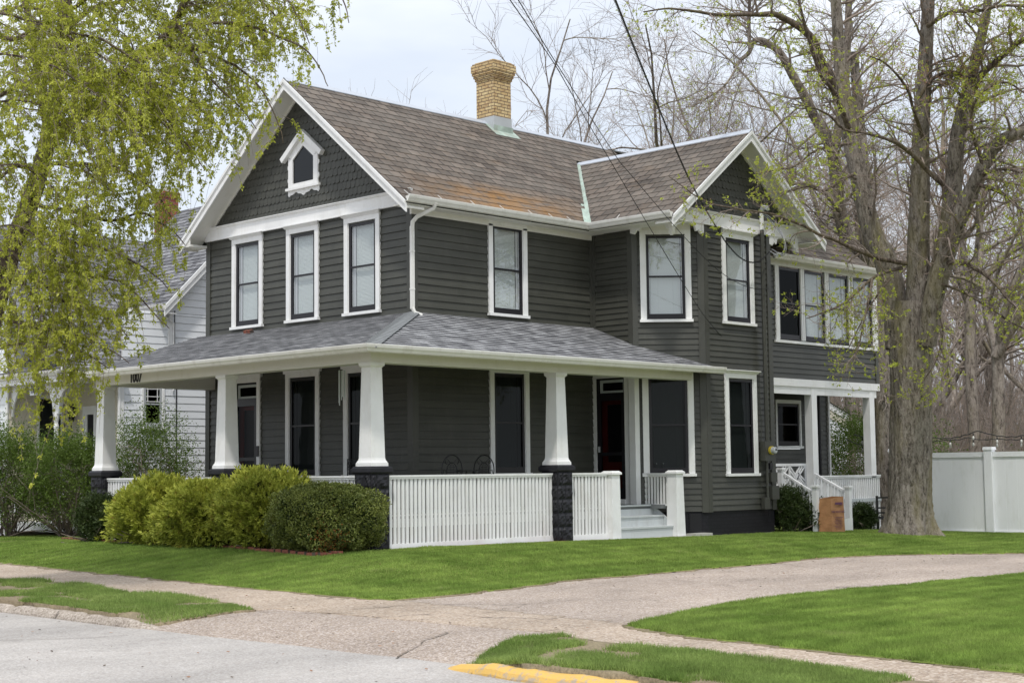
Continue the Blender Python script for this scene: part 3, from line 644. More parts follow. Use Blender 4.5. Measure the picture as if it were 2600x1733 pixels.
# ---- chimney
ch = MB(); cx0, cx1, cy0, cy1 = 7.94, 8.49, 4.99, 5.54
def cring(e, z0, z1, mi=0): ch.box(cx0 - e, cx1 + e, cy0 - e, cy1 + e, z0, z1, mi)
cring(0.012, 8.3, 9.20, 1); cring(0, 9.20, 10.06)
for i, e in enumerate((0.018, 0.036, 0.054)): cring(e * 1.35, 10.06 + i * 0.066, 10.126 + i * 0.066)
cring(0.088, 10.258, 10.42); cring(0.065, 10.42, 10.46); cring(0.02, 10.46, 10.49)
chim = ch.build('chimney', ['tan_brick', 'metal'], house, label='corbelled tan brick chimney on the ridge')
fl = MB(); fl.tube([(8.21, 5.26, 10.48), (8.21, 5.26, 10.55)], 0.11, 14); fl.build('flue', 'red_brick', chim)
fs = MB(); Pm = lambda x, y, e=0.02: (x, y, EZ + (y - EY) * PM + e)
fs.face([Pm(cx0 - 0.12, cy0 - 0.2), Pm(cx1 + 0.12, cy0 - 0.2), Pm(cx1 + 0.12, MY, 0.03), Pm(cx0 - 0.12, MY, 0.03)]); fs.box(cx0 - 0.03, cx1 + 0.03, cy0 - 0.035, cy0 - 0.02, 8.75, 8.99)
fs.build('flashing', 'copper', chim)

# ---- gables
def scales(mb, F, uc, hw, z0, z1, pitch_inv, w=0.132, h=0.150, n0=0.012, hole=None):
    """fish scale shingles inside the triangle"""
    rows = int((z1 - z0) / h) + 2
    for r in range(rows):
        z = z0 + r * h + h
        lim = hw - (z - z0) * pitch_inv - 0.13
        if lim < 0: break
        off = 0.5 * w if r % 2 else 0; k = int(lim / w) + 1
        for i in range(-k, k + 1):
            u = uc + i * w + off
            if abs(u - uc) > lim + 0.03: continue
            if hole and hole(u, z - h * 0.7): continue
            a = w * 0.48; pts = []
            j = random.uniform(-0.003, 0.003); tt = random.uniform(0.018, 0.026)
            for s in range(9):
                th = PI * s / 8; pts.append((u - a * math.cos(th), z - h - 0.035 - a * 0.55 * math.sin(th) + 0.03 + j, tt))
            top = [(u + a, z + 0.02, 0.004), (u - a, z + 0.02, 0.004)]
            A = [F(p[0], n0 + p[2], p[1]) for p in pts] + [F(p[0], n0 + p[2], p[1]) for p in top]
            mb.face(A)
            for s in range(8):
                p, q = pts[s], pts[s + 1]; mb.face([F(p[0], n0 + p[2], p[1]), F(q[0], n0 + q[2], q[1]), F(q[0], n0, q[1]), F(p[0], n0, p[1])])
def gable(F, uc, ht, zt, za, o, hwall, zb, band_u, mat='white', hole=None, sc=1.0):
    """ht tip half width, zt tip z, za apex z, o overhang, zb bottom of the gable wall"""
    g = MB(); sl = (za - zt) / ht
    g.face([F(uc - hwall, 0, zb), F(uc + hwall, 0, zb), F(uc + hwall, 0, za - sl * hwall - 0.02), F(uc, 0, za - 0.02), F(uc - hwall, 0, za - sl * hwall - 0.02)])
    scales(g, F, uc, hwall, zb + 0.03, za, 1 / sl, hole=hole); gw = g.build('gable_wall', 'siding', house)
    t = MB(); L = math.hypot(1, sl)
    for s in (-1, 1):
        def strip(n0, n1, d0, d1, ext=0.0):
            # band between vertical drops d0..d1 under the roof line
            P = [(uc + s * (ht + ext), zt - d0 - ext * sl), (uc, za - d0), (uc, za - d1), (uc + s * (ht + ext), zt - d1 - ext * sl)]
            t.prism(F, P, n0, n1)
        strip(o - 0.03, o, 0.045, 0.215); strip(o, o + 0.028, 0.0, 0.07); strip(o, o + 0.012, 0.07, 0.10)
        # sloping soffit board
        P = [(uc + s * ht, zt - 0.10), (uc, za - 0.10), (uc, za - 0.135), (uc + s * ht, zt - 0.135)]
        t.prism(F, P, 0.02, o - 0.03, 1)
        P = [(uc + s * (hwall + 0.05), za - sl * (hwall + 0.05) - 0.14), (uc, za - 0.14), (uc, za - 0.20), (uc + s * (hwall + 0.05), za - sl * (hwall + 0.05) - 0.20)]
        t.prism(F, P, 0.0, 0.05, 1)
    tr = t.build('rake_trim', ['white', 'soffit'], house)
    b = MB(); b.fbox(F, band_u[0], band_u[1], 0.0, 0.055, zb - 0.22, zb + 0.0); crown(b, F, band_u[0], band_u[1], zb, zb + 0.05, 0.055, 0.10); b.fbox(F, band_u[0], band_u[1], 0.0, 0.065, zb - 0.235, zb - 0.215)
    b.build('frieze', 'white', house); return gw
HF = 8.87 - MY
def hole_f(u, z): return abs(u - 5.19) < 0.40 and 6.95 < z < 7.75
gable(F_FRONT, MY, HF, EZ, ZR, KX - RX, 3.26, 6.45, (WY - 0.03, 8.53), hole=hole_f)
gable(F_WING, WC, WC - WX, WZ, WZ + (WC - WX) * PW, 0.46, 2.2, 6.46, (7.78, 12.17))
# gable attic window
aw = MB(); G = lambda u, n, z: F_FRONT(5.19 + u, n, z)
outer = [(-0.50, 6.98), (0.50, 6.98), (0.47, 7.50), (0.47, 7.62), (0.0, 8.00), (-0.47, 7.62), (-0.47, 7.50)]
inner = [(-0.33, 7.06), (0.33, 7.06), (0.33, 7.54), (0.0, 7.80), (-0.33, 7.54)]
aw.prism(G, [(-0.47, 6.98), (-0.33, 6.98), (-0.33, 7.54), (-0.47, 7.60)], 0, 0.06); aw.prism(G, [(0.33, 6.98), (0.47, 6.98), (0.47, 7.60), (0.33, 7.54)], 0, 0.06)
aw.prism(G, [(-0.33, 6.98), (0.33, 6.98), (0.33, 7.06), (-0.33, 7.06)], 0, 0.058)
for s in (-1, 1):
    aw.prism(G, [(0, 7.80), (s * 0.33, 7.54), (s * 0.47, 7.62), (0, 7.99)], 0, 0.061)
    aw.prism(G, [(0, 7.99), (s * 0.60, 7.515), (s * 0.66, 7.60), (0, 8.12)], 0, 0.13)
    for k in range(2):
        a = s * 0.47; zz = 7.40 - k * 0.26; aw.prism(G, [(a, zz + 0.06), (a + s * 0.03, zz + 0.03), (a + s * 0.03, zz - 0.02), (a, zz - 0.06)], 0, 0.05)
aw.fbox(G, -0.53, 0.53, 0, 0.09, 6.93, 6.98)
sk = [(-0.50, 6.93)] + [(-0.50 + x * 1.0, 6.93 - (0.085 + 0.035 * math.cos(x * 4 * PI) + 0.012 * math.cos(x * 12 * PI)) * (1 if 0.02 < x < 0.98 else 0.6)) for x in np.linspace(0, 1, 31)] + [(0.50, 6.93)]
aw.prism(G, sk, 0, 0.04)
interior(aw, G, -0.33, 0.33, 7.06, 7.54, 0.3, 1)
awo = aw.build('attic_window', ['white', 'void'], house); p = MB(); p.face([G(u, 0.034, z) for u, z in inner]); p.build('pane', 'glass_attic' if 'glass_attic' in MT else 'glass_dark', awo)
p = MB(); p.face([G(u, 0.028, z) for u, z in inner]); p.build('backing', 'void', awo)

# ---- brackets under the wing gable corners
def bracket(mb, F, a, b, z0):
    """fretwork board between the post line a and the hanging pendant b"""
    s = 1 if b > a else -1; L = abs(b - a)
    top = [(a, z0 + 0.06), (b, z0 + 0.06)]
    arc = [(b, z0 - 0.16), (b - s * 0.06, z0 - 0.18)] + [(a + s * L * (1 - t), z0 - 0.15 + 0.14 * math.sin(PI * (1 - t) ** 1.0 * 1.0)) for t in np.linspace(0.12, 0.70, 10)]
    low = [(a + s * 0.25, z0 - 0.16), (a + s * 0.17, z0 - 0.12), (a + s * 0.10, z0 - 0.20), (a + s * 0.0, z0 - 0.17)]
    mb.prism(F, top + arc + low, 0.0, 0.045)
pnl = MB(); pnl.fbox(F_CH, CHW[0] - 0.125, CHW[1] + 0.125, 0.0, 0.047, 6.11, 6.21); pnl.box(12.15, 12.62, -0.10, -0.05, 6.19, 6.44); pnl.build('fascia_panel', 'soffit', house)
bk = MB(); bracket(bk, F_WING, 8.82, 7.82, 6.22); bracket(bk, lambda u, n, z: (7.8 - n, u, z), 0.95, -0.05, 6.22); bracket(bk, F_WING, 11.13, 12.12, 6.22)
bk.box(7.74, 7.83, -0.14, -0.05, 5.96, 6.25); bk.taper(WORLD, 7.785, -0.095, 5.90, 5.96, 0.02, 0.055); bk.box(12.1, 12.19, -0.14, -0.05, 5.96, 6.25)
bk.face([(7.78, -0.07, 6.21), (8.84, -0.07, 6.21), (7.78, 0.97, 6.21)], 1); bk.face([(11.1, -0.07, 6.21), (12.2, -0.07, 6.21), (12.2, 0.97, 6.21)], 1)
bk.build('eave_bracket', ['white', 'soffit'], house)
# ---- eaves: soffit, fascia and gutters
def evb(*a):
    e_ = MB(); e_.box(*a); e_.build('soffit', 'soffit', house)
evb(RX + 0.03, 7.80, EY + 0.02, WY, 6.12, 6.135); evb(RX + 0.03, 15.9, 8.5, 8.85, 6.12, 6.135); evb(WX + 0.02, 7.80, wy0 + 0.03, EY, 6.13, 6.145); evb(12.15, 12.66, wy0 + 0.03, EY, 6.13, 6.145)
ev = MB(); ev.face([(RX + 0.02, 8.5, 6.12), (RX + 0.02, 8.87, 6.12), (RX + 0.02, 8.87, 6.18), (RX + 0.02, 8.5, 6.42)])
evb(RX + 0.02, KX + 0.02, 8.5, 8.86, 6.085, 6.118); evb(2.76 - 0.05, 7.75, WY - 0.05, WY, 6.02, 6.12)
ev.build('soffit', 'soffit', house)
GP = [(0.0, -0.02), (0.055, -0.02), (0.075, 0.02), (0.095, 0.045), (0.105, 0.085), (0.105, 0.10), (0.092, 0.10), (0.088, 0.085), (0.02, 0.07), (0.0, 0.07)]
def gutter(path, z, name='gutter', parent=None):
    g = MB(); P = [Vector(p) for p in path]; out = []
    for i, p in enumerate(P):
        ds = []
        if i > 0: ds.append((P[i] - P[i - 1]).normalized())
        if i < len(P) - 1: ds.append((P[i + 1] - P[i]).normalized())
        ns = [Vector((d.y, -d.x, 0)) for d in ds]; nn = sum(ns, Vector()) / len(ns); nn = nn / nn.length_squared if nn.length > 0.3 else nn
        out.append(((p.x, p.y, z), nn))
    g.sweep(GP, out); g.sweep([(0.0, -0.03), (0.022, -0.03), (0.022, 0.03), (0.0, 0.03)], [((q[0], q[1], q[2]), n_) for q, n_ in out])
    return g.build(name, 'gutter', parent or house)
gutter([(RX + 0.0, EY, 0), (WX, EY, 0), (WX, wy0, 0)], 6.185)
gutter([(11.6, 0.12, 0), (15.75, 0.12, 0)], 5.83)
ds = MB(); ds.tube([(2.98, 1.60, 6.20), (2.96, 1.66, 6.10), (2.74, 1.86, 5.95), (2.70, 1.94, 5.86), (2.70, 1.955, 5.7)], 0.04, 8); ds.box(2.665, 2.735, 1.93, 1.985, 4.25, 5.78); ds.tube([(2.70, 1.955, 4.27), (2.72, 1.92, 4.18), (2.84, 1.86, 4.13)], 0.038, 8)
ds.box(2.66, 2.74, 1.925, 1.993, 5.3, 5.33); ds.box(2.66, 2.74, 1.925, 1.993, 4.6, 4.63)
ds.build('downspout', 'gutter', house)

# ---- porch roof
PZ0, PZ1 = 3.26, 4.20
pr = MB()
dxf = KX + 0.36; Lf = math.hypot(dxf, PZ1 - PZ0); dys = WY + 0.36; Ls = math.hypot(dys, PZ1 - PZ0)
roof_plane(pr, (-0.36, 0, PZ0), (0, 1, 0), Vector((dxf, 0, PZ1 - PZ0)), [[(-0.36, 0), (8.90, 0), (8.90, Lf), (WY, Lf)]], 0.125)
roof_plane(pr, (0, -0.36, PZ0), (1, 0, 0), Vector((0, dys, PZ1 - PZ0)), [[(-0.36, 0), (8.98, 0), (8.84, 0.30), (8.84, Ls), (KX, Ls)]], 0.125, uoff=0.11)
pro = pr.build('porch_roof', 'grey_shingle', house)
hc = MB(); a, b_ = Vector((-0.36, -0.36, PZ0)), Vector((KX, WY, PZ1)); n_ = 30; d = (b_ - a) / n_; s = Vector((d.y, -d.x, 0)).normalized()
for i in range(n_):
    p, q = a + d * i, a + d * (i + 1.25); u0 = Vector((0, 0, 0.030)); u1 = Vector((0, 0, 0.017))
    for sg_ in (-1, 1):
        dr = -0.035
        hc.face([p + u0, q + u1, q + u1 + s * sg_ * 0.15 + Vector((0, 0, dr)), p + u0 + s * sg_ * 0.15 + Vector((0, 0, dr))], 0, [(i * 0.37 % 3, 0.02), (i * 0.37 % 3, 0.11), (i * 0.37 % 3 + 0.15, 0.11), (i * 0.37 % 3 + 0.15, 0.02)])
        hc.face([p, p + u0, p + u0 + s * sg_ * 0.15 + Vector((0, 0, dr)), p + s * sg_ * 0.15 + Vector((0, 0, dr))], 0, [(0, 0)] * 4)
hc.build('hip_cap', 'hip_shingle', pro)
gutter([(-0.36, 8.92, 0), (-0.36, -0.36, 0), (9.02, -0.36, 0)], 3.20, parent=pro)
pc = MB()
pc.box(-0.34, 0.10, -0.34, 8.88, 3.235, 3.25); pc.box(0.10, 7.8, -0.34, 0.10, 3.235, 3.25); pc.box(7.8, 8.95, -0.34, -0.08, 3.235, 3.25)      # soffit
pc.box(0.1, KX, 0.1, 8.85, 3.345, 3.36); pc.box(KX, 7.8, 0.1, WY, 3.345, 3.36); pc.face([(7.8, 0.1, 3.35), (8.7, 0.1, 3.35), (7.8, 0.95, 3.35)])
pc.face([(-0.33, 8.89, 3.16), (KX, 8.89, 3.16), (KX, 8.89, PZ1 - 0.02), (-0.33, 8.89, PZ0 - 0.01)])
pc.build('porch_ceiling', 'soffit', house)
bm_ = MB(); bm_.box(0.07, 0.34, 0.07, 8.48, 3.05, 3.35); bm_.box(0.34, 8.55, 0.07, 0.34, 3.052, 3.35); bm_.box(0.34, KX - 0.02, 8.20, 8.47, 3.052, 3.35)
bm_.build('porch_beam', 'soffit', house)
# ---- pillars: rock faced block pier and tapered white column
def pillar(x, y):
    mb = MB(); h = 0.0; zt = 1.25; rows = 6; bh = (zt + 0.25) / rows
    root = None
    for r in range(rows):
        z0 = -0.25 + r * bh; off = (r % 2) * 0.5
        for side_ in range(4):
            d = ((1, 0, 0, -1), (0, 1, 1, 0), (-1, 0, 0, 1), (0, -1, -1, 0))[side_]
            ox, oy = ((x, y), (x + 0.40, y), (x + 0.40, y + 0.40), (x, y + 0.40))[side_]
            G = frame(ox, oy, d[0], d[1], d[2], d[3])
            cuts = [0, 0.20, 0.40] if r % 2 == 0 else [0, 0.27, 0.40] if side_ % 2 else [0, 0.12, 0.40]
            for c0, c1 in zip(cuts[:-1], cuts[1:]):
                e = 0.006; nu, nz_ = 7, 5
                V = [[None] * (nz_ + 1) for _ in range(nu + 1)]
                ph = random.uniform(0, 9)
                for i in range(nu + 1):
                    for j in range(nz_ + 1):
                        fu, fz = i / nu, j / nz_; ed = min(fu, 1 - fu, fz, 1 - fz) * 5
                        out_ = (0.0 if ed == 0 else 0.016 + 0.018 * random.random() * min(1, ed) + 0.010 * math.sin(ph + i * 1.3 + j * 1.7))
                        V[i][j] = G(c0 + e + (c1 - c0 - 2 * e) * fu, out_, z0 + e + (bh - 2 * e) * fz)
                for i in range(nu):
                    for j in range(nz_): mb.face([V[i][j], V[i + 1][j], V[i + 1][j + 1], V[i][j + 1]])
    mb.box(x + 0.002, x + 0.398, y + 0.002, y + 0.398, -0.3, zt)
    pier = mb.build('porch_pier', 'rock_block', house)
    cp = MB(); c = x + 0.20, y + 0.20
    cp.taper(WORLD, c[0], c[1], 1.25, 1.275, 0.225, 0.24); cp.box(c[0] - 0.24, c[0] + 0.24, c[1] - 0.24, c[1] + 0.24, 1.275, 1.335); cp.taper(WORLD, c[0], c[1], 1.335, 1.37, 0.24, 0.205)
    cp.build('pier_cap', 'rock_block', pier, bevel=0.006)
    q = MB()
    q.taper(WORLD, c[0], c[1], 1.368, 1.425, 0.188, 0.186); q.taper(WORLD, c[0], c[1], 1.425, 1.46, 0.180, 0.166); q.taper(WORLD, c[0], c[1], 1.46, 1.50, 0.160, 0.152); q.taper(WORLD, c[0], c[1], 1.50, 2.97, 0.151, 0.118)
    q.taper(WORLD, c[0], c[1], 2.97, 3.00, 0.118, 0.142); q.taper(WORLD, c[0], c[1], 3.00, 3.052, 0.150, 0.152)
    q.build('porch_column', 'white', house, bevel=0.003)
for x, y in ((0, 0), (4.44, 0), (0, 4.0), (0, 8.10)): pillar(x, y)
# half column against the wing corner
q = MB(); q.box(7.70, 7.84, 0.86, 1.02, 0.58, 3.35); q.build('porch_pilaster', 'white', house, bevel=0.004)

# ---- deck, steps, railings
dk = MB(); dk.box(0.28, KX, 0.28, 8.46, 0.50, 0.58); dk.box(KX, 6.30, 0.28, WY, 0.50, 0.58); dk.box(6.30, 7.80, 0.62, WY, 0.50, 0.58); dk.box(7.80, 7.98, 0.30, 0.95, 0.50, 0.58); dk.build('porch_deck', 'deck_floor', house)
fa = MB(); fa.box(0.30, 0.325, 0.30, 8.44, 0.36, 0.499); fa.box(0.325, 6.28, 0.30, 0.325, 0.36, 0.499); fa.box(0.26, 0.285, 0.285, 8.46, 0.545, 0.57); fa.box(0.285, 6.28, 0.26, 0.279, 0.545, 0.57); fa.build('deck_fascia', 'white', house)
stp = MB()
for i, (yf, z) in enumerate(((0.60, 0.58), (0.34, 0.375), (0.08, 0.17))):
    if i: stp.box(6.26, 7.90, yf - 0.02, yf + 0.26, z - 0.032, z)
    else: stp.box(6.26, 7.90, yf - 0.03, yf + 0.02, 0.549, 0.5795)
    stp.box(6.26, 7.90, yf, yf + 0.02, (0.375, 0.17, -0.1)[i], z - 0.033 if i else 0.499)
stp.build('porch_steps', 'grey_deck', house)
skb = MB(); skb.prism(lambda u, n, z: (7.905 + n, u, z), [(0.04, -0.1), (0.95, -0.1), (0.95, 0.57), (0.62, 0.57), (0.04, 0.16)], 0, 0.03); skb.build('stair_stringer', 'grey_deck', house); skb = MB(); skb.prism(lambda u, n, z: (6.22 + n, u, z), [(0.04, -0.1), (0.95, -0.1), (0.95, 0.57), (0.62, 0.57), (0.04, 0.16)], 0, 0.03); skb.build('stair_stringer', 'grey_deck', house)
def railing(F, u0, u1, n, z0b, z1b, ztop, step=0.0915, bw=0.054, z0b2=None, name='railing', board=True, parent=None, topw=0.085):
    z0b2 = z0b if z0b2 is None else z0b2
    r = MB()
    r.fbox(F, u0, u1, n - topw / 2, n + topw / 2, ztop - 0.03, ztop); r.fbox(F, u0, u1, n - 0.03, n + 0.03, ztop - 0.065, ztop - 0.03)
    if board:
        c = [F(u0, n - 0.018, z0b), F(u1, n - 0.018, z0b2), F(u1, n - 0.018, z1b), F(u0, n - 0.018, z1b)]; d = [F(u0, n + 0.018, z0b), F(u1, n + 0.018, z0b2), F(u1, n + 0.018, z1b), F(u0, n + 0.018, z1b)]
        r.face(c); r.face(d); r.face([c[3], c[2], d[2], d[3]]); r.face([c[0], c[1], d[1], d[0]])
    ro = r.build(name, 'white', parent or house)
    k = max(1, int(round((u1 - u0) / step))); sp = (u1 - u0) / k; b = MB()
    for i in range(k):
        u = u0 + sp * (i + 0.5) + random.uniform(-0.003, 0.003); j = random.uniform(-0.002, 0.002)
        b.fbox(F, u - bw / 2, u + bw / 2, n - 0.014 + j, n + 0.014 + j, z1b, ztop - 0.064)
    b.build('balusters', 'white', ro); return ro
FR_S = lambda u, n, z: (u, 0.14 - n, z); FR_F = lambda u, n, z: (0.14 - n, u, z)
railing(FR_S, 0.40, 4.44, 0, 0.0, 0.10, 1.22, z0b2=-0.03)
railing(FR_S, 4.84, 5.97, 0, -0.03, 0.08, 1.22)
railing(FR_F, 0.40, 4.0, 0, 0.0, 0.10, 1.22); railing(FR_F, 4.40, 8.10, 0, 0.0, 0.10, 1.22)
railing(lambda u, n, z: (u, 8.3 - n, z), 0.46, 2.70, 0, 0.58, 0.62, 1.22)
railing(lambda u, n, z: (7.93 - n, u, z), 0.22, 0.92, 0, 0.55, 0.585, 1.20, step=0.078, bw=0.036)
def newel(x, y, z0, zt, a0, a1):
    q = MB(); q.taper(WORLD, x, y, z0, zt - 0.07, a0, a1); q.box(x - a1 - 0.03, x + a1 + 0.03, y - a1 - 0.03, y + a1 + 0.03, zt - 0.07, zt - 0.035); q.taper(WORLD, x, y, zt - 0.035, zt, a1 + 0.03, a1 - 0.01); q.build('newel_post', 'white', house)
newel(6.08, 0.13, -0.1, 1.25, 0.125, 0.115); newel(7.99, 0.10, -0.15, 1.25, 0.135, 0.11)

# ---- house number on the frieze
def text(s, size, loc, rot, mat, parent, name, ext=0.004, off=0.0, align='CENTER', sx=1.0):
    c = bpy.data.curves.new(name, 'FONT'); c.body = s; c.size = size; c.extrude = ext; c.offset = off; c.align_x = align; c.materials.append(MT[mat])
    o = bpy.data.objects.new(name, c); COL.objects.link(o); o.parent = parent; o.location = Vector(loc) - root_loc(parent); o.rotation_euler = rot; o.scale = (sx, 1, 1)
    me = bpy.data.meshes.new_from_object(o); me.name = name; q = bpy.data.objects.new(name, me); COL.objects.link(q); q.parent = parent; q.location = o.location; q.rotation_euler = rot; q.scale = (sx, 1, 1); bpy.data.objects.remove(o); return q
bm_.v = []; nb = MB()
text('1007', 0.27, (0.062, 7.01, 3.068), (PI / 2, 0, -PI / 2), 'number_black', house, 'house_number', off=0.008, sx=0.78)

# ---- rear sleeping porch (upper) and open porch below
XR = 16.2
w = MB(); siding(w, F_SUN, 11.15, XR - 0.1, 3.24, 5.72, [(12.10, 16.03, 4.09, 5.73)], ex=0.118); w.box(XR - 0.05, XR, 0.42, 2.2, 3.2, 5.8); w.build('wall', 'siding', house)
cbb = MB(); cbb.fbox(F_SUN, XR - 0.10, XR + 0.02, 0, 0.035, 3.22, 4.05); cbb.build('corner_board', 'siding_trim', house)
sw = MB(); sw.fbox(F_SUN, 12.0, 12.13, 0, 0.045, 4.08, 5.72); sw.fbox(F_SUN, 16.03, XR + 0.02, 0, 0.045, 4.08, 5.72); sw.fbox(F_SUN, 11.95, XR + 0.02, 0, 0.06, 4.02, 4.08); sw.fbox(F_SUN, 11.25, XR + 0.02, 0, 0.05, 5.721, 5.86); sw.box(11.4, XR, 0.15, 0.348, 5.83, 5.845)
swo = sw.build('window_band', 'white', house)
for i, (a, b) in enumerate(((12.14, 12.98), (13.14, 13.97), (14.14, 14.97), (15.17, 16.01))):
    window(F_SUN, a, b, 4.11, 5.70, top=None, casing=0.075 if i else 0.07, sill=False, blind=None if i == 0 else (0.0 if i != 1 else 0.0, 1.0), side=0.10 if i else 0, glass='glass_dark' if i == 0 else 'glass')
lb = MB(); lb.fbox(F_SUN, 11.2, XR + 0.02, 0, 0.05, 3.07, 3.235); lb.fbox(F_SUN, 11.2, XR - 0.1, -0.06, 0.02, 2.90, 3.07); lb.fbox(F_SUN, 11.2, XR + 0.0, -1.6, -0.06, 3.06, 3.08, 1)
for x in (13.32, 15.77): lb.fbox(F_SUN, x, x + 0.21, -0.16, 0.03, 0.5 if x < 14 else 1.03, 3.06)
lb.build('rear_porch_frame', ['white', 'void'], house)
bw_ = MB(); FB = lambda u, n, z: (u, 2.03 - n, z)
siding(bw_, FB, 11.13, 16.50, 0.3, 3.06, [(14.3, 15.28, 1.77, 2.82)], ex=0.118); bw_.build('wall', 'siding', house)
be = MB(); be.box(16.50, 16.56, 1.97, 2.10, 0.3, 3.06); be.build('corner_board', 'white', house)
window(FB, 14.33, 15.25, 1.80, 2.79, top='plain', glass='glass_dark', blind=None, casing=0.07)
w = MB(); w.tube([(15.95, 1.9, 0.4), (15.95, 1.9, 3.0)], 0.045, 8); w.build('drain_pipe', 'black', house)
dk2 = MB(); dk2.box(11.15, XR - 0.05, 0.36, 2.0, 0.47, 0.55); dk2.build('porch_deck', 'grey_deck', house)
railing(F_SUN, 13.53, 16.16, 0.0, -0.22, -0.10, 1.09, step=0.085, bw=0.045); railing(F_SUN, 11.16, 11.9, 0.0, 0.48, 0.52, 1.09, step=0.085)
ex = MB()
for (x, y, zt) in ((12.04, -0.50, 0.90), (13.33, -0.50, 0.87), (12.0, 0.34, 1.28)):
    ex.box(x - 0.055, x + 0.055, y - 0.055, y + 0.055, -0.3 if y < 0 else 0.4, zt - 0.05); ex.box(x - 0.08, x + 0.08, y - 0.08, y + 0.08, zt - 0.05, zt - 0.01); ex.box(x - 0.06, x + 0.06, y - 0.06, y + 0.06, zt - 0.01, zt)
for x, zt0 in ((12.04, 1.20), (13.33, 1.15)):
    G = lambda u, n, z, x=x: (x + n, u, z); A, B = (0.34, zt0), (-0.45, 0.76)
    ex.prism(G, [A, B, (B[0], B[1] - 0.05), (A[0], A[1] - 0.05)], -0.035, 0.035)
    for i in range(9):
        y = 0.30 - i * 0.083; z = A[1] + (B[1] - A[1]) * (A[0] - y) / (A[0] - B[0]) - 0.05; ex.box(x - 0.014, x + 0.014, y - 0.018, y + 0.018, z - 0.68, z)
ex.box(12.9, 13.39, -0.56, -0.535, -0.25, 0.16); ex.box(13.30, 13.36, -0.50, 0.36, -0.25, 0.15)
for i in range(3): ex.box(12.1, 13.28, -0.42 + i * 0.26, -0.14 + i * 0.26, 0.03 + i * 0.18, 0.065 + i * 0.18, 1)
ex.build('stair_railing', ['white', 'grey_deck'], house)
lt = MB(); G = lambda u, n, z: (u, 0.95 - n, z)
lt.fbox(G, 12.55, 13.85, 0, 0.04, 1.31, 1.37); lt.fbox(G, 12.55, 13.85, 0, 0.04, 0.72, 0.78)
def diag(u0, z0, u1, z1):
    d = Vector((u1 - u0, z1 - z0)).normalized(); n = Vector((-d.y, d.x)) * 0.018; lt.prism(G, [(u0 + n.x, z0 + n.y), (u1 + n.x, z1 + n.y), (u1 - n.x, z1 - n.y), (u0 - n.x, z0 - n.y)], 0.005 + random.uniform(0, 0.004), 0.03)
for k in range(2):
    c = 12.88 + k * 0.64
    for q in range(3):
        o_ = 0.10 * q; diag(c - 0.29 + o_, 0.78, c + 0.02 + o_ * 0.3, 1.06 - o_ * 0.4); diag(c + 0.29 - o_, 1.30, c - 0.02 - o_ * 0.3, 1.04 + o_ * 0.4); diag(c - 0.29, 1.30 - o_, c - 0.0, 1.02 - o_ * 0.5); diag(c + 0.29, 0.78 + o_, c, 1.06 + o_ * 0.5)
for u in (12.57, 13.20, 13.83): lt.fbox(G, u - 0.02, u + 0.02, 0, 0.035, 0.72, 1.34)
lt.build('lattice_railing', 'white', house)
w = MB(); w.face([(11.2, 0.9, 0.0), (16.1, 0.9, 0.0), (16.1, 0.9, 0.5), (11.2, 0.9, 0.5)]); w.build('deck_shade', 'void', house)  # black sheet painting the shade under the rear deck

# ---- electric service on the wing wall
em = MB(); em.box(10.60, 10.93, -0.24, -0.11, 1.42, 1.83); em.tube([(10.75, -0.19, 6.72), (10.75, -0.19, 6.3)], 0.045, 8, 1); em.tube([(10.75, -0.19, 6.3), (10.75, -0.19, 1.83)], 0.045, 8); em.tube([(10.75, -0.17, 1.42), (10.75, -0.17, 0.45)], 0.03, 8)
em.box(10.86, 11.08, -0.20, -0.11, 0.98, 1.18); em.box(10.84, 11.09, -0.23, -0.11, 0.62, 0.90); em.box(10.60, 10.79, -0.20, -0.11, 0.42, 0.66); em.box(10.85, 10.95, -0.18, -0.11, 1.25, 1.38, 2); em.tube([(10.84, -0.13, 1.4), (10.83, -0.13, 0.2)], 0.008, 5, 2)
em.tube([(10.75, -0.19, 6.70), (10.75, -0.24, 6.78), (10.75, -0.33, 6.76), (10.76, -0.36, 6.70)], [0.05, 0.06, 0.05, 0.03], 8, 3)
em.tube([(10.62, -0.12, 3.3), (10.60, -0.13, 2.6), (10.66, -0.13, 2.2), (10.60, -0.13, 1.7)], 0.007, 5)
emo = em.build('electric_service', ['siding_trim', 'white', 'black', 'metal'], house)
mt = MB(); mt.tube([(10.80, -0.24, 1.64), (10.80, -0.29, 1.64)], 0.088, 20, 1); mt.tube([(10.80, -0.29, 1.64), (10.80, -0.36, 1.64), (10.80, -0.375, 1.64)], [0.075, 0.07, 0.05], 20); mt.box(10.77, 10.83, -0.379, -0.376, 1.64, 1.67, 2); mt.build('meter', ['metal', 'yellow_tag', 'black'], emo)
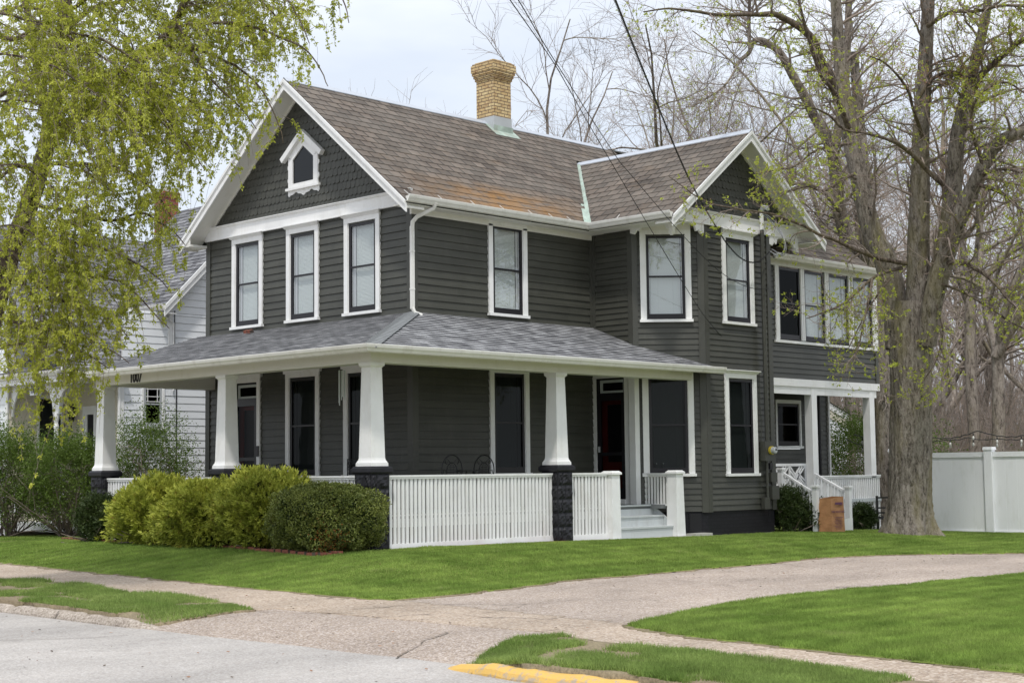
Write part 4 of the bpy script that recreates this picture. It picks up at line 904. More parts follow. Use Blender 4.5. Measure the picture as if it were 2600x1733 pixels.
# ---- measured positions: limb points are (x, y, z, radius) in metres
TB_TRUNK = [[12.8,-2.26,-0.35,0.4362],[12.77,-2.29,0.19,0.4317],[12.75,-2.35,0.82,0.4135],[12.71,-2.43,1.91,0.409],[12.66,-2.49,2.82,0.4135],[12.62,-2.54,3.54,0.4362],[12.59,-2.59,4.27,0.4453],[12.56,-2.62,4.72,0.3908]]
TB_LIMBS = [[[12.51,-2.31,3.73,0.2644],[12.49,-2.26,4.84,0.2456],[12.4,-2.11,5.67,0.2267],[12.32,-1.92,6.12,0.2077],[12.16,-1.74,7.28,0.1885],[12.06,-1.6,8.3,0.1692],[11.98,-1.49,9.36,0.1498],[12.01,-1.43,9.96,0.1302],[11.97,-1.39,11.28,0.1105],[11.92,-1.35,12.72,0.0907],[11.83,-1.33,14.64,0.0707]],[[12.65,-2.59,3.72,0.2636],[12.57,-2.78,4.8,0.2395],[12.43,-2.93,6.02,0.2156],[12.3,-3.09,7.29,0.1919],[12.18,-3.2,8.06,0.1683],[12.07,-3.39,9.27,0.1448],[11.96,-3.6,10.78,0.1215],[11.86,-3.79,12.08,0.0984],[11.71,-4.03,14.08,0.0753]],[[12.55,-2.93,3.79,0.2251],[12.41,-3.21,4.66,0.2066],[12.33,-3.54,5.43,0.1884],[12.23,-3.82,5.98,0.1704],[12.2,-4.2,6.67,0.1527],[12.17,-4.55,7.24,0.1352],[12.13,-4.88,7.62,0.1179],[12.1,-5.18,7.73,0.1009],[12.18,-5.59,7.77,0.0841],[12.39,-6.1,7.55,0.0675]],[[12.54,-3.21,5.03,0.1975],[12.56,-3.46,5.82,0.1821],[12.53,-3.67,6.78,0.1669],[12.45,-3.83,7.69,0.1517],[12.41,-3.99,8.34,0.1367],[12.39,-4.17,8.86,0.1217],[12.38,-4.36,9.44,0.1068],[12.37,-4.55,10.04,0.0919],[12.33,-4.71,10.61,0.0772],[12.27,-4.94,11.89,0.0625],[12.19,-5.19,13.6,0.048]],[[12.36,-4.19,8.66,0.0795],[12.24,-4.51,9.03,0.0701],[12.21,-4.91,9.3,0.0607],[12.11,-5.24,9.44,0.0516],[12.03,-5.57,9.57,0.0426],[12.16,-6.13,9.74,0.0338]],[[12.11,-1.41,9.21,0.1121],[11.71,-1.3,9.6,0.1034],[11.44,-1.32,9.95,0.0947],[11.17,-1.35,10.23,0.0861],[10.81,-1.27,10.48,0.0776],[10.39,-1.12,10.63,0.0693],[10.11,-1.1,10.66,0.061],[9.74,-0.97,10.61,0.0528],[9.37,-0.85,10.56,0.0446],[8.85,-0.58,10.5,0.0366],[8.33,-0.31,10.53,0.0287],[7.87,-0.09,10.54,0.0208],[7.38,0.16,10.42,0.0131]],[[12.01,-2.86,5.43,0.0492],[11.6,-2.78,5.47,0.0461],[11.17,-2.69,5.49,0.0429],[10.77,-2.63,5.56,0.0399],[10.36,-2.57,5.64,0.0369],[9.95,-2.5,5.74,0.0339],[9.52,-2.42,5.81,0.0309],[9.11,-2.35,5.93,0.028],[8.7,-2.28,6.01,0.0252],[8.29,-2.21,6.07,0.0224],[7.86,-2.11,6.09,0.0196],[7.37,-1.96,6.12,0.0168],[6.9,-1.83,6.17,0.0142],[6.46,-1.74,6.29,0.0115],[6.11,-1.74,6.4,0.0089],[5.73,-1.71,6.56,0.0063]],[[11.95,-2.78,5.33,0.0403],[11.59,-2.73,5.25,0.0371],[11.25,-2.7,5.15,0.034],[10.95,-2.71,5.04,0.0309],[10.65,-2.71,4.89,0.0278],[10.32,-2.68,4.68,0.0248],[10.01,-2.68,4.51,0.0218],[9.67,-2.63,4.36,0.0189],[9.35,-2.63,4.27,0.016],[8.99,-2.57,4.16,0.0132],[8.68,-2.58,4.09,0.0104]],[[10.49,-2.96,4.97,0.0258],[10.29,-2.99,4.52,0.0219],[10.07,-3.01,4.08,0.0181],[9.86,-3.02,3.64,0.0142],[9.62,-3.02,3.29,0.0105]],[[12.32,-3.46,5.35,0.0533],[12.18,-3.92,5.36,0.0465],[12.11,-4.42,5.12,0.0398],[11.97,-4.85,4.79,0.0333],[11.84,-5.26,4.36,0.0269],[11.86,-5.85,3.98,0.0208]],[[12.15,-4.34,6.91,0.048],[12.09,-4.68,6.75,0.0423],[11.99,-5.0,6.58,0.0368],[11.9,-5.31,6.32,0.0313],[11.84,-5.63,5.97,0.026],[11.9,-6.07,5.46,0.0208]],[[11.65,-3.47,8.71,0.0398],[11.73,-3.63,8.97,0.039],[11.85,-3.81,9.13,0.0382],[11.95,-3.98,9.2,0.0374],[12.06,-4.13,9.16,0.0367],[12.12,-4.22,9.06,0.0359],[12.17,-4.29,8.74,0.0351]],[[12.3,-3.39,4.97,0.0311],[12.23,-3.87,4.81,0.0263],[12.24,-4.42,4.45,0.0217],[12.31,-5.01,4.02,0.0171],[12.35,-5.61,3.77,0.0127]],[[12.18,-3.65,6.97,0.0532],[11.69,-3.55,7.22,0.0484],[11.23,-3.47,7.49,0.0436],[10.78,-3.39,7.66,0.0389],[10.35,-3.33,7.71,0.0343],[9.87,-3.21,7.76,0.0298],[9.39,-3.08,7.78,0.0253],[8.94,-3.02,8.02,0.0209],[8.49,-2.93,8.11,0.0166],[8.01,-2.81,8.1,0.0123]],[[11.85,-3.42,7.9,0.0443],[11.25,-3.58,8.32,0.036],[10.66,-3.74,8.72,0.0279],[9.96,-3.78,9.02,0.02],[9.28,-3.8,9.06,0.0125]],[[11.91,-1.67,8.37,0.0646],[11.41,-1.73,8.89,0.0566],[10.96,-1.82,9.12,0.0487],[10.51,-1.9,9.3,0.0411],[9.94,-1.94,10.18,0.0335],[9.47,-2.07,10.95,0.0262]],[[11.7,-3.69,10.16,0.053],[11.57,-4.25,10.29,0.0446],[11.49,-4.85,10.18,0.0364],[11.41,-5.44,10.16,0.0285],[11.32,-6.01,9.98,0.0208]],[[11.68,-1.83,8.04,0.0366],[10.9,-1.86,7.87,0.0305],[10.15,-1.93,7.62,0.0247],[9.42,-1.99,7.24,0.019],[8.68,-2.07,7.04,0.0136],[7.9,-2.11,6.85,0.0083]],[[12.09,-4.58,7.05,0.039],[11.94,-5.05,7.05,0.0313],[11.77,-5.48,6.92,0.0239],[11.72,-6.03,6.71,0.0166]],[[11.77,-1.84,7.4,0.0366],[11.08,-1.88,7.12,0.0306],[10.42,-1.93,6.85,0.0248],[9.71,-1.98,6.84,0.0191],[8.96,-1.97,6.62,0.0137],[8.3,-2.01,6.24,0.0084]],[[11.53,-2.76,5.08,0.0222],[10.99,-2.61,4.52,0.0175],[10.55,-2.56,3.97,0.013],[10.15,-2.6,3.6,0.0086]],[[12.3,-3.34,4.55,0.0178],[12.33,-3.45,4.01,0.015],[12.18,-3.36,3.38,0.0121],[11.93,-3.19,2.94,0.0094],[11.79,-3.17,2.72,0.0066]],[[12.08,-4.59,7.22,0.039],[11.65,-4.58,7.86,0.0333],[11.45,-4.8,8.4,0.0277],[11.56,-5.31,8.67,0.0222],[11.64,-5.72,8.39,0.0168]]]
TB_BEHIND = [[[18.1,1.65,2.06,0.2085],[17.77,1.56,4.24,0.1976],[17.46,1.5,5.97,0.1867],[17.08,1.61,6.83,0.1759],[16.78,1.66,7.62,0.1652],[16.56,1.6,8.52,0.1545],[16.37,1.56,9.08,0.1439],[16.08,1.64,9.55,0.1333],[15.79,1.72,9.95,0.1228],[15.5,1.79,10.41,0.1124],[15.23,1.86,10.75,0.102],[14.9,1.97,11.26,0.0917],[14.67,2.02,11.43,0.0815],[14.34,2.17,11.59,0.0713],[14.1,2.25,11.52,0.0612],[13.95,2.27,11.24,0.0512],[13.71,2.38,11.01,0.0412],[13.53,2.42,10.82,0.0312]],[[13.76,2.12,11.26,0.0468],[13.72,2.1,11.8,0.0434],[13.7,2.05,12.43,0.0399],[13.65,2.02,13.05,0.0364]],[[16.12,1.41,8.98,0.1283],[16.24,1.16,10.04,0.1123],[16.24,0.99,11.42,0.0962],[16.21,0.87,12.7,0.0802],[16.16,0.72,14.3,0.0642]],[[16.33,1.37,7.54,0.0642],[15.67,1.42,7.95,0.054],[15.03,1.49,8.09,0.044],[14.33,1.65,7.97,0.0342],[13.71,1.71,8.06,0.0246],[12.96,1.93,7.79,0.0152]],[[13.62,2.31,10.98,0.0312],[13.23,2.42,10.4,0.0259],[12.82,2.51,10.08,0.0205],[12.35,2.68,9.77,0.0153],[11.98,2.71,9.67,0.0101]]]
TB_LEFT_TRUNK = [[-6.15,1.74,-0.57,0.242],[-6.1,1.64,0.93,0.2126],[-6.01,1.5,2.45,0.183],[-5.85,1.33,3.55,0.1593],[-5.68,1.19,4.36,0.1415],[-5.51,1.08,4.92,0.1297],[-5.33,0.94,5.67,0.1179],[-5.21,0.85,6.44,0.109],[-5.14,0.8,7.33,0.0969],[-5.08,0.77,8.1,0.0848],[-5.09,0.76,9.39,0.0631],[-5.1,0.7,11.0,0.0317]]
TB_LEFT_LIMBS = [[[-5.17,0.95,6.02,0.0531],[-4.93,0.51,6.41,0.0511],[-4.66,0.04,6.83,0.0491],[-4.33,-0.52,7.39,0.0471],[-4.26,-0.77,7.65,0.0451],[-4.22,-0.98,7.89,0.0432],[-4.19,-1.19,8.23,0.0412],[-4.17,-1.46,9.04,0.0393]],[[-5.22,0.97,6.2,0.075],[-5.24,1.14,6.87,0.0667],[-5.27,1.32,7.54,0.0583],[-5.29,1.52,8.09,0.0498],[-5.33,1.72,8.66,0.0411],[-5.39,1.9,9.61,0.0324]],[[-4.5,-0.92,7.43,0.0272],[-4.32,-1.32,7.45,0.024],[-4.09,-1.76,7.43,0.0209],[-3.88,-2.17,7.31,0.0178],[-3.74,-2.49,7.16,0.0147],[-3.61,-2.82,6.99,0.0117],[-3.53,-3.07,6.68,0.0087],[-3.54,-3.24,6.41,0.0058]],[[-4.89,0.01,6.65,0.0307],[-4.7,-0.41,7.15,0.0278],[-4.49,-0.8,7.21,0.025],[-4.29,-1.16,7.18,0.0221],[-4.12,-1.47,7.02,0.0194],[-3.96,-1.78,6.84,0.0166],[-3.8,-2.07,6.56,0.0139],[-3.74,-2.26,6.29,0.0112],[-3.69,-2.43,5.94,0.0085],[-3.71,-2.54,5.68,0.0059]],[[-4.32,-1.17,7.89,0.0272],[-4.12,-1.61,8.14,0.0235],[-3.87,-2.08,8.03,0.0199],[-3.62,-2.51,7.68,0.0163],[-3.62,-2.7,7.47,0.0127],[-3.62,-2.89,7.18,0.0092],[-3.65,-3.05,6.96,0.0058]],[[-4.25,-1.28,8.19,0.0302],[-3.89,-1.89,8.56,0.0252],[-3.46,-2.51,8.38,0.0203],[-3.28,-2.86,8.04,0.0154],[-3.15,-3.15,7.64,0.0106],[-3.16,-3.3,7.3,0.0059]],[[-5.86,1.19,7.5,0.0402],[-5.74,0.95,7.45,0.0375],[-5.63,0.71,7.54,0.0348],[-5.54,0.5,7.55,0.0321],[-5.45,0.26,7.72,0.0295],[-5.34,0.01,7.82,0.0268],[-5.17,-0.31,8.09,0.0242]],[[-6.59,0.52,7.36,0.0266],[-6.23,0.03,7.59,0.0241],[-5.92,-0.37,7.48,0.0217],[-5.82,-0.53,7.24,0.0192],[-5.54,-0.89,7.11,0.0168],[-5.28,-1.22,6.85,0.0144],[-5.15,-1.42,6.67,0.012],[-5.11,-1.51,6.35,0.0096],[-5.07,-1.6,5.94,0.0072]],[[-6.32,0.67,3.83,0.0266],[-6.17,0.47,3.9,0.024],[-5.98,0.23,3.97,0.0214],[-5.71,-0.09,4.03,0.0188],[-5.36,-0.48,3.95,0.0162],[-5.12,-0.76,3.89,0.0136],[-4.95,-0.94,3.68,0.011],[-4.8,-1.11,3.43,0.0084],[-4.66,-1.26,3.22,0.0059]],[[-6.4,0.51,3.48,0.0205],[-6.25,0.31,3.39,0.018],[-5.98,-0.0,3.3,0.0156],[-5.64,-0.39,3.17,0.0131],[-5.5,-0.57,3.13,0.0107],[-5.28,-0.82,2.95,0.0082],[-5.09,-1.05,2.74,0.0058]],[[-5.44,1.04,5.11,0.0279],[-5.04,0.41,4.97,0.0241],[-4.8,-0.06,4.83,0.0203],[-4.61,-0.5,4.9,0.0166],[-4.6,-0.74,4.83,0.013],[-4.46,-1.1,4.59,0.0094],[-4.44,-1.34,4.38,0.0059]],[[-5.28,0.76,6.16,0.0371],[-5.13,0.29,6.32,0.0307],[-4.94,-0.19,6.3,0.0243],[-4.62,-0.79,6.19,0.0181],[-4.38,-1.28,5.78,0.0119],[-4.31,-1.6,5.38,0.0059]],[[-5.43,0.69,5.63,0.0337],[-5.26,0.28,5.62,0.028],[-5.09,-0.12,5.55,0.0224],[-4.83,-0.59,5.4,0.0168],[-4.61,-1.01,5.0,0.0113],[-4.56,-1.25,4.68,0.0059]],[[-5.04,1.0,6.87,0.0378],[-4.81,0.62,7.04,0.0314],[-4.58,0.29,6.95,0.025],[-4.1,-0.31,6.8,0.0187],[-3.69,-0.79,6.34,0.0124],[-3.49,-1.06,5.91,0.0062]],[[-5.37,0.92,5.54,0.0371],[-5.76,0.83,5.6,0.0295],[-6.08,0.71,5.36,0.022],[-6.46,0.68,4.95,0.0148]],[[-5.17,0.89,6.51,0.0375],[-5.66,0.79,6.73,0.0296],[-6.1,0.7,6.51,0.0221],[-6.53,0.6,6.18,0.0148]],[[-5.67,0.73,4.86,0.0273],[-5.5,0.31,4.58,0.0229],[-5.26,-0.21,4.43,0.0185],[-5.03,-0.72,4.27,0.0142],[-4.84,-1.17,4.01,0.0099],[-4.78,-1.49,3.75,0.0058]],[[-5.91,0.62,4.34,0.024],[-5.71,0.26,3.95,0.0202],[-5.52,-0.1,3.64,0.0166],[-5.39,-0.44,3.56,0.0129],[-5.21,-0.8,3.37,0.0093],[-5.11,-1.07,3.12,0.0058]],[[-4.99,0.99,7.65,0.038],[-4.76,0.6,8.0,0.0331],[-4.42,0.11,8.1,0.0283],[-4.12,-0.33,8.19,0.0235],[-3.8,-0.74,7.91,0.0187],[-3.5,-1.15,7.76,0.014],[-3.32,-1.42,7.42,0.0093]],[[-5.03,0.99,8.03,0.038],[-4.75,0.52,8.51,0.0331],[-4.31,-0.06,8.6,0.0283],[-3.88,-0.63,8.62,0.0235],[-3.48,-1.12,8.28,0.0187],[-3.16,-1.52,7.87,0.014],[-3.02,-1.74,7.48,0.0093]],[[-4.48,-1.1,7.56,0.0241],[-4.25,-1.4,6.87,0.0195],[-4.13,-1.63,6.55,0.0149],[-3.92,-1.95,6.16,0.0104],[-3.84,-2.14,5.9,0.0059]],[[-6.81,0.04,6.1,0.0172],[-6.47,-0.48,6.21,0.0143],[-6.19,-0.88,6.01,0.0114],[-5.94,-1.23,5.56,0.0085],[-5.81,-1.45,5.09,0.0056]],[[-6.68,0.28,5.34,0.0174],[-6.34,-0.27,5.36,0.0134],[-6.11,-0.66,5.07,0.0095],[-5.91,-0.99,4.51,0.0057]],[[-6.85,-0.01,6.84,0.0172],[-6.42,-0.6,6.75,0.0143],[-6.06,-1.08,6.49,0.0114],[-5.69,-1.55,6.06,0.0085],[-5.44,-1.88,5.53,0.0056]],[[-6.73,0.14,4.5,0.0144],[-6.36,-0.33,4.54,0.0114],[-6.1,-0.66,4.21,0.0086],[-5.87,-0.93,3.71,0.0057]],[[-6.7,0.32,7.53,0.0176],[-6.26,-0.29,7.37,0.0151],[-5.82,-0.87,7.04,0.0127],[-5.37,-1.44,6.54,0.0104],[-5.09,-1.84,5.99,0.008],[-4.93,-2.11,5.45,0.0057]],[[-6.54,0.45,2.68,0.0145],[-6.33,0.14,2.96,0.0123],[-6.12,-0.16,3.01,0.0101],[-5.94,-0.41,2.95,0.0079],[-5.76,-0.65,2.77,0.0057]],[[-6.1,0.39,4.23,0.0207],[-5.95,0.18,3.81,0.0177],[-5.8,-0.04,3.33,0.0147],[-5.71,-0.21,3.03,0.0117],[-5.49,-0.53,2.84,0.0087],[-5.32,-0.79,2.66,0.0058]]]
TB_WIRES = [[[-9.69,-11.87,5.08,0.0021],[-5.05,-8.12,6.11,0.0034],[-1.83,-5.74,6.55,0.0042],[-0.18,-4.57,6.64,0.0046],[2.41,-2.89,6.52,0.0053],[7.43,-0.66,4.82,0.0063],[9.09,-0.12,4.12,0.0066],[10.66,-0.06,3.3,0.0069]],[[-9.63,-11.93,5.08,0.0021],[-4.99,-8.18,6.11,0.0034],[-1.83,-5.74,6.6,0.0042],[3.34,-2.42,6.53,0.0055],[4.3,-1.94,6.41,0.0057],[7.4,-0.73,5.73,0.0063],[9.04,-0.35,5.24,0.0066],[10.11,-0.27,5.02,0.0068],[10.82,-0.28,5.05,0.0069]],[[-9.08,-12.5,5.13,0.0042],[-3.55,-8.27,6.4,0.0072],[1.4,-4.78,6.87,0.0097],[5.81,-2.07,6.49,0.0118],[8.65,-0.62,5.99,0.0131],[9.33,-0.42,5.73,0.0133],[9.81,-0.32,5.59,0.0135],[10.2,-0.28,5.55,0.0114],[10.49,-0.31,5.61,0.0114],[10.79,-0.35,5.83,0.0115]],[[10.79,-0.35,5.83,0.0092],[10.6,-0.72,5.69,0.0091],[10.58,-0.86,5.82,0.0091],[10.63,-0.79,6.06,0.0091],[10.75,-0.52,6.34,0.0092],[10.6,-0.32,6.61,0.0092]]]
TB_YARD = {"walkU":[[-2.9,10.03],[-3.16,6.1],[-3.52,1.4],[-3.82,-1.85],[-4.03,-5.0]],"walkUR":[[-4.57,-9.15],[-4.89,-9.93],[-5.17,-11.73],[-5.26,-12.36],[-5.45,-13.67],[-5.73,-14.58]],"stripU":[[-5.01,5.43],[-5.15,2.3],[-4.79,1.81],[-4.9,0.12],[-5.22,-1.37],[-5.1,-2.28],[-5.34,-3.59],[-5.67,-4.57]],"stripL":[[-5.67,-4.57],[-6.33,-4.41],[-6.64,-4.38],[-6.94,-4.06],[-6.83,-3.69],[-6.66,-2.07],[-6.6,-0.48],[-6.57,2.05]],"stripRU":[[-7.13,-9.53],[-6.52,-9.18],[-5.91,-8.92],[-5.62,-9.23],[-5.72,-9.78],[-5.86,-10.9],[-5.99,-12.13],[-6.17,-13.03],[-6.42,-14.28]],"stripRL":[[-7.15,-9.55],[-7.33,-10.39],[-7.37,-11.58],[-7.43,-12.56]],"drU":[[-4.03,-5.0],[-2.92,-5.0],[-1.66,-4.82],[-0.44,-4.5],[2.45,-4.49],[4.58,-4.57],[6.2,-4.37],[7.53,-4.74],[9.29,-6.5]],"drL":[[-4.57,-9.15],[-3.09,-8.77],[-1.93,-8.44],[-0.21,-8.52],[2.01,-8.69],[4.31,-8.92]],"roadb":[[-7.08,-4.2],[-6.94,-5.17],[-7.29,-7.28],[-7.6,-8.44],[-7.54,-9.59]]}
TB_CRACKS = [[[-4.46,-7.03],[-4.29,-7.05],[-3.94,-6.91]],[[-3.16,-6.66],[-2.86,-6.55],[-2.65,-6.59],[-2.47,-6.72]],[[-5.0,-5.52],[-4.7,-5.63],[-4.34,-5.66]],[[-7.1,-8.48],[-6.64,-8.29],[-6.25,-8.1],[-5.91,-8.02]],[[4.58,-4.57],[4.14,-5.32],[4.07,-5.75],[3.84,-6.55],[3.91,-7.02],[4.0,-7.33],[4.16,-7.97]],[[0.63,-5.56],[0.45,-6.21],[0.18,-6.98]],[[0.8,-6.45],[1.62,-6.36],[2.47,-6.41]],[[-8.48,-4.07],[-8.13,-4.35],[-7.81,-4.59],[-7.37,-4.7]],[[-9.88,-8.11],[-9.56,-8.33],[-9.21,-8.62],[-8.97,-9.09],[-8.48,-9.69]],[[-8.58,-9.57],[-8.24,-9.7],[-7.96,-9.93],[-7.8,-10.1]],[[-5.07,-2.17],[-4.88,-2.16],[-4.62,-2.18]],[[-4.66,-8.99],[-4.55,-9.05],[-4.41,-9.05]],[[-5.71,-4.68],[-5.6,-5.09],[-5.29,-5.89]]]
# ================================================================== GROUND, STREET, LAWNS
def smv(t): t = np.clip(t, 0, 1); return t * t * (3 - 2 * t)
def H(x, y):
    x = np.asarray(x, float); y = np.asarray(y, float)
    b = -.012 * np.clip(x - 1, 0, 13) - .05 * np.clip(x - 14, 0, 5) - .012 * np.clip(y - 6, 0, 15)
    fx = smv((-.8 - x) / 3.2); fy = smv((-1.8 - y) / 2.6); d = 1 - (1 - fx) * (1 - fy)
    return b * (1 - d) - .27 * d - .03 * smv((-4.2 - x) / 2.6)
def Hd(x, y):   # pavement: dips to the gutter line
    x = np.asarray(x, float); y = np.asarray(y, float); return H(x, y) - 0.16 * smv((-5.75 - x + 0.10 * (vnoise(x, y, 1.3, 9) - .5)) / 1.75)
def Hs(x, y):   # grass strips fall to the apron at their ends
    x = np.asarray(x, float); y = np.asarray(y, float); w = np.maximum(smv((-3.3 - y) / 1.2) * (y > -7), smv((y + 10.4) / 1.2) * (y < -7)); return H(x, y) * (1 - w) + (Hd(x, y) + 0.004) * w
def depth(x, y): return (x - CAM.x) * cw.x + (y - CAM.y) * cw.y
def project(p):
    q = p - np.array(CAM); z = q @ np.array(cw); f = 54.391 / 36 * 2352
    return 1176 + f * (q @ np.array(cr)) / z, 784 - f * (q @ np.array(cu)) / z, z
def at_px(xd, d, y=1060.0):
    """ground point seen in column xd at depth d"""
    f = 54.391 / 36 * 2352; v = Vector(cw) * d + Vector(cr) * ((xd - 1176) / f * d) - Vector(cu) * ((y - 784) / f * d)
    q = CAM + v; return q.x, q.y
Y_ = TB_YARD
def interp(tab, y, a=1, b=0):
    t = sorted([(p[a], p[b]) for p in tab]); return np.interp(y, [q[0] for q in t], [q[1] for q in t])
WU = Y_['walkU'] + [[-4.25, -7.0]] + Y_['walkUR'] + [[-5.9, -18], [-2.9, 40]]
SU = Y_['stripU'] + [[-5.1, 40]]
def in_poly(px, py, poly):
    c = np.zeros(px.shape, bool); n = len(poly); j = n - 1
    for i in range(n):
        xi, yi = poly[i]; xj, yj = poly[j]
        t = ((yi > py) != (yj > py)) & (px < (xj - xi) * (py - yi) / (yj - yi + 1e-12) + xi); c ^= t; j = i
    return c
def vnoise(x, y, s, seed=0):
    x = x * s; y = y * s; xi = np.floor(x).astype(int); yi = np.floor(y).astype(int); fx = smv(x - xi); fy = smv(y - yi)
    def r(a, b): v = np.sin(a * 127.1 + b * 311.7 + seed * 17.3) * 43758.5453; return v - np.floor(v)
    return (r(xi, yi) * (1 - fx) + r(xi + 1, yi) * fx) * (1 - fy) + (r(xi, yi + 1) * (1 - fx) + r(xi + 1, yi + 1) * fx) * fy
def sheet(name, x0, x1, y0, y1, cell, poly_fn, zfn, mat, kind='structure', rag=0.0, label=None):
    nx, ny = int((x1 - x0) / cell) + 1, int((y1 - y0) / cell) + 1
    xs = x0 + np.arange(nx + 1) * cell; ys = y0 + np.arange(ny + 1) * cell
    X, Yg = np.meshgrid(xs, ys, indexing='ij'); cx, cy = X[:-1, :-1] + cell / 2, Yg[:-1, :-1] + cell / 2
    r = (vnoise(cx, cy, 2.2, 1) - 0.5) * rag + (vnoise(cx, cy, 7.0, 2) - 0.5) * rag * 0.7 if rag else 0
    keep = poly_fn(cx + r, cy + r)
    idx = np.arange((nx + 1) * (ny + 1)).reshape(nx + 1, ny + 1)
    F = np.stack([idx[:-1, :-1], idx[1:, :-1], idx[1:, 1:], idx[:-1, 1:]], -1)[keep]
    V = np.stack([X.ravel(), Yg.ravel(), zfn(X, Yg).ravel()], -1); used = np.unique(F); rm = -np.ones(len(V), int); rm[used] = np.arange(len(used))
    # skirt round the border so that no daylight shows under the sheet
    Kp = np.pad(keep, 1); sk = []
    for (di, dj, a, b) in ((-1, 0, (0, 0), (0, 1)), (1, 0, (1, 1), (1, 0)), (0, -1, (1, 0), (0, 0)), (0, 1, (0, 1), (1, 1))):
        e = keep & ~Kp[1 + di:Kp.shape[0] - 1 + di, 1 + dj:Kp.shape[1] - 1 + dj]; ii, jj = np.nonzero(e); sk.append(np.stack([idx[ii + a[0], jj + a[1]], idx[ii + b[0], jj + b[1]]], -1))
    sk = np.concatenate(sk); VV = V[used]; F2 = rm[F]; q = rm[sk]; base = len(VV); lowv = VV[q.ravel()] - [0, 0, 0.07]; li = base + np.arange(len(lowv)).reshape(-1, 2)
    F2 = np.concatenate([F2, np.stack([q[:, 0], q[:, 1], li[:, 1], li[:, 0]], -1)]); VV = np.concatenate([VV, lowv])
    o = raw_mesh(name, VV, F2, mat, smooth=False); o['kind'] = kind
    return o
# wide ground with a wooded rise far behind the fence
gx = np.concatenate([np.arange(-200, -24, 22), np.arange(-24, 30, 0.75), np.arange(30, 120, 6), np.arange(120, 700, 60)])
gy = np.concatenate([np.arange(-300, -30, 30), np.arange(-30, 30, 0.75), np.arange(30, 120, 6), np.arange(120, 700, 60)])
GX, GY = np.meshgrid(gx, gy, indexing='ij')
dd = depth(GX, GY); rise = 4.2 * smv((dd - 58) / 60) * (0.75 + 0.5 * vnoise(GX, GY, 0.035, 5))
def Hall(x, y):
    d = depth(np.asarray(x, float), np.asarray(y, float)); return H(x, y) + 4.2 * smv((d - 58) / 60) * (0.75 + 0.5 * vnoise(np.asarray(x, float), np.asarray(y, float), 0.035, 5))
GZ = H(GX, GY) - 0.07 + rise - 0.12 * smv((-6.3 - GX) / 0.5)
idx = np.arange(GX.size).reshape(GX.shape); Fg = np.stack([idx[:-1, :-1], idx[1:, :-1], idx[1:, 1:], idx[:-1, 1:]], -1).reshape(-1, 4)
g = raw_mesh('ground', np.stack([GX.ravel(), GY.ravel(), GZ.ravel()], -1), Fg, 'far_ground', smooth=True); g['kind'] = 'structure'
# road
RBx = lambda y: np.where(np.asarray(y) > -4.3, -6.93, np.where(np.asarray(y) < -9.4, -7.30 - 0.0 * np.asarray(y), interp(Y_['roadb'], y)))
sheet('road', -32, -6.4, -45, 45, 0.3, lambda x, y: x < -6.3, lambda x, y: np.full(x.shape, -0.405) + 0.004 * np.clip(-8 - x, 0, 8), 'road_mat')
# driveway apron + drive
def drive_fn(x, y):
    ed = interp(Y_['roadb'], y); up = np.where(x > 9.3, -4.3 - 0.0 * x, -4.2)
    main = (x < 40) & (y < up + np.where(x < -5.0, 0.7, 0)) & (y > -10.4) & (x > -7.95)
    return main
sheet('driveway', -8.0, 30, -10.6, -3.3, 0.1, drive_fn, lambda x, y: Hd(x, y) + 0.008, 'drive_mat')
def walk_fn(x, y):
    a = interp(WU, y); lo = np.where(y > -4.6, -5.6, np.where(y > -9.0, -5.45, -6.6)); return (x < a + 0.15) & (x > lo)
sheet('sidewalk', -7, -2.4, -40, 30, 0.1, walk_fn, lambda x, y: Hd(x, y) + 0.016, 'walk_mat')
# expansion joints sawn across the walk and drive
jt = MB()
def joint(x0, y0, x1, y1, w=0.007, n=24):
    d = Vector((x1 - x0, y1 - y0)); p = Vector((-d.y, d.x)).normalized() * w / 2
    for i in range(n):
        if random.random() < 0.35: continue
        a, b = Vector((x0, y0)) + d * i / n, Vector((x0, y0)) + d * (i + 1) / n
        z = lambda q: float(Hd(q.x, q.y)) + 0.0205
        jt.face([(a.x - p.x, a.y - p.y, z(a)), (a.x + p.x, a.y + p.y, z(a)), (b.x + p.x, b.y + p.y, z(b)), (b.x - p.x, b.y - p.y, z(b))])
for y in (6, 2.2, -1.6, -5.2, -8.8, -12.4): joint(-5.5, y, -3.6, y + random.uniform(-.03, .03))
joint(-4.6, -5.1, -4.9, -9.0); joint(-1.3, -4.9, -0.9, -8.4); joint(2.6, -6.9, 8.5, -6.3); joint(-6.9, -6.2, -4.9, -7.2)
for c in TB_CRACKS:
    q = [Vector((a, b)) for a, b in c]; fine = [q[0]]
    for a, b in zip(q[:-1], q[1:]):
        n = max(2, int((b - a).length / 0.07))
        for i in range(1, n + 1): fine.append(a.lerp(b, i / n) + Vector((random.uniform(-.022, .022), random.uniform(-.022, .022))))
    road_ = q[0].x < -7.1
    for k_, (a, b) in enumerate(zip(fine[:-1], fine[1:])):
        w = (0.003 + 0.007 * abs(math.sin(k_ * 0.23 + q[0].y))) * (0.8 if road_ else 1.0); z = -0.398 + 0.004 * max(0, -8 - a.x) if road_ else float(Hd(a.x, a.y)) + 0.024; d = (b - a).normalized(); p_ = Vector((-d.y, d.x)) * w
        jt.face([(a.x - p_.x, a.y - p_.y, z), (a.x + p_.x, a.y + p_.y, z), (b.x + p_.x, b.y + p_.y, z), (b.x - p_.x, b.y - p_.y, z)])
j = jt.build('pavement_cracks', 'crack_dirt'); j['kind'] = 'structure'

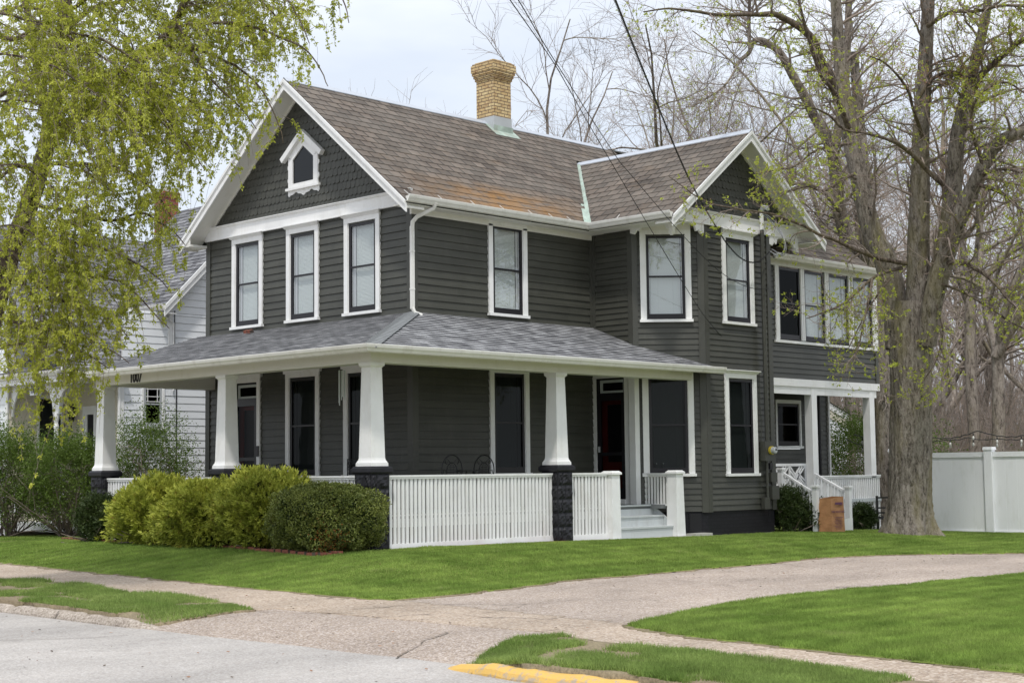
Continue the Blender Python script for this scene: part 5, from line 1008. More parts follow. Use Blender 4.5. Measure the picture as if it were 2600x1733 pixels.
def shade_h(x, y): return H(x, y) + 0.026
def dil(fn, r=0.07): return lambda x, y: fn(x + r, y) | fn(x - r, y) | fn(x, y + r) | fn(x, y - r)
Hf = lambda x, y: Hd(x, y) + 0.021
# lawns
BED = [(-1.30, -0.30), (-1.15, 0.51), (-0.88, 2.31), (-0.66, 5.0), (-0.45, 7.6), (0.1, 9.6), (1.3, 10.9)]
def bedx(y): return np.interp(y, [p[1] for p in BED], [p[0] for p in BED])
def lawn1(x, y):
    m = (x > interp(WU, y)) & (y > np.where(x < 9.3, interp(Y_['drU'], x, 0, 1), -4.74 - (x - 7.5) * 0.9))
    m &= ~((y > -0.14) & (x > np.where(y < 11, np.where(y < -0.30, 50, bedx(y)), 1.5)) & (x < 12.0))
    m &= ~((x > 12.0) & (x < 16.3) & (y > -0.12) & (y < 12)); m &= y < 22; m &= (x < 17.2) | (y > -0.5)
    m &= ~((y > 9.95) & (y < 10.45) & (x < 1.6))
    return m
sheet('lawn', -4.6, 24, -9.5, 22, 0.09, lawn1, shade_h, 'lawn_mat', rag=0.09)
sheet('lawn_edge', -4.8, 11, -9.5, 12, 0.05, dil(lawn1), Hf, 'fringe', rag=0.16)
def lawn2(x, y): return (x > interp(WU, y)) & (y < np.where(x < 4.3, interp(Y_['drL'], x, 0, 1), -8.92 - 0.04 * (x - 4.3))) & (y > -26)
sheet('lawn', -5.8, 16, -26, -8.3, 0.09, lawn2, shade_h, 'lawn_mat', rag=0.09)
sheet('lawn_edge', -6.0, 8, -16, -8.2, 0.05, dil(lawn2), Hf, 'fringe', rag=0.16)
def strip1(x, y): return (x < interp(Y_['stripU'] + [[-5.05, 30]], y) - 0.0) & (x > interp([[-5.72, -4.62], [-6.33, -4.41], [-6.80, -4.2], [-6.83, -3.69], [-6.72, -2.07], [-6.66, -0.48], [-6.66, 30]], y)) & (y > -4.6) & (y < 25)
sheet('tree_lawn', -7, -4.6, -5, 26, 0.06, strip1, lambda x, y: Hs(x, y) + 0.026, 'strip_mat', rag=0.08)
SP2 = Y_['stripRU'] + [[-6.75, -17.0], [-7.38, -17.0]] + [[a + 0.09, b] for a, b in Y_['stripRL'][::-1]]
def strip2(x, y): return in_poly(x, y, SP2)
sheet('tree_lawn', -7.6, -5.4, -17, -8.5, 0.06, strip2, lambda x, y: Hs(x, y) + 0.026, 'strip_mat', rag=0.08)
# planting bed of dark mulch, strip of old brick and concrete along the porch
sheet('planting_bed', -1.5, 9.2, -0.34, 11, 0.1, lambda x, y: (x > bedx(y) - 0.02) & (y < 10.9) & ((x < 2.7) | (y < 2)), lambda x, y: H(x, y) + 0.012, 'mulch')
pt = MB(); x = 0.5
while x < 11.3:
    w_ = random.uniform(0.5, 1.1); yv = -0.13 + random.uniform(-0.02, 0.02); zz = float(H(x, -0.1)) + 0.028 + random.uniform(-0.006, 0.01)
    pt.box(x, x + w_ - 0.015, yv, 0.06, zz - 0.08, zz, 0 if random.random() < 0.45 else 1); x += w_
pt.box(6.1, 8.15, -0.10, 0.075, -0.12, float(H(7, 0)) + 0.04, 1)
o = pt.build('porch_edging', ['path_brick', 'stone_pale']); tag(o, 'narrow strip of old brick and concrete paving along the porch foot', 'paving')
st = MB(); st.box(8.2, 8.75, -0.22, 0.05, -0.12, 0.0); o = st.build('splash_block', 'stone_pale', bevel=0.01); tag(o, 'small pale stone slab on the ground beside the right porch newel post', 'stone slab')
# front walk of the neighbour
fw = MB(); fw.box(-3.3, 1.5, 9.98, 10.42, -0.4, -0.055)
o = fw.build('footpath', 'walk_mat'); o['kind'] = 'structure'

# kerbs
def kerb(name, path, mat, label, w=0.115, endtaper=True):
    k = MB(); P = [Vector((p[0], p[1], 0)) for p in path]; rings = []
    # resample
    Q = [P[0]]
    for a, b in zip(P[:-1], P[1:]):
        n = max(1, int((b - a).length / 0.12))
        for i in range(1, n + 1): Q.append(a.lerp(b, i / n))
    L = 0
    for i, p in enumerate(Q):
        d = (Q[min(i + 1, len(Q) - 1)] - Q[max(i - 1, 0)]).normalized(); nn = Vector((-d.y, d.x, 0)); nn = nn if nn.x < 0 else -nn   # towards the road
        if i: L += (Q[i] - Q[i - 1]).length
        t = min(1, (L + 0.02) / 0.55) if endtaper else 1; top = -0.405 + 0.085 * (t ** 0.6) + 0.006 * math.sin(i * 1.7) + random.uniform(-.004, .004); wv = w * (0.55 + 0.45 * t)
        crack = -0.03 if (i % 26 == 25) else 0
        prof = [(-wv, -0.5), (-wv, top + crack), (-wv * 0.4, top + 0.006 + crack), (0.0, top + crack * 1.2), (0.035, top - 0.03 + crack), (0.055, top - 0.07), (0.065, -0.5)]
        rings.append([p + nn * a + Vector((0, 0, b)) for a, b in prof])
    for r0, r1 in zip(rings[:-1], rings[1:]):
        for i in range(6): k.face([r0[i], r1[i], r1[i + 1], r0[i + 1]])
    k.face(rings[0]); k.face(rings[-1])
    o = k.build(name, mat, smooth=True); tag(o, label, 'kerb'); return o
kerb('kerb', [(-6.78, -4.35), (-6.86, -4.1), (-6.86, -3.4), (-6.80, -2.0), (-6.77, -0.5), (-6.75, 3), (-6.75, 25)], 'curb_mat', 'plain worn concrete kerb in front of the left grass strip')
kerb('kerb', [(-7.13, -9.32), (-7.17, -9.6), (-7.29, -10.3), (-7.34, -11.6), (-7.38, -13), (-7.40, -18)], 'yellow_curb', 'kerb with chipped yellow paint in front of the right grass strip')

# ---- grass blades
def grass(name, n, x0, x1, y0, y1, fn, hmin, hmax, width, mat, label, patch=0.0, dref=24.0, seed=3):
    rng = np.random.default_rng(seed)
    x = rng.uniform(x0, x1, n); y = rng.uniform(y0, y1, n)
    r = (vnoise(x, y, 2.2, 1) - 0.5) * 0.09 + (vnoise(x, y, 7.0, 2) - 0.5) * 0.06
    ok = fn(x + r, y + r); z = Hs(x, y) + 0.02
    px, py, d = project(np.stack([x, y, z], -1)); ok &= (px > -260) & (px < 2900) & (py < 1640) & (d > 5)
    ok &= rng.random(n) < np.clip((dref / d) ** 1.6, 0.12, 1)
    if patch: ok &= (vnoise(x, y, 1.1, 7) * 0.6 + vnoise(x, y, 3.3, 8) * 0.4) > patch * rng.uniform(0.85, 1.1, n)
    x, y, z, d = x[ok], y[ok], z[ok], d[ok]; m = len(x)
    s = np.clip(d / 22, 0.8, 1.8)
    tall = 0.65 + 0.7 * vnoise(x, y, 0.9, 4) + 0.35 * vnoise(x, y, 5, 9); h = rng.uniform(hmin, hmax, m) * tall
    a = rng.uniform(0, 2 * PI, m); lean = rng.uniform(0.1, 0.75, m) * h; b = rng.uniform(0, 2 * PI, m); w = width * s * rng.uniform(0.6, 1.2, m)
    V = np.empty((m, 3, 3)); V[:, 0] = np.stack([x - np.cos(a) * w, y - np.sin(a) * w, z], -1); V[:, 1] = np.stack([x + np.cos(a) * w, y + np.sin(a) * w, z], -1)
    V[:, 2] = np.stack([x + np.cos(b) * lean, y + np.sin(b) * lean, z + h], -1)
    o = raw_mesh(name, V.reshape(-1, 3), np.arange(m * 3).reshape(-1, 3), mat); tag(o, label, 'grass', kind='stuff'); return o
QF = 1.0
grass('grass', int(950000 * QF), -4.3, 17.3, -9.4, 0.5, lambda x, y: lawn1(x, y), 0.016, 0.040, 0.0065, 'blade_mat', 'bright green mown grass between the porch and the driveway')
grass('grass', int(260000 * QF), -4.3, 1.5, 0.0, 13, lambda x, y: lawn1(x, y), 0.016, 0.040, 0.0065, 'blade_mat', 'bright green mown grass in front of the planting bed', seed=13)
grass('grass', int(900000 * QF), -5.6, 7, -16, -8.3, lambda x, y: lawn2(x, y), 0.016, 0.042, 0.0055, 'blade_mat', 'bright green mown grass beyond the driveway at the right', seed=4)
grass('grass', int(170000 * QF), -7, -4.7, -5, 6, strip1, 0.02, 0.060, 0.006, 'strip_blade', 'uneven grass with bare patches in the left strip beside the road', patch=0.44, seed=5)
grass('grass', int(230000 * QF), -7.5, -5.5, -14.5, -8.8, strip2, 0.02, 0.060, 0.0055, 'strip_blade', 'rough grass with bare soil behind the yellow kerb', patch=0.46, seed=6)
# fallen bits: dead leaves, twigs, a few pale scraps
rng = np.random.default_rng(11); n = 1500
x = rng.uniform(-12, 14, n); y = rng.uniform(-14.5, 4, n); zz = np.where(x < -7.0, -0.40, Hd(x, y) + 0.03); a = rng.uniform(0, 2 * PI, n); s = rng.uniform(0.006, 0.022, n)
V = np.empty((n, 4, 3)); u = np.stack([np.cos(a), np.sin(a), np.zeros(n)], -1) * s[:, None]; v = np.stack([-np.sin(a), np.cos(a), rng.uniform(0.0, 0.7, n)], -1) * s[:, None] * 0.6; c = np.stack([x, y, zz], -1)
for i, q in enumerate((-u - v * 0, u * 0 - v, u, v)): V[:, i] = c + q + np.array([0, 0, 0.008])
o = raw_mesh('litter', V.reshape(-1, 3), np.arange(n * 4).reshape(-1, 4), ['bark_dark', 'leaf_samara'], mi=(rng.random(n) < 0.35).astype(int)); tag(o, 'scattered dead leaves and bits of twig on pavement and lawn', 'litter', kind='stuff')

# brick edging, each brick its own thing
br = MB(); br.box(-0.10, 0.10, -0.05, 0.05, -0.04, 0.045)
b0 = br.build('edging_brick', 'red_brick', bevel=0.006); b0.data.materials[0] = MT['path_brick']
L = 0; pts = [Vector(p) for p in BED]; seq = []
for a, b in zip(pts[:-1], pts[1:]):
    d = b - a; k = int(d.length / 0.215)
    for i in range(k): seq.append((a + d * (i + 0.5) / k, math.atan2(d.y, d.x)))
first = True
seq = [((Vector((-1.16, -0.33))), 0.05), (Vector((-0.95, -0.34)), -0.02)] + seq[:44]
for p, an in seq:
    o = b0 if first else b0.copy()
    if not first: COL.objects.link(o)
    first = False
    o.location = (p.x - 0.05, p.y, float(H(p.x, p.y)) + 0.035 + random.uniform(-0.012, 0.008)); o.rotation_euler = (random.uniform(-.05, .05), random.uniform(-.06, .06), an + random.uniform(-.08, .08))
    tag(o, 'weathered red brick in the edging row between the lawn and the shrub bed', 'brick', 'edging bricks along the planting bed')
# ================================================================== TREES AND SHRUBS
def tubes(pts, rad, sides):
    """pts (m,k,3), rad (m,k) -> verts, quads"""
    m, k, _ = pts.shape
    T = np.empty_like(pts); T[:, 1:-1] = pts[:, 2:] - pts[:, :-2]; T[:, 0] = pts[:, 1] - pts[:, 0]; T[:, -1] = pts[:, -1] - pts[:, -2]
    T /= np.linalg.norm(T, axis=-1, keepdims=True) + 1e-9
    ref = np.where(np.abs(T[:, :1, 2:3]) < 0.8, np.array([0, 0, 1.0]), np.array([1.0, 0, 0])); ref = np.broadcast_to(ref, T.shape)
    A = np.cross(T, ref); A /= np.linalg.norm(A, axis=-1, keepdims=True) + 1e-9; B = np.cross(T, A)
    th = np.arange(sides) * 2 * PI / sides
    V = pts[:, :, None] + rad[:, :, None, None] * (A[:, :, None] * np.cos(th)[:, None] + B[:, :, None] * np.sin(th)[:, None])
    V = V.reshape(-1, 3); base = (np.arange(m) * k * sides)[:, None, None] + (np.arange(k - 1) * sides)[None, :, None]; s = np.arange(sides)[None, None]; s2 = (s + 1) % sides
    F = np.stack([base + s, base + s2, base + sides + s2, base + sides + s], -1).reshape(-1, 4)
    return V, F
def merge(parts):
    V, F, o = [], [], 0
    for v, f in parts: V.append(v); F.append(f + o); o += len(v)
    return np.concatenate(V), np.concatenate(F)
def unit(v): return v / (np.linalg.norm(v, axis=-1, keepdims=True) + 1e-9)
def batch(rng, P, D, L, r0, r1, k, wob, trop=(0, 0, 0), tropk=1.0):
    m = len(P); pts = np.empty((m, k + 1, 3)); pts[:, 0] = P; d = unit(D); st = (L / k)[:, None]; tr = np.array(trop)
    bend = rng.normal(0, 1, (m, 3)) * wob * 0.5
    for i in range(k):
        d = unit(d + rng.normal(0, wob, (m, 3)) + bend + tr * (tropk * (i + 1) / k)); pts[:, i + 1] = pts[:, i] + d * st
    t = np.linspace(0, 1, k + 1)[None]; rad = r0[:, None] * (1 - t) + r1[:, None] * t
    return pts, rad
def spawn(rng, pts, rad, n, t0, t1, a0, a1, even=True):
    """n children for every polyline"""
    m, k1, _ = pts.shape; k = k1 - 1
    t = (t0 + (t1 - t0) * ((np.arange(n)[None] + rng.random((m, n))) / n)) if even else rng.uniform(t0, t1, (m, n))
    f = t * k; i = np.clip(f.astype(int), 0, k - 1); fr = (f - i)[..., None]; mi = np.arange(m)[:, None]
    P = pts[mi, i] * (1 - fr) + pts[mi, i + 1] * fr; T = unit(pts[mi, i + 1] - pts[mi, i]); r = rad[mi, i] * (1 - fr[..., 0]) + rad[mi, i + 1] * fr[..., 0]
    q = unit(np.cross(T, rng.normal(0, 1, T.shape))); an = rng.uniform(a0, a1, t.shape)[..., None]
    D = T * np.cos(an) + q * np.sin(an)
    return P.reshape(-1, 3), D.reshape(-1, 3), r.ravel(), t.ravel()
def resample(rows, step):
    """limb table rows -> dense smooth polyline (k,4)"""
    a = np.array(rows); n = len(a); out = []
    for i in range(n - 1):
        p0, p1, p2, p3 = a[max(i - 1, 0)], a[i], a[i + 1], a[min(i + 2, n - 1)]
        k = max(1, int(np.linalg.norm((p2 - p1)[:3]) / step))
        for j in range(k):
            t = j / k; out.append(0.5 * ((2 * p1) + (-p0 + p2) * t + (2 * p0 - 5 * p1 + 4 * p2 - p3) * t * t + (-p0 + 3 * p1 - 3 * p2 + p3) * t ** 3))
    out.append(a[-1]); return np.array(out)
def kpoly(rows, k=24):
    a = resample(rows, 0.15); d = np.r_[0, np.cumsum(np.linalg.norm(np.diff(a[:, :3], axis=0), axis=1))]; t = np.linspace(0, d[-1], k + 1)
    return np.stack([np.interp(t, d, a[:, i]) for i in range(4)], -1), d[-1]
def leaves(rng, P, D, L, W, fold=0.25):
    n = len(P); D = unit(D); S = unit(np.cross(D, rng.normal(0, 1, (n, 3)))); Nn = np.cross(D, S); L = L[:, None]; W = W[:, None]
    V = np.empty((n, 4, 3)); V[:, 0] = P; V[:, 1] = P + D * L * .5 + S * W * .5 + Nn * L * fold; V[:, 2] = P + D * L; V[:, 3] = P + D * L * .5 - S * W * .5 + Nn * L * fold * .6
    return V.reshape(-1, 3), np.arange(n * 4).reshape(-1, 4)
def on_lines(rng, pts, n, t0=0.1):
    m, k1, _ = pts.shape; k = k1 - 1; t = rng.uniform(t0, 1, (m, n)); f = t * k; i = np.clip(f.astype(int), 0, k - 1); fr = (f - i)[..., None]; mi = np.arange(m)[:, None]
    return (pts[mi, i] * (1 - fr) + pts[mi, i + 1] * fr).reshape(-1, 3), unit(pts[mi, i + 1] - pts[mi, i]).reshape(-1, 3)
def big_trunk(rows, sides, seed, flare=0.0, ridge=0.045, lobes=5, zbase=0):
    """bark-ridged trunk"""
    rng = np.random.default_rng(seed); a = resample(rows, 0.055); k = len(a); th = np.arange(sides) * 2 * PI / sides
    T = np.gradient(a[:, :3], axis=0); T = unit(T); A = unit(np.cross(T, np.array([0.2, 1.0, 0.05]))); B = np.cross(T, A)
    s = np.r_[0, np.cumsum(np.linalg.norm(np.diff(a[:, :3], axis=0), axis=1))][:, None]
    R = a[:, 3:4] * np.ones((1, sides)); ph = rng.uniform(0, 6, 12); hh = a[:, 2:3] - zbase
    warp = 0.5 * np.sin(s * 0.9 + ph[0]) + 0.25 * np.sin(s * 2.3 + ph[1])
    R = R * (1 + 0.045 * np.sin(3 * th + warp + ph[2]) + 0.03 * np.sin(5 * th - warp + ph[3]) + 0.02 * np.sin(s * 1.7 + 2 * th))
    if flare:
        fl = np.exp(-np.clip(hh, 0, 9) / 0.30); R = R * (1 + flare * fl * (0.75 + 0.5 * np.sin(lobes * th + ph[4]) + 0.2 * np.sin(9 * th + ph[5]))) * (1 + 0.07 * np.exp(-np.clip(hh, 0, 9) / 0.9))
    rid = np.zeros_like(R)
    for i in range(7):
        fr = rng.integers(11, 30); rid += np.abs(np.sin(fr * th * 0.5 + ph[i] + 0.9 * np.sin(s * rng.uniform(1.2, 3.5) + th * 2 + ph[i - 1]))) / 7
    rid = rid + rng.normal(0, 0.12, R.shape); R = R * (1 + ridge * (rid - 0.5) * 2 * 1.0)
    V = a[:, None, :3] + R[..., None] * (A[:, None] * np.cos(th)[None, :, None] + B[:, None] * np.sin(th)[None, :, None]); V = V.reshape(-1, 3)
    b = (np.arange(k - 1) * sides)[:, None]; q = np.arange(sides)[None]; q2 = (q + 1) % sides
    return V, np.stack([b + q, b + q2, b + sides + q2, b + sides + q], -1).reshape(-1, 4)

def twiggy(rng, limbs, n1, L1, n2, L2, n3, L3, trop1, trop2, k=24, wob=0.10, t0=0.12):
    """three generations of side branches from drawn limbs; returns list of (pts, rad)"""
    A = np.array([kpoly(l, k)[0] for l in limbs]); ln = np.array([kpoly(l, k)[1] for l in limbs]); out = []
    P, D, r, t = spawn(rng, A[:, :, :3], A[:, :, 3], n1, t0, 1.0, 0.45, 1.25)
    Ls = rng.uniform(*L1, len(P)) * (1 - 0.35 * t); rr = np.clip(r * 0.55, 0.006, 0.035); p1, r1 = batch(rng, P, D, Ls, rr, rr * 0.25, 9, wob, trop1); out.append((p1, r1, 4))
    P, D, r, t = spawn(rng, p1, r1, n2, 0.12, 1.0, 0.4, 1.2); Ls = rng.uniform(*L2, len(P)) * (1 - 0.4 * t); rr = np.clip(r * 0.6, 0.0035, 0.015); p2, r2 = batch(rng, P, D, Ls, rr, rr * 0.3, 6, wob * 1.1, trop2); out.append((p2, r2, 3))
    if n3:
        P, D, r, t = spawn(rng, p2, r2, n3, 0.1, 1.0, 0.4, 1.2); Ls = rng.uniform(*L3, len(P)) * (1 - 0.3 * t); rr = np.clip(r * 0.6, 0.0026, 0.006); p3, r3 = batch(rng, P, D, Ls, rr, rr * 0.4, 4, wob * 1.2, trop2); out.append((p3, r3, 3))
    return out
def in_view(p, m=260):
    x, y, z = project(p); return (x > -m) & (x < 2352 + m) & (y > -m - 250) & (y < 1568 + m)

# ---- the big maple on the right lawn
rng = np.random.default_rng(21)
tr = thing('maple_tree', 'large tree with several ridged mossy trunks and sparse spring buds beside the white fence', 'tree', tuple(TB_TRUNK[1][:2]) + (-0.2,))
zb = -0.2
tv = [big_trunk(TB_TRUNK, 120, 1, flare=0.50, ridge=0.055, lobes=6, zbase=zb)]
for i, l in enumerate(TB_LIMBS[:4]): tv.append(big_trunk(l, 64, 30 + i, ridge=0.05))
V, F = merge(tv); raw_mesh('trunk', V, F, 'bark', tr, smooth=True)
lv = []
for l in TB_LIMBS[4:]:
    a = resample(l, 0.10); a[:, :3] += np.cumsum(rng.normal(0, 0.004, (len(a), 3)), axis=0); p = a[None, :, :3]; lv.append(tubes(p, a[None, :, 3] * (1 + rng.normal(0, 0.05, a.shape[0])), 8))
V, F = merge(lv); raw_mesh('limbs', V, F, 'bark_dark', tr, smooth=True)
big = twiggy(rng, TB_LIMBS[:4], 24, (0.9, 2.6), 7, (0.3, 1.1), 5, (0.10, 0.40), (0, 0, 0.02), (0, 0, 0.03), wob=0.14, t0=0.22)
sm = twiggy(rng, TB_LIMBS[4:], 16, (0.35, 1.4), 5, (0.15, 0.6), 4, (0.08, 0.25), (0, 0, -0.03), (0, 0, 0.0), wob=0.15)
V, F = merge([tubes(p[in_view(p[:, 0])], r[in_view(p[:, 0])], s) for p, r, s in big + sm]); raw_mesh('twigs', V, F, 'brown_bark_twig', tr)
LP, LD = [], []
for grp, nn, pr in ((big, 3, 0.24), (sm, 4, 0.55)):
    p3 = grp[2][0]; p3 = p3[in_view(p3[:, 0])]; xx_, yy_, _ = project(p3[:, -1]); pick = rng.random(len(p3)) < pr * (1 + 1.3 * ((xx_ > 2170) & (yy_ < 380)) + 0.6 * ((xx_ < 1900) & (yy_ < 420))); tips = p3[pick][:, -1]; td = unit(p3[pick][:, -1] - p3[pick][:, -2])
    for j in range(nn + 2): LP.append(tips + rng.normal(0, 0.012, tips.shape)); LD.append(unit(td + rng.normal(0, 0.75, td.shape)))
LP, LD = np.concatenate(LP), np.concatenate(LD); V, F = leaves(rng, LP, LD, rng.uniform(0.030, 0.070, len(LP)), rng.uniform(0.016, 0.034, len(LP)))
raw_mesh('leaves', V, F, 'leaf_bud', tr)
# pinkish samara clusters
p3 = np.concatenate([big[2][0], sm[2][0]]); x_, y_, z_ = project(p3[:, -1]); den = np.exp(-((x_ - 2150) / 160) ** 2 - ((y_ - 120) / 110) ** 2) + 0.35 * np.exp(-((x_ - 1640) / 120) ** 2 - ((y_ - 60) / 90) ** 2) + 0.02
q = p3[rng.random(len(p3)) < den * 0.5][:, -1]; q = np.repeat(q, 6, 0) + rng.normal(0, 0.035, (len(q) * 6, 3)); V, F = leaves(rng, q, rng.normal(0, 1, q.shape) + [0, 0, -1.5], rng.uniform(0.03, 0.05, len(q)), rng.uniform(0.015, 0.024, len(q))); raw_mesh('samaras', V, F, 'leaf_samara', tr)

# slimmer tree just behind, leaning over the roof
t2 = thing('tree', 'slim dark leaning tree behind the rear porch roof of the grey house', 'tree', (TB_BEHIND[0][0][0], TB_BEHIND[0][0][1], -0.4))
b0_ = [[TB_BEHIND[0][0][0], TB_BEHIND[0][0][1], -0.6, TB_BEHIND[0][0][3] * 1.1]] + TB_BEHIND[0]
V, F = merge([big_trunk(b0_, 32, 5, ridge=0.05)] + [tubes(resample(l, .12)[None, :, :3], resample(l, .12)[None, :, 3], 7) for l in TB_BEHIND[1:]]); raw_mesh('trunk', V, F, 'bark_far', t2, smooth=True)
g2 = twiggy(rng, TB_BEHIND, 30, (0.6, 2.6), 7, (0.3, 1.1), 5, (0.15, 0.5), (0, 0, 0.02), (0, 0, 0.02), wob=0.13, t0=0.25)
V, F = merge([tubes(p, r, s) for p, r, s in g2]); raw_mesh('twigs', V, F, 'twig_grey', t2)
p3 = g2[2][0]; tips = p3[rng.random(len(p3)) < 0.30]; q = np.repeat(tips[:, -1], 4, 0); V, F = leaves(rng, q, rng.normal(0, 1, q.shape), rng.uniform(0.03, 0.06, len(q)), rng.uniform(0.015, 0.03, len(q))); raw_mesh('leaves', V, F, 'leaf_bud', t2)
# old trunk close behind the porch corner
px_, py_ = at_px(2030, 37.5); c2 = [[px_, py_, -0.7, .30], [px_, py_, 0.3, .26], [px_ - .02, py_, 2.4, .245], [px_ - .15, py_ + .05, 5, .22], [px_ - .35, py_ + .1, 8, .17], [px_ - .3, py_ + .3, 11.5, .10]]
t3 = thing('tree', 'pale brown trunk standing between the rear porch corner and the large maple', 'tree', (px_, py_, -0.6))
V, F = big_trunk(c2, 56, 8, flare=0.35, ridge=0.06, zbase=-0.5); raw_mesh('trunk', V, F, 'bark', t3, smooth=True)
g3 = twiggy(rng, [c2], 26, (0.8, 3.0), 9, (0.4, 1.2), 5, (0.15, 0.5), (0, 0, 0.03), (0, 0, 0.02), wob=0.13, t0=0.5); V, F = merge([tubes(p, r, s) for p, r, s in g3]); raw_mesh('twigs', V, F, 'twig_grey', t3)
k_ = MB(); 
for i in range(7):
    a = random.uniform(0, 6.28); p = Vector((px_ - 0.24 * 0.7, py_ - 0.24 * 0.7, 3.0 - random.random() * 0.25)); pts = [p]
    d = Vector((-0.5 + math.cos(a) * .4, -0.5, 0.25 * math.sin(a)))
    for j in range(6): d = (d + Vector((random.uniform(-.6, .6), random.uniform(-.6, .6), random.uniform(-.5, .6)))).normalized(); pts.append(pts[-1] + d * 0.09)
    k_.tube(pts, [0.016 - 0.002 * j for j in range(7)], 5)
k_.build('shoots', 'twig_grey', t3)

# ---- drooping spring tree on the left
rng = np.random.default_rng(33)
lt_ = thing('drooping_tree', 'drooping tree hung with fresh yellow green leaves overhanging the street at left', 'tree', (TB_LEFT_TRUNK[0][0], TB_LEFT_TRUNK[0][1], -0.3))
tv = [big_trunk([[TB_LEFT_TRUNK[0][0], TB_LEFT_TRUNK[0][1], -0.6, 0.33]] + TB_LEFT_TRUNK, 40, 3, flare=0.4, ridge=0.06, zbase=-0.4)]
for l in TB_LEFT_LIMBS:
    a = resample(l, 0.09); a[1:, :3] += np.cumsum(rng.normal(0, 0.005, (len(a) - 1, 3)), axis=0); tv.append(tubes(a[None, :, :3], a[None, :, 3], 8))
V, F = merge(tv); raw_mesh('trunk', V, F, 'bark_dark', lt_, smooth=True); rng = np.random.default_rng(34)
A = np.array([kpoly(l, 30)[0] for l in TB_LEFT_LIMBS]); ln = np.array([kpoly(l, 30)[1] for l in TB_LEFT_LIMBS])
strands = []
for a, L in zip(A, ln):
    # mid branches
    P, D, r, t = spawn(rng, a[None, :, :3], a[None, :, 3], max(10, int(L * 6.5)), 0.06, 1.0, 0.5, 1.4)
    ll = rng.uniform(0.35, 1.1, len(P)) * (1.1 - 0.6 * t); rr = np.clip(r * 0.5, 0.005, 0.014); p1, r1 = batch(rng, P, D, ll, rr, rr * 0.4, 7, 0.12, (0, 0, -0.18)); strands.append((p1, r1, 4, 0))
    P, D, r, t2_ = spawn(rng, p1, r1, 5, 0.12, 1.0, 0.4, 1.2); ll = rng.uniform(0.35, 1.5, len(P)); rr = np.full(len(P), 0.0036); p2, r2 = batch(rng, P, D, ll, rr, rr * 0.5, 10, 0.08, (0, 0, -0.50)); strands.append((p2, r2, 3, 1))
    P, D, r, t2_ = spawn(rng, a[None, :, :3], a[None, :, 3], max(10, int(L * 10)), 0.05, 1.0, 0.4, 1.5); ll = rng.uniform(0.3, 1.7, len(P)); rr = np.full(len(P), 0.0036); p2, r2 = batch(rng, P, D, ll, rr, rr * 0.5, 8, 0.09, (0, 0, -0.5)); strands.append((p2, r2, 3, 1))
def keep_strand(p):
    x, y, z = project(p[:, -1]); x0, y0, _ = project(p[:, 0]); u = rng.random(len(p))
    lim = np.interp(y, [-200, 60, 150, 230, 330, 430, 470, 560, 700, 800, 860, 900], [830, 830, 740, 700, 640, 560, 470, 440, 420, 360, 300, 240])
    pr = np.clip(1.15 - np.clip((x - (lim - 260)) / 260, 0, 2) * 0.9, 0, 1) * np.where(x > lim, np.where((y < 430) & (x < 770), 0.14, 0.03), 1.0)
    return (u < pr)
strands = [(p[k_], r[k_], s, kd) for p, r, s, kd in strands for k_ in [keep_strand(p)]]
V, F = merge([tubes(p, r, s) for p, r, s, _ in strands]); raw_mesh('twigs', V, F, 'brown_bark_twig', lt_)
LP, LD, LS = [], [], []
for p, r, s, kind in strands:
    n = 9 if kind else 5; q, d = on_lines(rng, p, n, 0.12); 
    for j in range(7):
        LP.append(q + rng.normal(0, 0.014, q.shape)); LD.append(unit(d * 0.2 + rng.normal(0, 0.65, q.shape) + [0, 0, -0.6])); LS.append(rng.uniform(0.025, 0.064, len(q)))
LP, LD, LS = map(np.concatenate, (LP, LD, LS)); ok = in_view(LP, 700); LP, LD, LS = LP[ok], LD[ok], LS[ok]
V, F = leaves(rng, LP, LD, LS, LS * rng.uniform(0.30, 0.58, len(LS))); raw_mesh('leaves', V, F, 'leaf_spring', lt_)

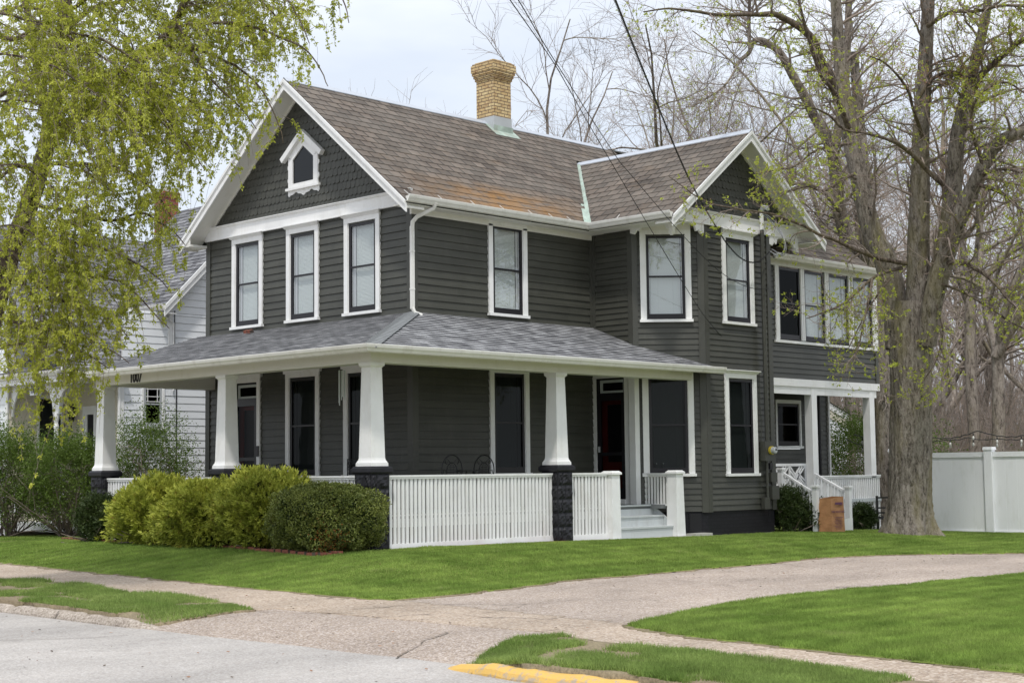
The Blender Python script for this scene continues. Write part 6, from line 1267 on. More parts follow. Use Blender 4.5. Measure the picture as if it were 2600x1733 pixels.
# ---- bare tree prototypes for everything behind
def bare_proto(name, seed, hgt, spread, trunk_r, fork, mat_t, mat_w, dens=1.0, label=''):
    rng = np.random.default_rng(seed); t = thing(name, label, 'tree')
    k = 10; lean = rng.normal(0, 0.03, 2); z = np.linspace(-0.5, fork, k); base = np.stack([lean[0] * z + 0.05 * np.sin(z), lean[1] * z + 0.05 * np.cos(z * .8), z, trunk_r * (1 - 0.35 * z / hgt)], -1); base[0, 3] *= 1.25
    parts = []; parts.append(tubes(base[None, :, :3], base[None, :, 3], 10)); twig = []
    n0 = rng.integers(4, 7); P = np.repeat(base[-1:, :3], n0, 0) - [0, 0, 0.2] + rng.normal(0, .04, (n0, 3)); az = np.arange(n0) * 2 * PI / n0 + rng.uniform(0, .8, n0); an = rng.uniform(0.10, 0.70, n0) * spread
    D = np.stack([np.cos(az) * np.sin(an), np.sin(az) * np.sin(an), np.cos(an)], -1); L = (hgt - fork) * rng.uniform(0.75, 1.05, n0); r = np.full(n0, base[-1, 3] * 0.70)
    p0, r0 = batch(rng, P, D, L, r, r * 0.16, 14, 0.10, (0, 0, 0.03)); parts.append(tubes(p0, r0, 7))
    P, D, r, t_ = spawn(rng, p0, r0, 9, 0.12, 0.95, 0.35, 1.0); L = (hgt - fork) * rng.uniform(0.25, 0.55, len(P)) * (1.1 - 0.65 * t_); rr = np.clip(r * 0.62, .02, .12); p1, r1 = batch(rng, P, D, L, rr, rr * 0.2, 10, 0.10, (0, 0, 0.06)); parts.append(tubes(p1, r1, 5))
    P, D, r, t_ = spawn(rng, p1, r1, int(9 * dens), 0.1, 1.0, 0.35, 1.0); L = rng.uniform(0.8, 2.3, len(P)) * hgt / 15 * (1.1 - 0.6 * t_); rr = np.clip(r * 0.55, .009, .03); p2, r2 = batch(rng, P, D, L, rr, rr * 0.3, 7, 0.12, (0, 0, 0.05)); twig.append(tubes(p2, r2, 4))
    P, D, r, t_ = spawn(rng, p2, r2, int(8 * dens), 0.1, 1.0, 0.35, 1.0); L = rng.uniform(0.35, 1.1, len(P)) * hgt / 15 * (1.1 - 0.5 * t_); rr = np.clip(r * 0.5, .005, .010); p3, r3 = batch(rng, P, D, L, rr, rr * 0.5, 4, 0.13, (0, 0, 0.05)); twig.append(tubes(p3, r3, 3))
    V, F = merge(parts); raw_mesh('trunk', V, F, mat_t, t, smooth=True); V, F = merge(twig); raw_mesh('twigs', V, F, mat_w, t)
    return t
PR = [bare_proto('bare_tree', 101, 16.5, 1.35, 0.17, 3.2, 'bark_far', 'twig_grey', 1.15), bare_proto('bare_tree', 102, 17.5, 1.0, 0.19, 5.0, 'bark_far', 'twig_grey', 1.0), bare_proto('bare_tree', 103, 14, 0.9, 0.14, 3.0, 'bark_far', 'twig_red', 0.9), bare_proto('bare_tree', 104, 18.5, 0.8, 0.19, 7.0, 'bark_far', 'twig_red', 0.9)]
# (column, depth, prototype, scale, turn, label)
SPOTS = [(1330, 47, 0, 1.05, 2.7, 'wide bare tree rising behind the roof just right of the tan chimney'), (1478, 46, 1, 0.98, 2.0, 'bare tree behind the roof ridge between the chimney tree and the wing gable'), (1072, 52, 2, 1.06, 1.0, 'distant bare tree showing behind the left side of the tan chimney'),
 (1392, 53, 0, 1.05, 3.4, 'bare tree behind the ridge, close on the right of the wide chimney tree'), (1600, 50, 0, 1.05, 1.2, 'bare tree right behind the peak of the wing gable'), (1560, 60, 0, 1.0, 0.3, None), (1660, 58, 1, 1.0, 5.0, None), (1830, 63, 0, 1.1, 2.7, None), (1890, 55, 2, 1.1, 4.1, None), (1960, 48, 3, 0.9, 1.9, None),
 (2120, 72, 0, 1.1, 1.5, None), (2180, 60, 0, 1.05, 4.6, None), (2236, 47, 3, 0.98, 5.6, 'thick straight bare trunk behind the fence, left of the neighbouring pair'), (2300, 46, 1, 1.05, 2.2, 'thick straight bare trunk behind the fence, right of the neighbouring pair'), (2420, 66, 0, 1.1, 0.0, None), (2270, 70, 2, 1.3, 2.5, None),
 (2050, 88, 0, 1.1, 1.1, None), (1930, 84, 2, 1.3, 2.9, None), (2330, 86, 0, 1.1, 5.1, None), (2230, 92, 0, 1.1, 4.4, None), (1700, 80, 2, 1.2, 4.0, None), (1480, 84, 0, 0.85, 5.0, None),
 (470, 78, 0, 0.62, 1.0, None), (380, 74, 2, 0.75, 2.0, None), (300, 82, 0, 0.72, 3.0, None), (215, 76, 1, 0.62, 4.0, None), (110, 84, 0, 0.7, 5.0, None), (30, 78, 2, 0.8, 0.5, None), (540, 86, 2, 0.66, 0.9, None), (-60, 74, 1, 0.7, 0.9, None), (2560, 60, 1, 1.1, 1.9, None), (2680, 70, 0, 1.1, 2.9, None), (2800, 62, 3, 1.1, 0.4, None), (2950, 75, 0, 1.2, 1.4, None)]
used = set()
for xd, d, pi_, sc_, rz, lb in SPOTS:
    x, y = at_px(xd, d); z = float(Hall(x, y)) - 0.1; p = PR[pi_]
    if xd < 1600 and xd > 1000: z = float(H(x, y)) - 0.5
    if pi_ in used: o = copy_tree(p)
    else: o = p; used.add(pi_)
    o.location = (x, y, z); o.rotation_euler = (0, 0, rz); o.scale = (sc_,) * 3
    o['group'] = 'bare trees in the woods behind'; o['label'] = lb or ('small bare tree far behind the white neighbouring house' if xd < 700 else 'bare leafless tree in the woods behind the lot')

for i, (x, y, z_, k_, s_) in enumerate(((-44, 4, -.4, 0, 1.0), (-48, -10, -.4, 2, 1.1), (-40, 16, -.4, 1, .9), (-52, 24, -.4, 3, 1.0), (-36, -34, -.4, 0, .9), (-12, -52, -.4, 1, 1.0), (8, -48, -.4, 0, 1.0), (24, -44, -.4, 2, 1.1), (38, -40, -.4, 3, 1.0), (-50, -3, -.4, 2, 1.2), (-46, 10, -.4, 3, .9), (16, -56, -.4, 3, 1.1))):
    o = copy_tree(PR[k_], None, (x, y, z_), i * 1.3, s_); o['label'] = 'bare tree across the road behind the photographer'; o['group'] = 'bare trees across the road'
rng = np.random.default_rng(56); n = 2600; xd = rng.uniform(1560, 3300, n); d_ = rng.uniform(78, 126, n); XY = np.array([at_px(a, b) for a, b in zip(xd, d_)]); P = np.stack([XY[:, 0], XY[:, 1], Hall(XY[:, 0], XY[:, 1]) - 0.1], -1)
D = rng.normal(0, 0.16, (n, 3)) + [0, 0, 1]; rr = rng.uniform(0.014, 0.042, n); p1, r1 = batch(rng, P, D, rng.uniform(3, 10, n), rr, rr * .25, 7, 0.07); P, D, r, t = spawn(rng, p1, r1, 8, 0.25, 1, .4, 1.0); rr = np.clip(r * .5, .008, .02); p2, r2 = batch(rng, P, D, rng.uniform(.6, 2.6, len(P)), rr, rr * .4, 4, 0.14)
V, F = merge([tubes(p1, r1, 3), tubes(p2, r2, 3)]); o = raw_mesh('far_woods', V, F, 'twig_grey'); tag(o, 'far grey mass of thin bare saplings on the wooded rise', 'woods', kind='stuff')
# ---- woodland understorey
rng = np.random.default_rng(55)
n = 3600; xd = rng.uniform(1850, 2520, n); d_ = rng.uniform(46, 84, n); XY = np.array([at_px(a, b) for a, b in zip(xd, d_)]); Zg = Hall(XY[:, 0], XY[:, 1]) - 0.1
P = np.stack([XY[:, 0], XY[:, 1], Zg], -1); D = rng.normal(0, 0.35, (n, 3)) + [0, 0, 1]; L = rng.uniform(1.2, 5.5, n); rr = rng.uniform(0.008, 0.024, n)
p1, r1 = batch(rng, P, D, L, rr, rr * .3, 6, 0.12); P, D, r, t = spawn(rng, p1, r1, 6, 0.2, 1, .4, 1.1); rr = np.clip(r * .6, .005, .012); p2, r2 = batch(rng, P, D, rng.uniform(.4, 1.8, len(P)), rr, rr * .4, 4, 0.15)
V, F = merge([tubes(p1, r1, 3), tubes(p2, r2, 3)]); o = raw_mesh('undergrowth', V, F, ['twig_red', 'twig_grey', 'bark_far'], mi=(np.arange(len(F)) // 240 % 3)); tag(o, 'tangle of reddish brown leafless brush filling the woods', 'undergrowth', kind='stuff')
n = 46; xd = rng.uniform(2100, 2500, n); d_ = rng.uniform(44, 70, n); LP = []
for a, b in zip(xd, d_):
    x, y = at_px(a, b); z = float(Hall(x, y)); m_ = 420; s = rng.uniform(0.7, 1.5); LP.append(np.stack([x + rng.normal(0, s * .55, m_), y + rng.normal(0, s * .55, m_), z + np.abs(rng.normal(0, s * .5, m_)) + 0.2], -1))
LP = np.concatenate(LP); V, F = leaves(rng, LP, rng.normal(0, 1, LP.shape), rng.uniform(.07, .15, len(LP)), rng.uniform(.04, .08, len(LP))); o = raw_mesh('undergrowth', V, F, 'leaf_under'); tag(o, 'low fresh green leaves scattered through the woods floor', 'undergrowth', kind='stuff')

# ---- shrubs
def shrub(name, label, cat, c, R, n, L, W, mat, style='ball', twig=160, seed=1, group=None, rust=0, pw=2.2, up=0.5, zb=None, stems=14, shell=(0.80, 1.03), twig_mat='brown_bark_twig', lump=0.12, core=0, core_mat='leaf_yew_core'):
    rng = np.random.default_rng(seed); zb = float(H(c[0], c[1])) if zb is None else zb
    t = thing(name, label, cat, (c[0], c[1], zb), group); C = np.array([c[0], c[1], zb + R[2] * 0.98])
    def surf(d):
        # superellipsoid radius with lumps, flat bottom
        q = np.abs(d) ** pw; s = (q / (np.array(R) ** pw)).sum(-1) ** (-1 / pw); th = np.arctan2(d[:, 1], d[:, 0])
        lu = 1 + lump * np.sin(th * 3 + seed) * np.cos(d[:, 2] * 4 + seed) + lump * 0.7 * np.sin(th * 7 + d[:, 2] * 9 + seed * 2) + lump * 0.4 * np.sin(th * 15 - d[:, 2] * 17)
        return s * lu
    d = unit(rng.normal(0, 1, (n, 3))); d[:, 2] = np.where(d[:, 2] < -0.80, -d[:, 2], d[:, 2]); r = surf(d) * rng.uniform(shell[0], shell[1], n)
    if style == 'loose': r = surf(d) * rng.uniform(0.25, 1.05, n) ** 0.55
    P = C + d * r[:, None]; ok = P[:, 2] > zb + 0.03 + 0.16 * (style == 'spray') * rng.random(n); P, d = P[ok], d[ok]; m = len(P)
    if core:
        dc = unit(rng.normal(0, 1, (core, 3))); rc_ = surf(dc) * rng.uniform(0.45, 0.86, core); Pc = C + dc * rc_[:, None]; ok = Pc[:, 2] > zb + 0.02; V, F = leaves(rng, Pc[ok], rng.normal(0, 1, (ok.sum(), 3)), rng.uniform(1.2, 2.0, ok.sum()) * 0.055, rng.uniform(1.2, 2.0, ok.sum()) * 0.042); raw_mesh('inner_foliage', V, F, core_mat, t)  # filler leaves, coloured dark for the shade inside the shrub
    if style == 'spray':   # flat fans of scale foliage
        D = unit(d * 0.9 + rng.normal(0, 0.35, d.shape) + [0, 0, up]); out = []
        S = unit(np.cross(D, rng.normal(0, 1, D.shape))); Ls = rng.uniform(0.7, 1.25, m) * L
        for a, f in ((0, 1.0), (0.55, .72), (-0.55, .72), (1.0, .5), (-1.0, .5)):
            dd_ = unit(D * math.cos(a) + S * math.sin(a)); off = D * (Ls * (0.0 if a == 0 else 0.18 if abs(a) < .8 else 0.02))[:, None]
            out.append(leaves(rng, P + off, dd_, Ls * f, Ls * f * W / L * 1.0, 0.08))
        V, F = merge(out)
    else:
        D = unit(d * 0.6 + rng.normal(0, 0.7, d.shape) + [0, 0, up * .5]); V, F = leaves(rng, P, D, rng.uniform(.7, 1.3, m) * L, rng.uniform(.7, 1.3, m) * W)
    raw_mesh('foliage', V, F, mat, t)
    if rust:
        dr = unit(np.array([-0.55, -0.75, -0.35]) + rng.normal(0, .16, (rust, 3))); V, F = leaves(rng, C + dr * (surf(dr) * rng.uniform(.95, 1.04, rust))[:, None], rng.normal(0, 1, dr.shape), rng.uniform(.8, 1.3, rust) * L, rng.uniform(.8, 1.3, rust) * W); raw_mesh('dead_leaves', V, F, 'leaf_rust', t)
    Pz = np.tile(np.array([[c[0], c[1], zb - .05]]), (stems, 1)) + rng.normal(0, 0.08 * max(R[0], R[1]), (stems, 3)) * [1, 1, 0]; dd_ = unit(rng.normal(0, 1, (stems, 3)) * [R[0], R[1], .3] + [0, 0, R[2] * 1.3]); ll = np.full(stems, R[2] * 1.55)
    p0, r0 = batch(rng, Pz, dd_, ll, np.full(stems, .018), np.full(stems, .006), 7, .10); Q, D2, rr, t_ = spawn(rng, p0, r0, max(3, twig // stems), .15, 1, .5, 1.2); p1, r1 = batch(rng, Q, D2, rng.uniform(.3, .9, len(Q)) * min(R), np.full(len(Q), .006), np.full(len(Q), .002), 4, .15)
    ok = (((p1[:, -1] - C) / np.array(R)) ** 2).sum(-1) < 1.0; V, F = merge([tubes(p0, r0, 4), tubes(p1[ok], r1[ok], 3)]); raw_mesh('stems', V, F, twig_mat, t)
    return t
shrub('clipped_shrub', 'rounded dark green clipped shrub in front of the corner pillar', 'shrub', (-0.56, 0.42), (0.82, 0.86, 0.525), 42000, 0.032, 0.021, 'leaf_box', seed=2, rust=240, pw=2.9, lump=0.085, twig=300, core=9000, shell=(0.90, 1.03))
GG = 'golden green evergreens in the porch bed'
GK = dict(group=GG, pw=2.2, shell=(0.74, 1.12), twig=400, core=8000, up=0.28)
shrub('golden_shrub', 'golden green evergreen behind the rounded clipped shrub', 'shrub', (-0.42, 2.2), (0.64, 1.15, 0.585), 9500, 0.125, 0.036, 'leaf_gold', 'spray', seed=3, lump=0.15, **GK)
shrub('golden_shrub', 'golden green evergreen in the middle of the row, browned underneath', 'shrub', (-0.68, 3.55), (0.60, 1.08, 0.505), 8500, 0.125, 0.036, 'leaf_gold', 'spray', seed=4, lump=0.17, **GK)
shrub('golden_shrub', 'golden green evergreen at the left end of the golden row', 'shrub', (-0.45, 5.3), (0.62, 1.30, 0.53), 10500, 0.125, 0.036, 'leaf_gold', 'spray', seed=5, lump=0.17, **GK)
shrub('dark_shrub', 'small dark green shrub under the leftmost porch pillar', 'shrub', (-0.5, 7.35), (0.42, 0.50, 0.47), 9000, 0.030, 0.018, 'leaf_yew_core', seed=6, lump=0.12, core=2500)
shrub('yew', 'dark spiky yew at the corner below the electric meter', 'shrub', (11.75, -0.02), (0.42, 0.36, 0.50), 7000, 0.055, 0.016, 'leaf_yew_core', seed=7, core=1500, zb=-0.14, lump=0.16, up=1.0)
shrub('yew', 'low dark yew between the meter corner and the paper bag', 'shrub', (12.25, -0.35), (0.34, 0.30, 0.36), 5000, 0.055, 0.016, 'leaf_yew_core', seed=8, core=1200, zb=-0.14, lump=0.2, up=1.0)
shrub('yew', 'small dark yew right of the rear porch steps', 'shrub', (14.15, -0.35), (0.28, 0.28, 0.30), 4000, 0.055, 0.016, 'leaf_yew_core', seed=9, core=900, zb=-0.16, lump=0.15, up=1.0)
BG_ = 'leafy bushes in the side yard at left'
for i, (c, R, lb) in enumerate((((1.2, 11.4), (0.95, 0.95, 1.15), 'airy green bush just left of the leftmost porch pillar'), ((0.6, 13.0), (0.95, 1.0, 1.25), 'airy green bush second from the left edge below the neighbouring porch'), ((0.2, 14.9), (1.0, 1.0, 1.3), 'airy green bush at the left edge of the picture'))):
    shrub('leafy_bush', lb, 'bush', c, R, 26000, 0.046, 0.026, 'leaf_bush', 'loose', seed=20 + i, group=BG_, stems=34, twig=900, lump=0.16, pw=2.0)
shrub('leafy_bush', 'loose twiggy bush between the porch and the white house wall', 'bush', (3.1, 11.3), (1.35, 0.9, 1.42), 17000, 0.045, 0.026, 'leaf_bush', 'loose', seed=24, group=BG_, stems=30, twig=900, lump=0.18, pw=2.0)
fsx, fsy = 20.5, 3.2
shrub('flowering_shrub', 'tall shrub with green leaves and pale blossom seen through the rear porch', 'shrub', (fsx, fsy), (1.9, 1.9, 1.50), 24000, 0.06, 0.035, 'leaf_bush', 'loose', seed=30, stems=30, twig=900, lump=0.2, zb=-0.3)
# ================================================================== NEIGHBOURING HOUSE
nh = thing('neighbour_house', 'white clapboard house with dark shingle roofs and a turned post porch at left', 'house', (6, 16, -0.1))
nb_ = MB()
FNs = lambda u, n, z: (u, 13.0 - n, z); FNf = lambda u, n, z: (3.43 - n, u, z); FN2s = lambda u, n, z: (u, 15.53 - n, z); FN2f = lambda u, n, z: (1.91 - n, u, z); FNu = lambda u, n, z: (4.75 - n, u, z)
def nwall(F, u0, u1, z0, z1, op=(), mat='vinyl', hi=None):
    w = MB(); siding(w, F, u0, u1, z0, z1, op, ex=0.178, hi=hi, lap=0.016); return w.build('wall', mat, nh)
nwall(FNs, 3.43, 14, -0.2, 5.2, [(4.02, 4.58, 2.3, 3.55)])
nwall(FNs, 4.6, 13.8, 5.2, 9.8, hi=lambda z: (4.6 + (z - 5.3) * 1.0 if z > 5.3 else 4.6, 13.8 - (z - 5.3) if z > 5.3 else 13.8))
nwall(FNf, 13.02, 15.5, -0.2, 3.9, [(14.03, 14.6, -0.2, 2.75)], 'vinyl_shade_tan'); nwall(FNu, 13.02, 15.6, 3.0, 5.4)
nwall(FN2s, 1.93, 3.4, -0.2, 3.9, [(2.70, 3.32, 0.9, 3.2)], 'vinyl_shade_tan'); nwall(FN2f, 15.55, 22, -0.2, 6.5)
for bx6 in (((3.40, 3.50, 12.965, 13.0, -0.2, 3.9), (3.395, 3.43, 12.97, 13.07, -0.2, 3.5)), ((4.71, 4.75, 12.97, 13.08, 3.6, 5.3), (4.72, 4.83, 12.965, 13.0, 3.6, 5.3)), ((1.875, 1.91, 15.5, 15.6, -0.2, 3.6),)):
    cbn = MB()
    for b6 in bx6: cbn.box(*b6)
    cbn.build('corner_board', 'white', nh)
window(FNs, 4.05, 4.55, 2.42, 3.50, root=nh, top='plain', casing=0.06, sill=True, sash_mat='metal', glass='glass_dark', blind=None)
mn = MB()
for z in (3.02, 3.14, 3.32): mn.fbox(FNs, 4.09, 4.51, 0.0, 0.014, z, z + 0.018)
for u in (4.15, 4.42): mn.fbox(FNs, u, u + 0.016, 0.0, 0.0135, 3.02, 3.45)
mn.build('glazing_bars', 'white', nh); window(FN2s, 2.73, 3.30, 0.95, 3.15, root=nh, top='plain', casing=0.05, sash_mat='black', glass='glass_dark', blind=None)
dn = MB(); dn.fbox(FNf, 14.02, 14.1, 0, 0.05, 0.2, 2.95); dn.fbox(FNf, 14.55, 14.63, 0, 0.05, 0.2, 2.95); dn.fbox(FNf, 14.1, 14.55, 0, 0.045, 2.75, 2.95); dn.fbox(FNf, 14.1, 14.17, -0.02, 0.02, 0.2, 2.75); dn.fbox(FNf, 14.48, 14.55, -0.02, 0.02, 0.2, 2.75); dn.fbox(FNf, 14.17, 14.48, -0.02, -0.01, 0.2, 2.75, 1)
dn.build('door', ['white', 'black'], nh)
# roofs: street-facing slope of the side gable, and the cross gable running back
rn = MB(); q2 = math.sqrt(2)
def nplane(O, U, V, pts3, course=0.15):
    O, U, V = Vector(O), Vector(U).normalized(), Vector(V).normalized(); poly = [((Vector(p) - O).dot(U), (Vector(p) - O).dot(V)) for p in pts3]; roof_plane(rn, O, U, V, [poly], course)
# slope facing the street: z = 5.35 + (x - 4.45)
zf = lambda x: 5.35 + (x - 4.45)
nplane((4.45, 0, 5.35), (0, 1, 0), (1, 0, 1), [(4.45, 12.66, 5.35), (4.45, 14.85, 5.35), (6.5, 16.9, zf(6.5)), (7.6, 16.9, zf(7.6)), (7.6, 12.66, zf(7.6))])
# slope facing the camera side: z = 5.5 + (y - 14.82)
zg = lambda y: 5.5 + (y - 14.82)
nplane((0, 14.82, 5.5), (1, 0, 0), (0, 1, 1), [(1.5, 13.28, zg(13.28)), (3.4, 13.2, zg(13.2)), (4.6, 14.82, 5.5), (6.5, 16.85, zg(16.85)), (1.5, 16.85, zg(16.85))])
nplane((0, 14.82, 5.5), (1, 0, 0), (0, 1, 1), [(3.4, 13.2, zg(13.2)), (4.95, 13.35, zg(13.35)), (5.05, 14.0, zg(14.0)), (4.6, 14.82, 5.5)])
nplane((0, 18.9, 5.5), (1, 0, 0), (0, -1, 1), [(1.5, 18.9, 5.5), (8, 18.9, 5.5), (8, 16.85, 7.53), (1.5, 16.85, 7.53)])
# porch hip roof
nplane((1.75, 0, 3.66), (0, 1, 0), (1, 0, 0.62), [(1.75, 12.9, 3.66), (1.75, 16.1, 3.66), (3.4, 15.0, 3.66 + 1.65 * .62), (3.4, 14.4, 3.66 + 1.65 * .62)])
nplane((0, 12.75, 3.60), (1, 0, 0), (0, 1, .62), [(1.7, 12.75, 3.6), (3.5, 12.75, 3.6), (3.5, 14.4, 3.6 + 1.65 * .62), (3.3, 14.4, 3.6 + 1.65 * .62)])
rno = rn.build('roof', 'dark_shingle', nh)
tn = MB()
G = lambda u, n, z: (u, 12.66 - n, z)
tn.prism(G, [(4.40, 5.24), (8.4, 9.24), (8.4, 9.06), (4.40, 5.06)], -0.03, 0.0); tn.prism(G, [(4.40, 5.33), (8.4, 9.33), (8.4, 9.22), (4.40, 5.22)], 0.0, 0.03); tn.face([(4.45, 12.68, 5.22), (8.4, 12.68, 9.17), (8.4, 13.0, 9.17), (4.45, 13.0, 5.22)])
tn.box(4.42, 4.75, 12.68, 15.0, 5.14, 5.16); tn.box(1.7, 3.4, 12.9, 16.1, 3.50, 3.52); tn.box(1.72, 1.84, 12.9, 16.05, 3.42, 3.62); tn.box(1.84, 3.4, 12.88, 12.98, 3.42, 3.6)
tn.tube([(1.78, 12.86, 3.70), (3.42, 14.4, 4.70)], 0.03, 5); tn.build('trim', 'white', nh)
gutter([(4.42, 15.0, 0), (4.42, 12.66, 0)], 5.26, parent=nh); gutter([(1.72, 16.1, 0), (1.72, 12.85, 0), (3.4, 12.85, 0)], 3.58, parent=nh)
pn = MB(); pxn, pyn = 2.0, 13.42
prof = [(0.0, .07), (.55, .07), (.6, .045), (.68, .062), (.74, .05), (.9, .058), (1.6, .055), (2.3, .048), (2.42, .06), (2.5, .045), (2.58, .062), (2.62, .07), (3.5, .07)]
pn.tube([(pxn, pyn, a) for a, b in prof], [b for a, b in prof], 14)
for s, F in ((1, lambda u, n, z: (pxn + n, pyn + u, z)), (-1, lambda u, n, z: (pxn + n, pyn - u, z)), (1, lambda u, n, z: (pxn + u, pyn + n, z))):
    pn.prism(F, [(0.06, 2.72), (0.12, 2.70), (0.16, 2.95), (0.30, 3.20), (0.56, 3.34), (0.72, 3.38), (0.72, 3.44), (0.06, 3.44)], -0.02, 0.02)
pn.prism(lambda u, n, z: (pxn + n, 15.5 - u, z), [(0.0, 2.72), (0.05, 2.70), (0.10, 2.95), (0.24, 3.20), (0.50, 3.34), (0.66, 3.38), (0.66, 3.44), (0.0, 3.44)], -0.02, 0.02)
pn.prism(lambda u, n, z: (3.0 + n, 13.02 + u, z), [(0.0, 2.9), (0.05, 2.9), (0.10, 3.1), (0.30, 3.3), (0.5, 3.36), (0.5, 3.42), (0.0, 3.42)], -0.02, 0.02)
pn.build('porch_post', 'white', nh, smooth=False)
# porch rail
rl = MB(); rl.box(1.97, 2.03, 11.9 + 1.1, 15.45, 1.02, 1.07); rl.box(1.97, 2.03, 13.0, 15.45, 0.42, 0.46)
for y in np.arange(13.06, 15.4, 0.13): rl.box(1.985, 2.015, y, y + 0.03, 0.46, 1.02)
rl.box(1.9, 3.43, 12.9, 15.5, 0.0, 0.2); rl.build('porch_railing', 'vinyl', nh)
sg_ = MB(); F_ = lambda u, n, z: (1.955 - n, 14.27 + u, z)
sg_.prism(F_, [(-.30, 3.22), (-.26, 3.20), (-.24, 3.17), (.24, 3.17), (.26, 3.20), (.30, 3.22), (.27, 3.30), (.31, 3.38), (.24, 3.42), (.2, 3.45), (-.2, 3.45), (-.24, 3.42), (-.31, 3.38), (-.27, 3.30)], 0, 0.03)
sgo = sg_.build('number_plaque', 'vinyl', nh); text('1009', 0.26, (1.918, 14.26, 3.225), (PI / 2, 0, -PI / 2), 'number_black', sgo, 'number', off=0.006, sx=0.78)
ln_ = MB(); ln_.box(3.25, 3.40, 14.98, 15.04, 2.75, 3.0); ln_.taper(WORLD, 3.27, 14.95, 2.60, 2.95, 0.045, 0.075); ln_.taper(WORLD, 3.27, 14.95, 2.95, 3.05, 0.09, 0.01); ln_.box(3.26, 3.28, 14.94, 14.96, 2.35, 2.6); ln_.build('porch_lantern', 'iron', nh)
cn = MB(); a = Vector((3.98 + 1.9, 13.0 + 2.4, 0)); 
cp_ = at_px(378, 43.5); cn.box(cp_[0] - .24, cp_[0] + .24, cp_[1] - .24, cp_[1] + .24, 5.5, 9.12); cn.box(cp_[0] - .28, cp_[0] + .28, cp_[1] - .28, cp_[1] + .28, 9.12, 9.28); cn.box(cp_[0] - .27, cp_[0] + .27, cp_[1] - .27, cp_[1] + .27, 5.4, 7.95, 1); cn.tube([(cp_[0], cp_[1], 9.2), (cp_[0], cp_[1], 9.45)], .12, 8, 2)
cn.build('chimney', ['red_brick', 'metal', 'stone_pale'], nh)
cw_ = MB(); cw_.tube([(4.86, 12.93, 5.25), (4.87, 12.95, 4.6), (4.93, 12.95, 3.9), (4.95, 12.96, 2), (4.96, 12.96, 0.3)], 0.014, 5); cw_.build('cable', 'cable', nh)
dsn = MB(); dsn.tube([(4.60, 12.95, 5.1), (4.84, 12.94, 4.95), (4.84, 12.94, 3.3)], 0.02, 6); dsn.tube([(3.37, 12.97, 3.4), (3.37, 12.97, 0.0)], 0.035, 6); dsn.build('downspout', 'white', nh)
bb = MB(); bb.box(8.0, 14, 13.3, 21.5, -0.2, 5.1); bb.box(1.95, 8, 15.6, 21.5, -0.2, 5.3); bb.build('body', 'vinyl', nh)

# ================================================================== THINGS ROUND THE LOT
# white panel fence
fn = thing('panel_fence', 'tall white vinyl panel fence with square post behind the big tree', 'fence', (16.7, -3, -0.35))
def fpost(y): q = MB(); z = -0.45; q.box(16.60, 16.80, y - .095, y + .095, z, 1.63); q.taper(WORLD, 16.7, y, 1.63, 1.70, .115, .105); q.build('post', 'fence', fn, bevel=0.006)
for y in (-2.14, 0.30, -4.60): fpost(y)
for y0, y1 in ((-2.04, 0.20), (-4.50, -2.24)):
    q = MB(); q.box(16.66, 16.74, y0, y1, 1.47, 1.585); q.box(16.66, 16.74, y0, y1, -0.34, -0.20); k = 8
    for i in range(k):
        a = y0 + (y1 - y0) * i / k; b = y0 + (y1 - y0) * (i + 1) / k
        q.box(16.685, 16.715, a + 0.006, b - 0.006, -0.20, 1.47); q.box(16.69, 16.71, b - 0.007, b + 0.007, -0.2, 1.47)
    q.build('panel', 'fence', fn)
# festoon lights strung above it
fl_ = thing('string_lights', 'string of clear festoon bulbs hung on black cord above the fence', 'string lights', (18.0, -1, 2.0)); q = MB(); bl = []
pts = []
for seg in range(4):
    y0, y1 = 2.2 - seg * 1.7, 0.5 - seg * 1.7
    for i in range(14): t = i / 14; pts.append((18.0, y0 + (y1 - y0) * t, 2.10 - 0.16 * math.sin(PI * t) + 0.01 * math.sin(i * 3)))
q.tube(pts, 0.012, 5); pts2 = [(p[0] + .1, p[1] + .3, p[2] - 0.10 - 0.05 * math.sin(i * .5)) for i, p in enumerate(pts)]; q.tube(pts2, 0.010, 5); q.build('cord', 'cable', fl_)
bproto = None
for i in range(2, len(pts), 5):
    for pp in (pts[i], pts2[min(i + 2, len(pts2) - 1)]):
        m = MB(); m.tube([(pp[0], pp[1], pp[2] - 0.02), (pp[0], pp[1], pp[2] - 0.09)], 00.015, 6, 1); m.tube([(pp[0], pp[1], pp[2] - 0.09), (pp[0], pp[1], pp[2] - 0.12), (pp[0], pp[1], pp[2] - 0.16), (pp[0], pp[1], pp[2] - 0.185)], [.014, .027, .027, .010], 8); m.build('bulb', ['bulb', 'cable'], fl_, smooth=True)
# paper yard waste bag
bg_ = thing('paper_bag', 'tall brown paper yard waste bag leaning in front of the rear porch steps', 'paper bag', (12.2, -0.75, -0.15))
q = MB(); w_, h_ = 0.50, 0.78; nz_, nu_ = 10, 8
def bagpt(a, b, z):  # a,b in -1..1 footprint
    s = z / h_; wob = 0.012 * math.sin(z * 19 + a * 4 + b * 3); lean = 0.16 * s
    th = 0.17 * (1 - 0.15 * s); return (12.20 + a * (w_ / 2) * (1 - 0.02 * s) + lean + wob, -0.78 + b * th + 0.10 * s + wob * .6 * (1 if b < 0 else -1), -0.15 + z + 0.02 * a * s)
for side_ in range(4):
    for i in range(nu_):
        for j in range(nz_):
            def e(i, j):
                t = -1 + 2 * i / nu_; z = h_ * j / nz_
                return bagpt(*((t, -1), (1, t), (-t, 1), (-1, -t))[side_], z)
            q.face([e(i, j), e(i + 1, j), e(i + 1, j + 1), e(i, j + 1)])
bo = q.build('bag', 'kraft', bg_, smooth=True)
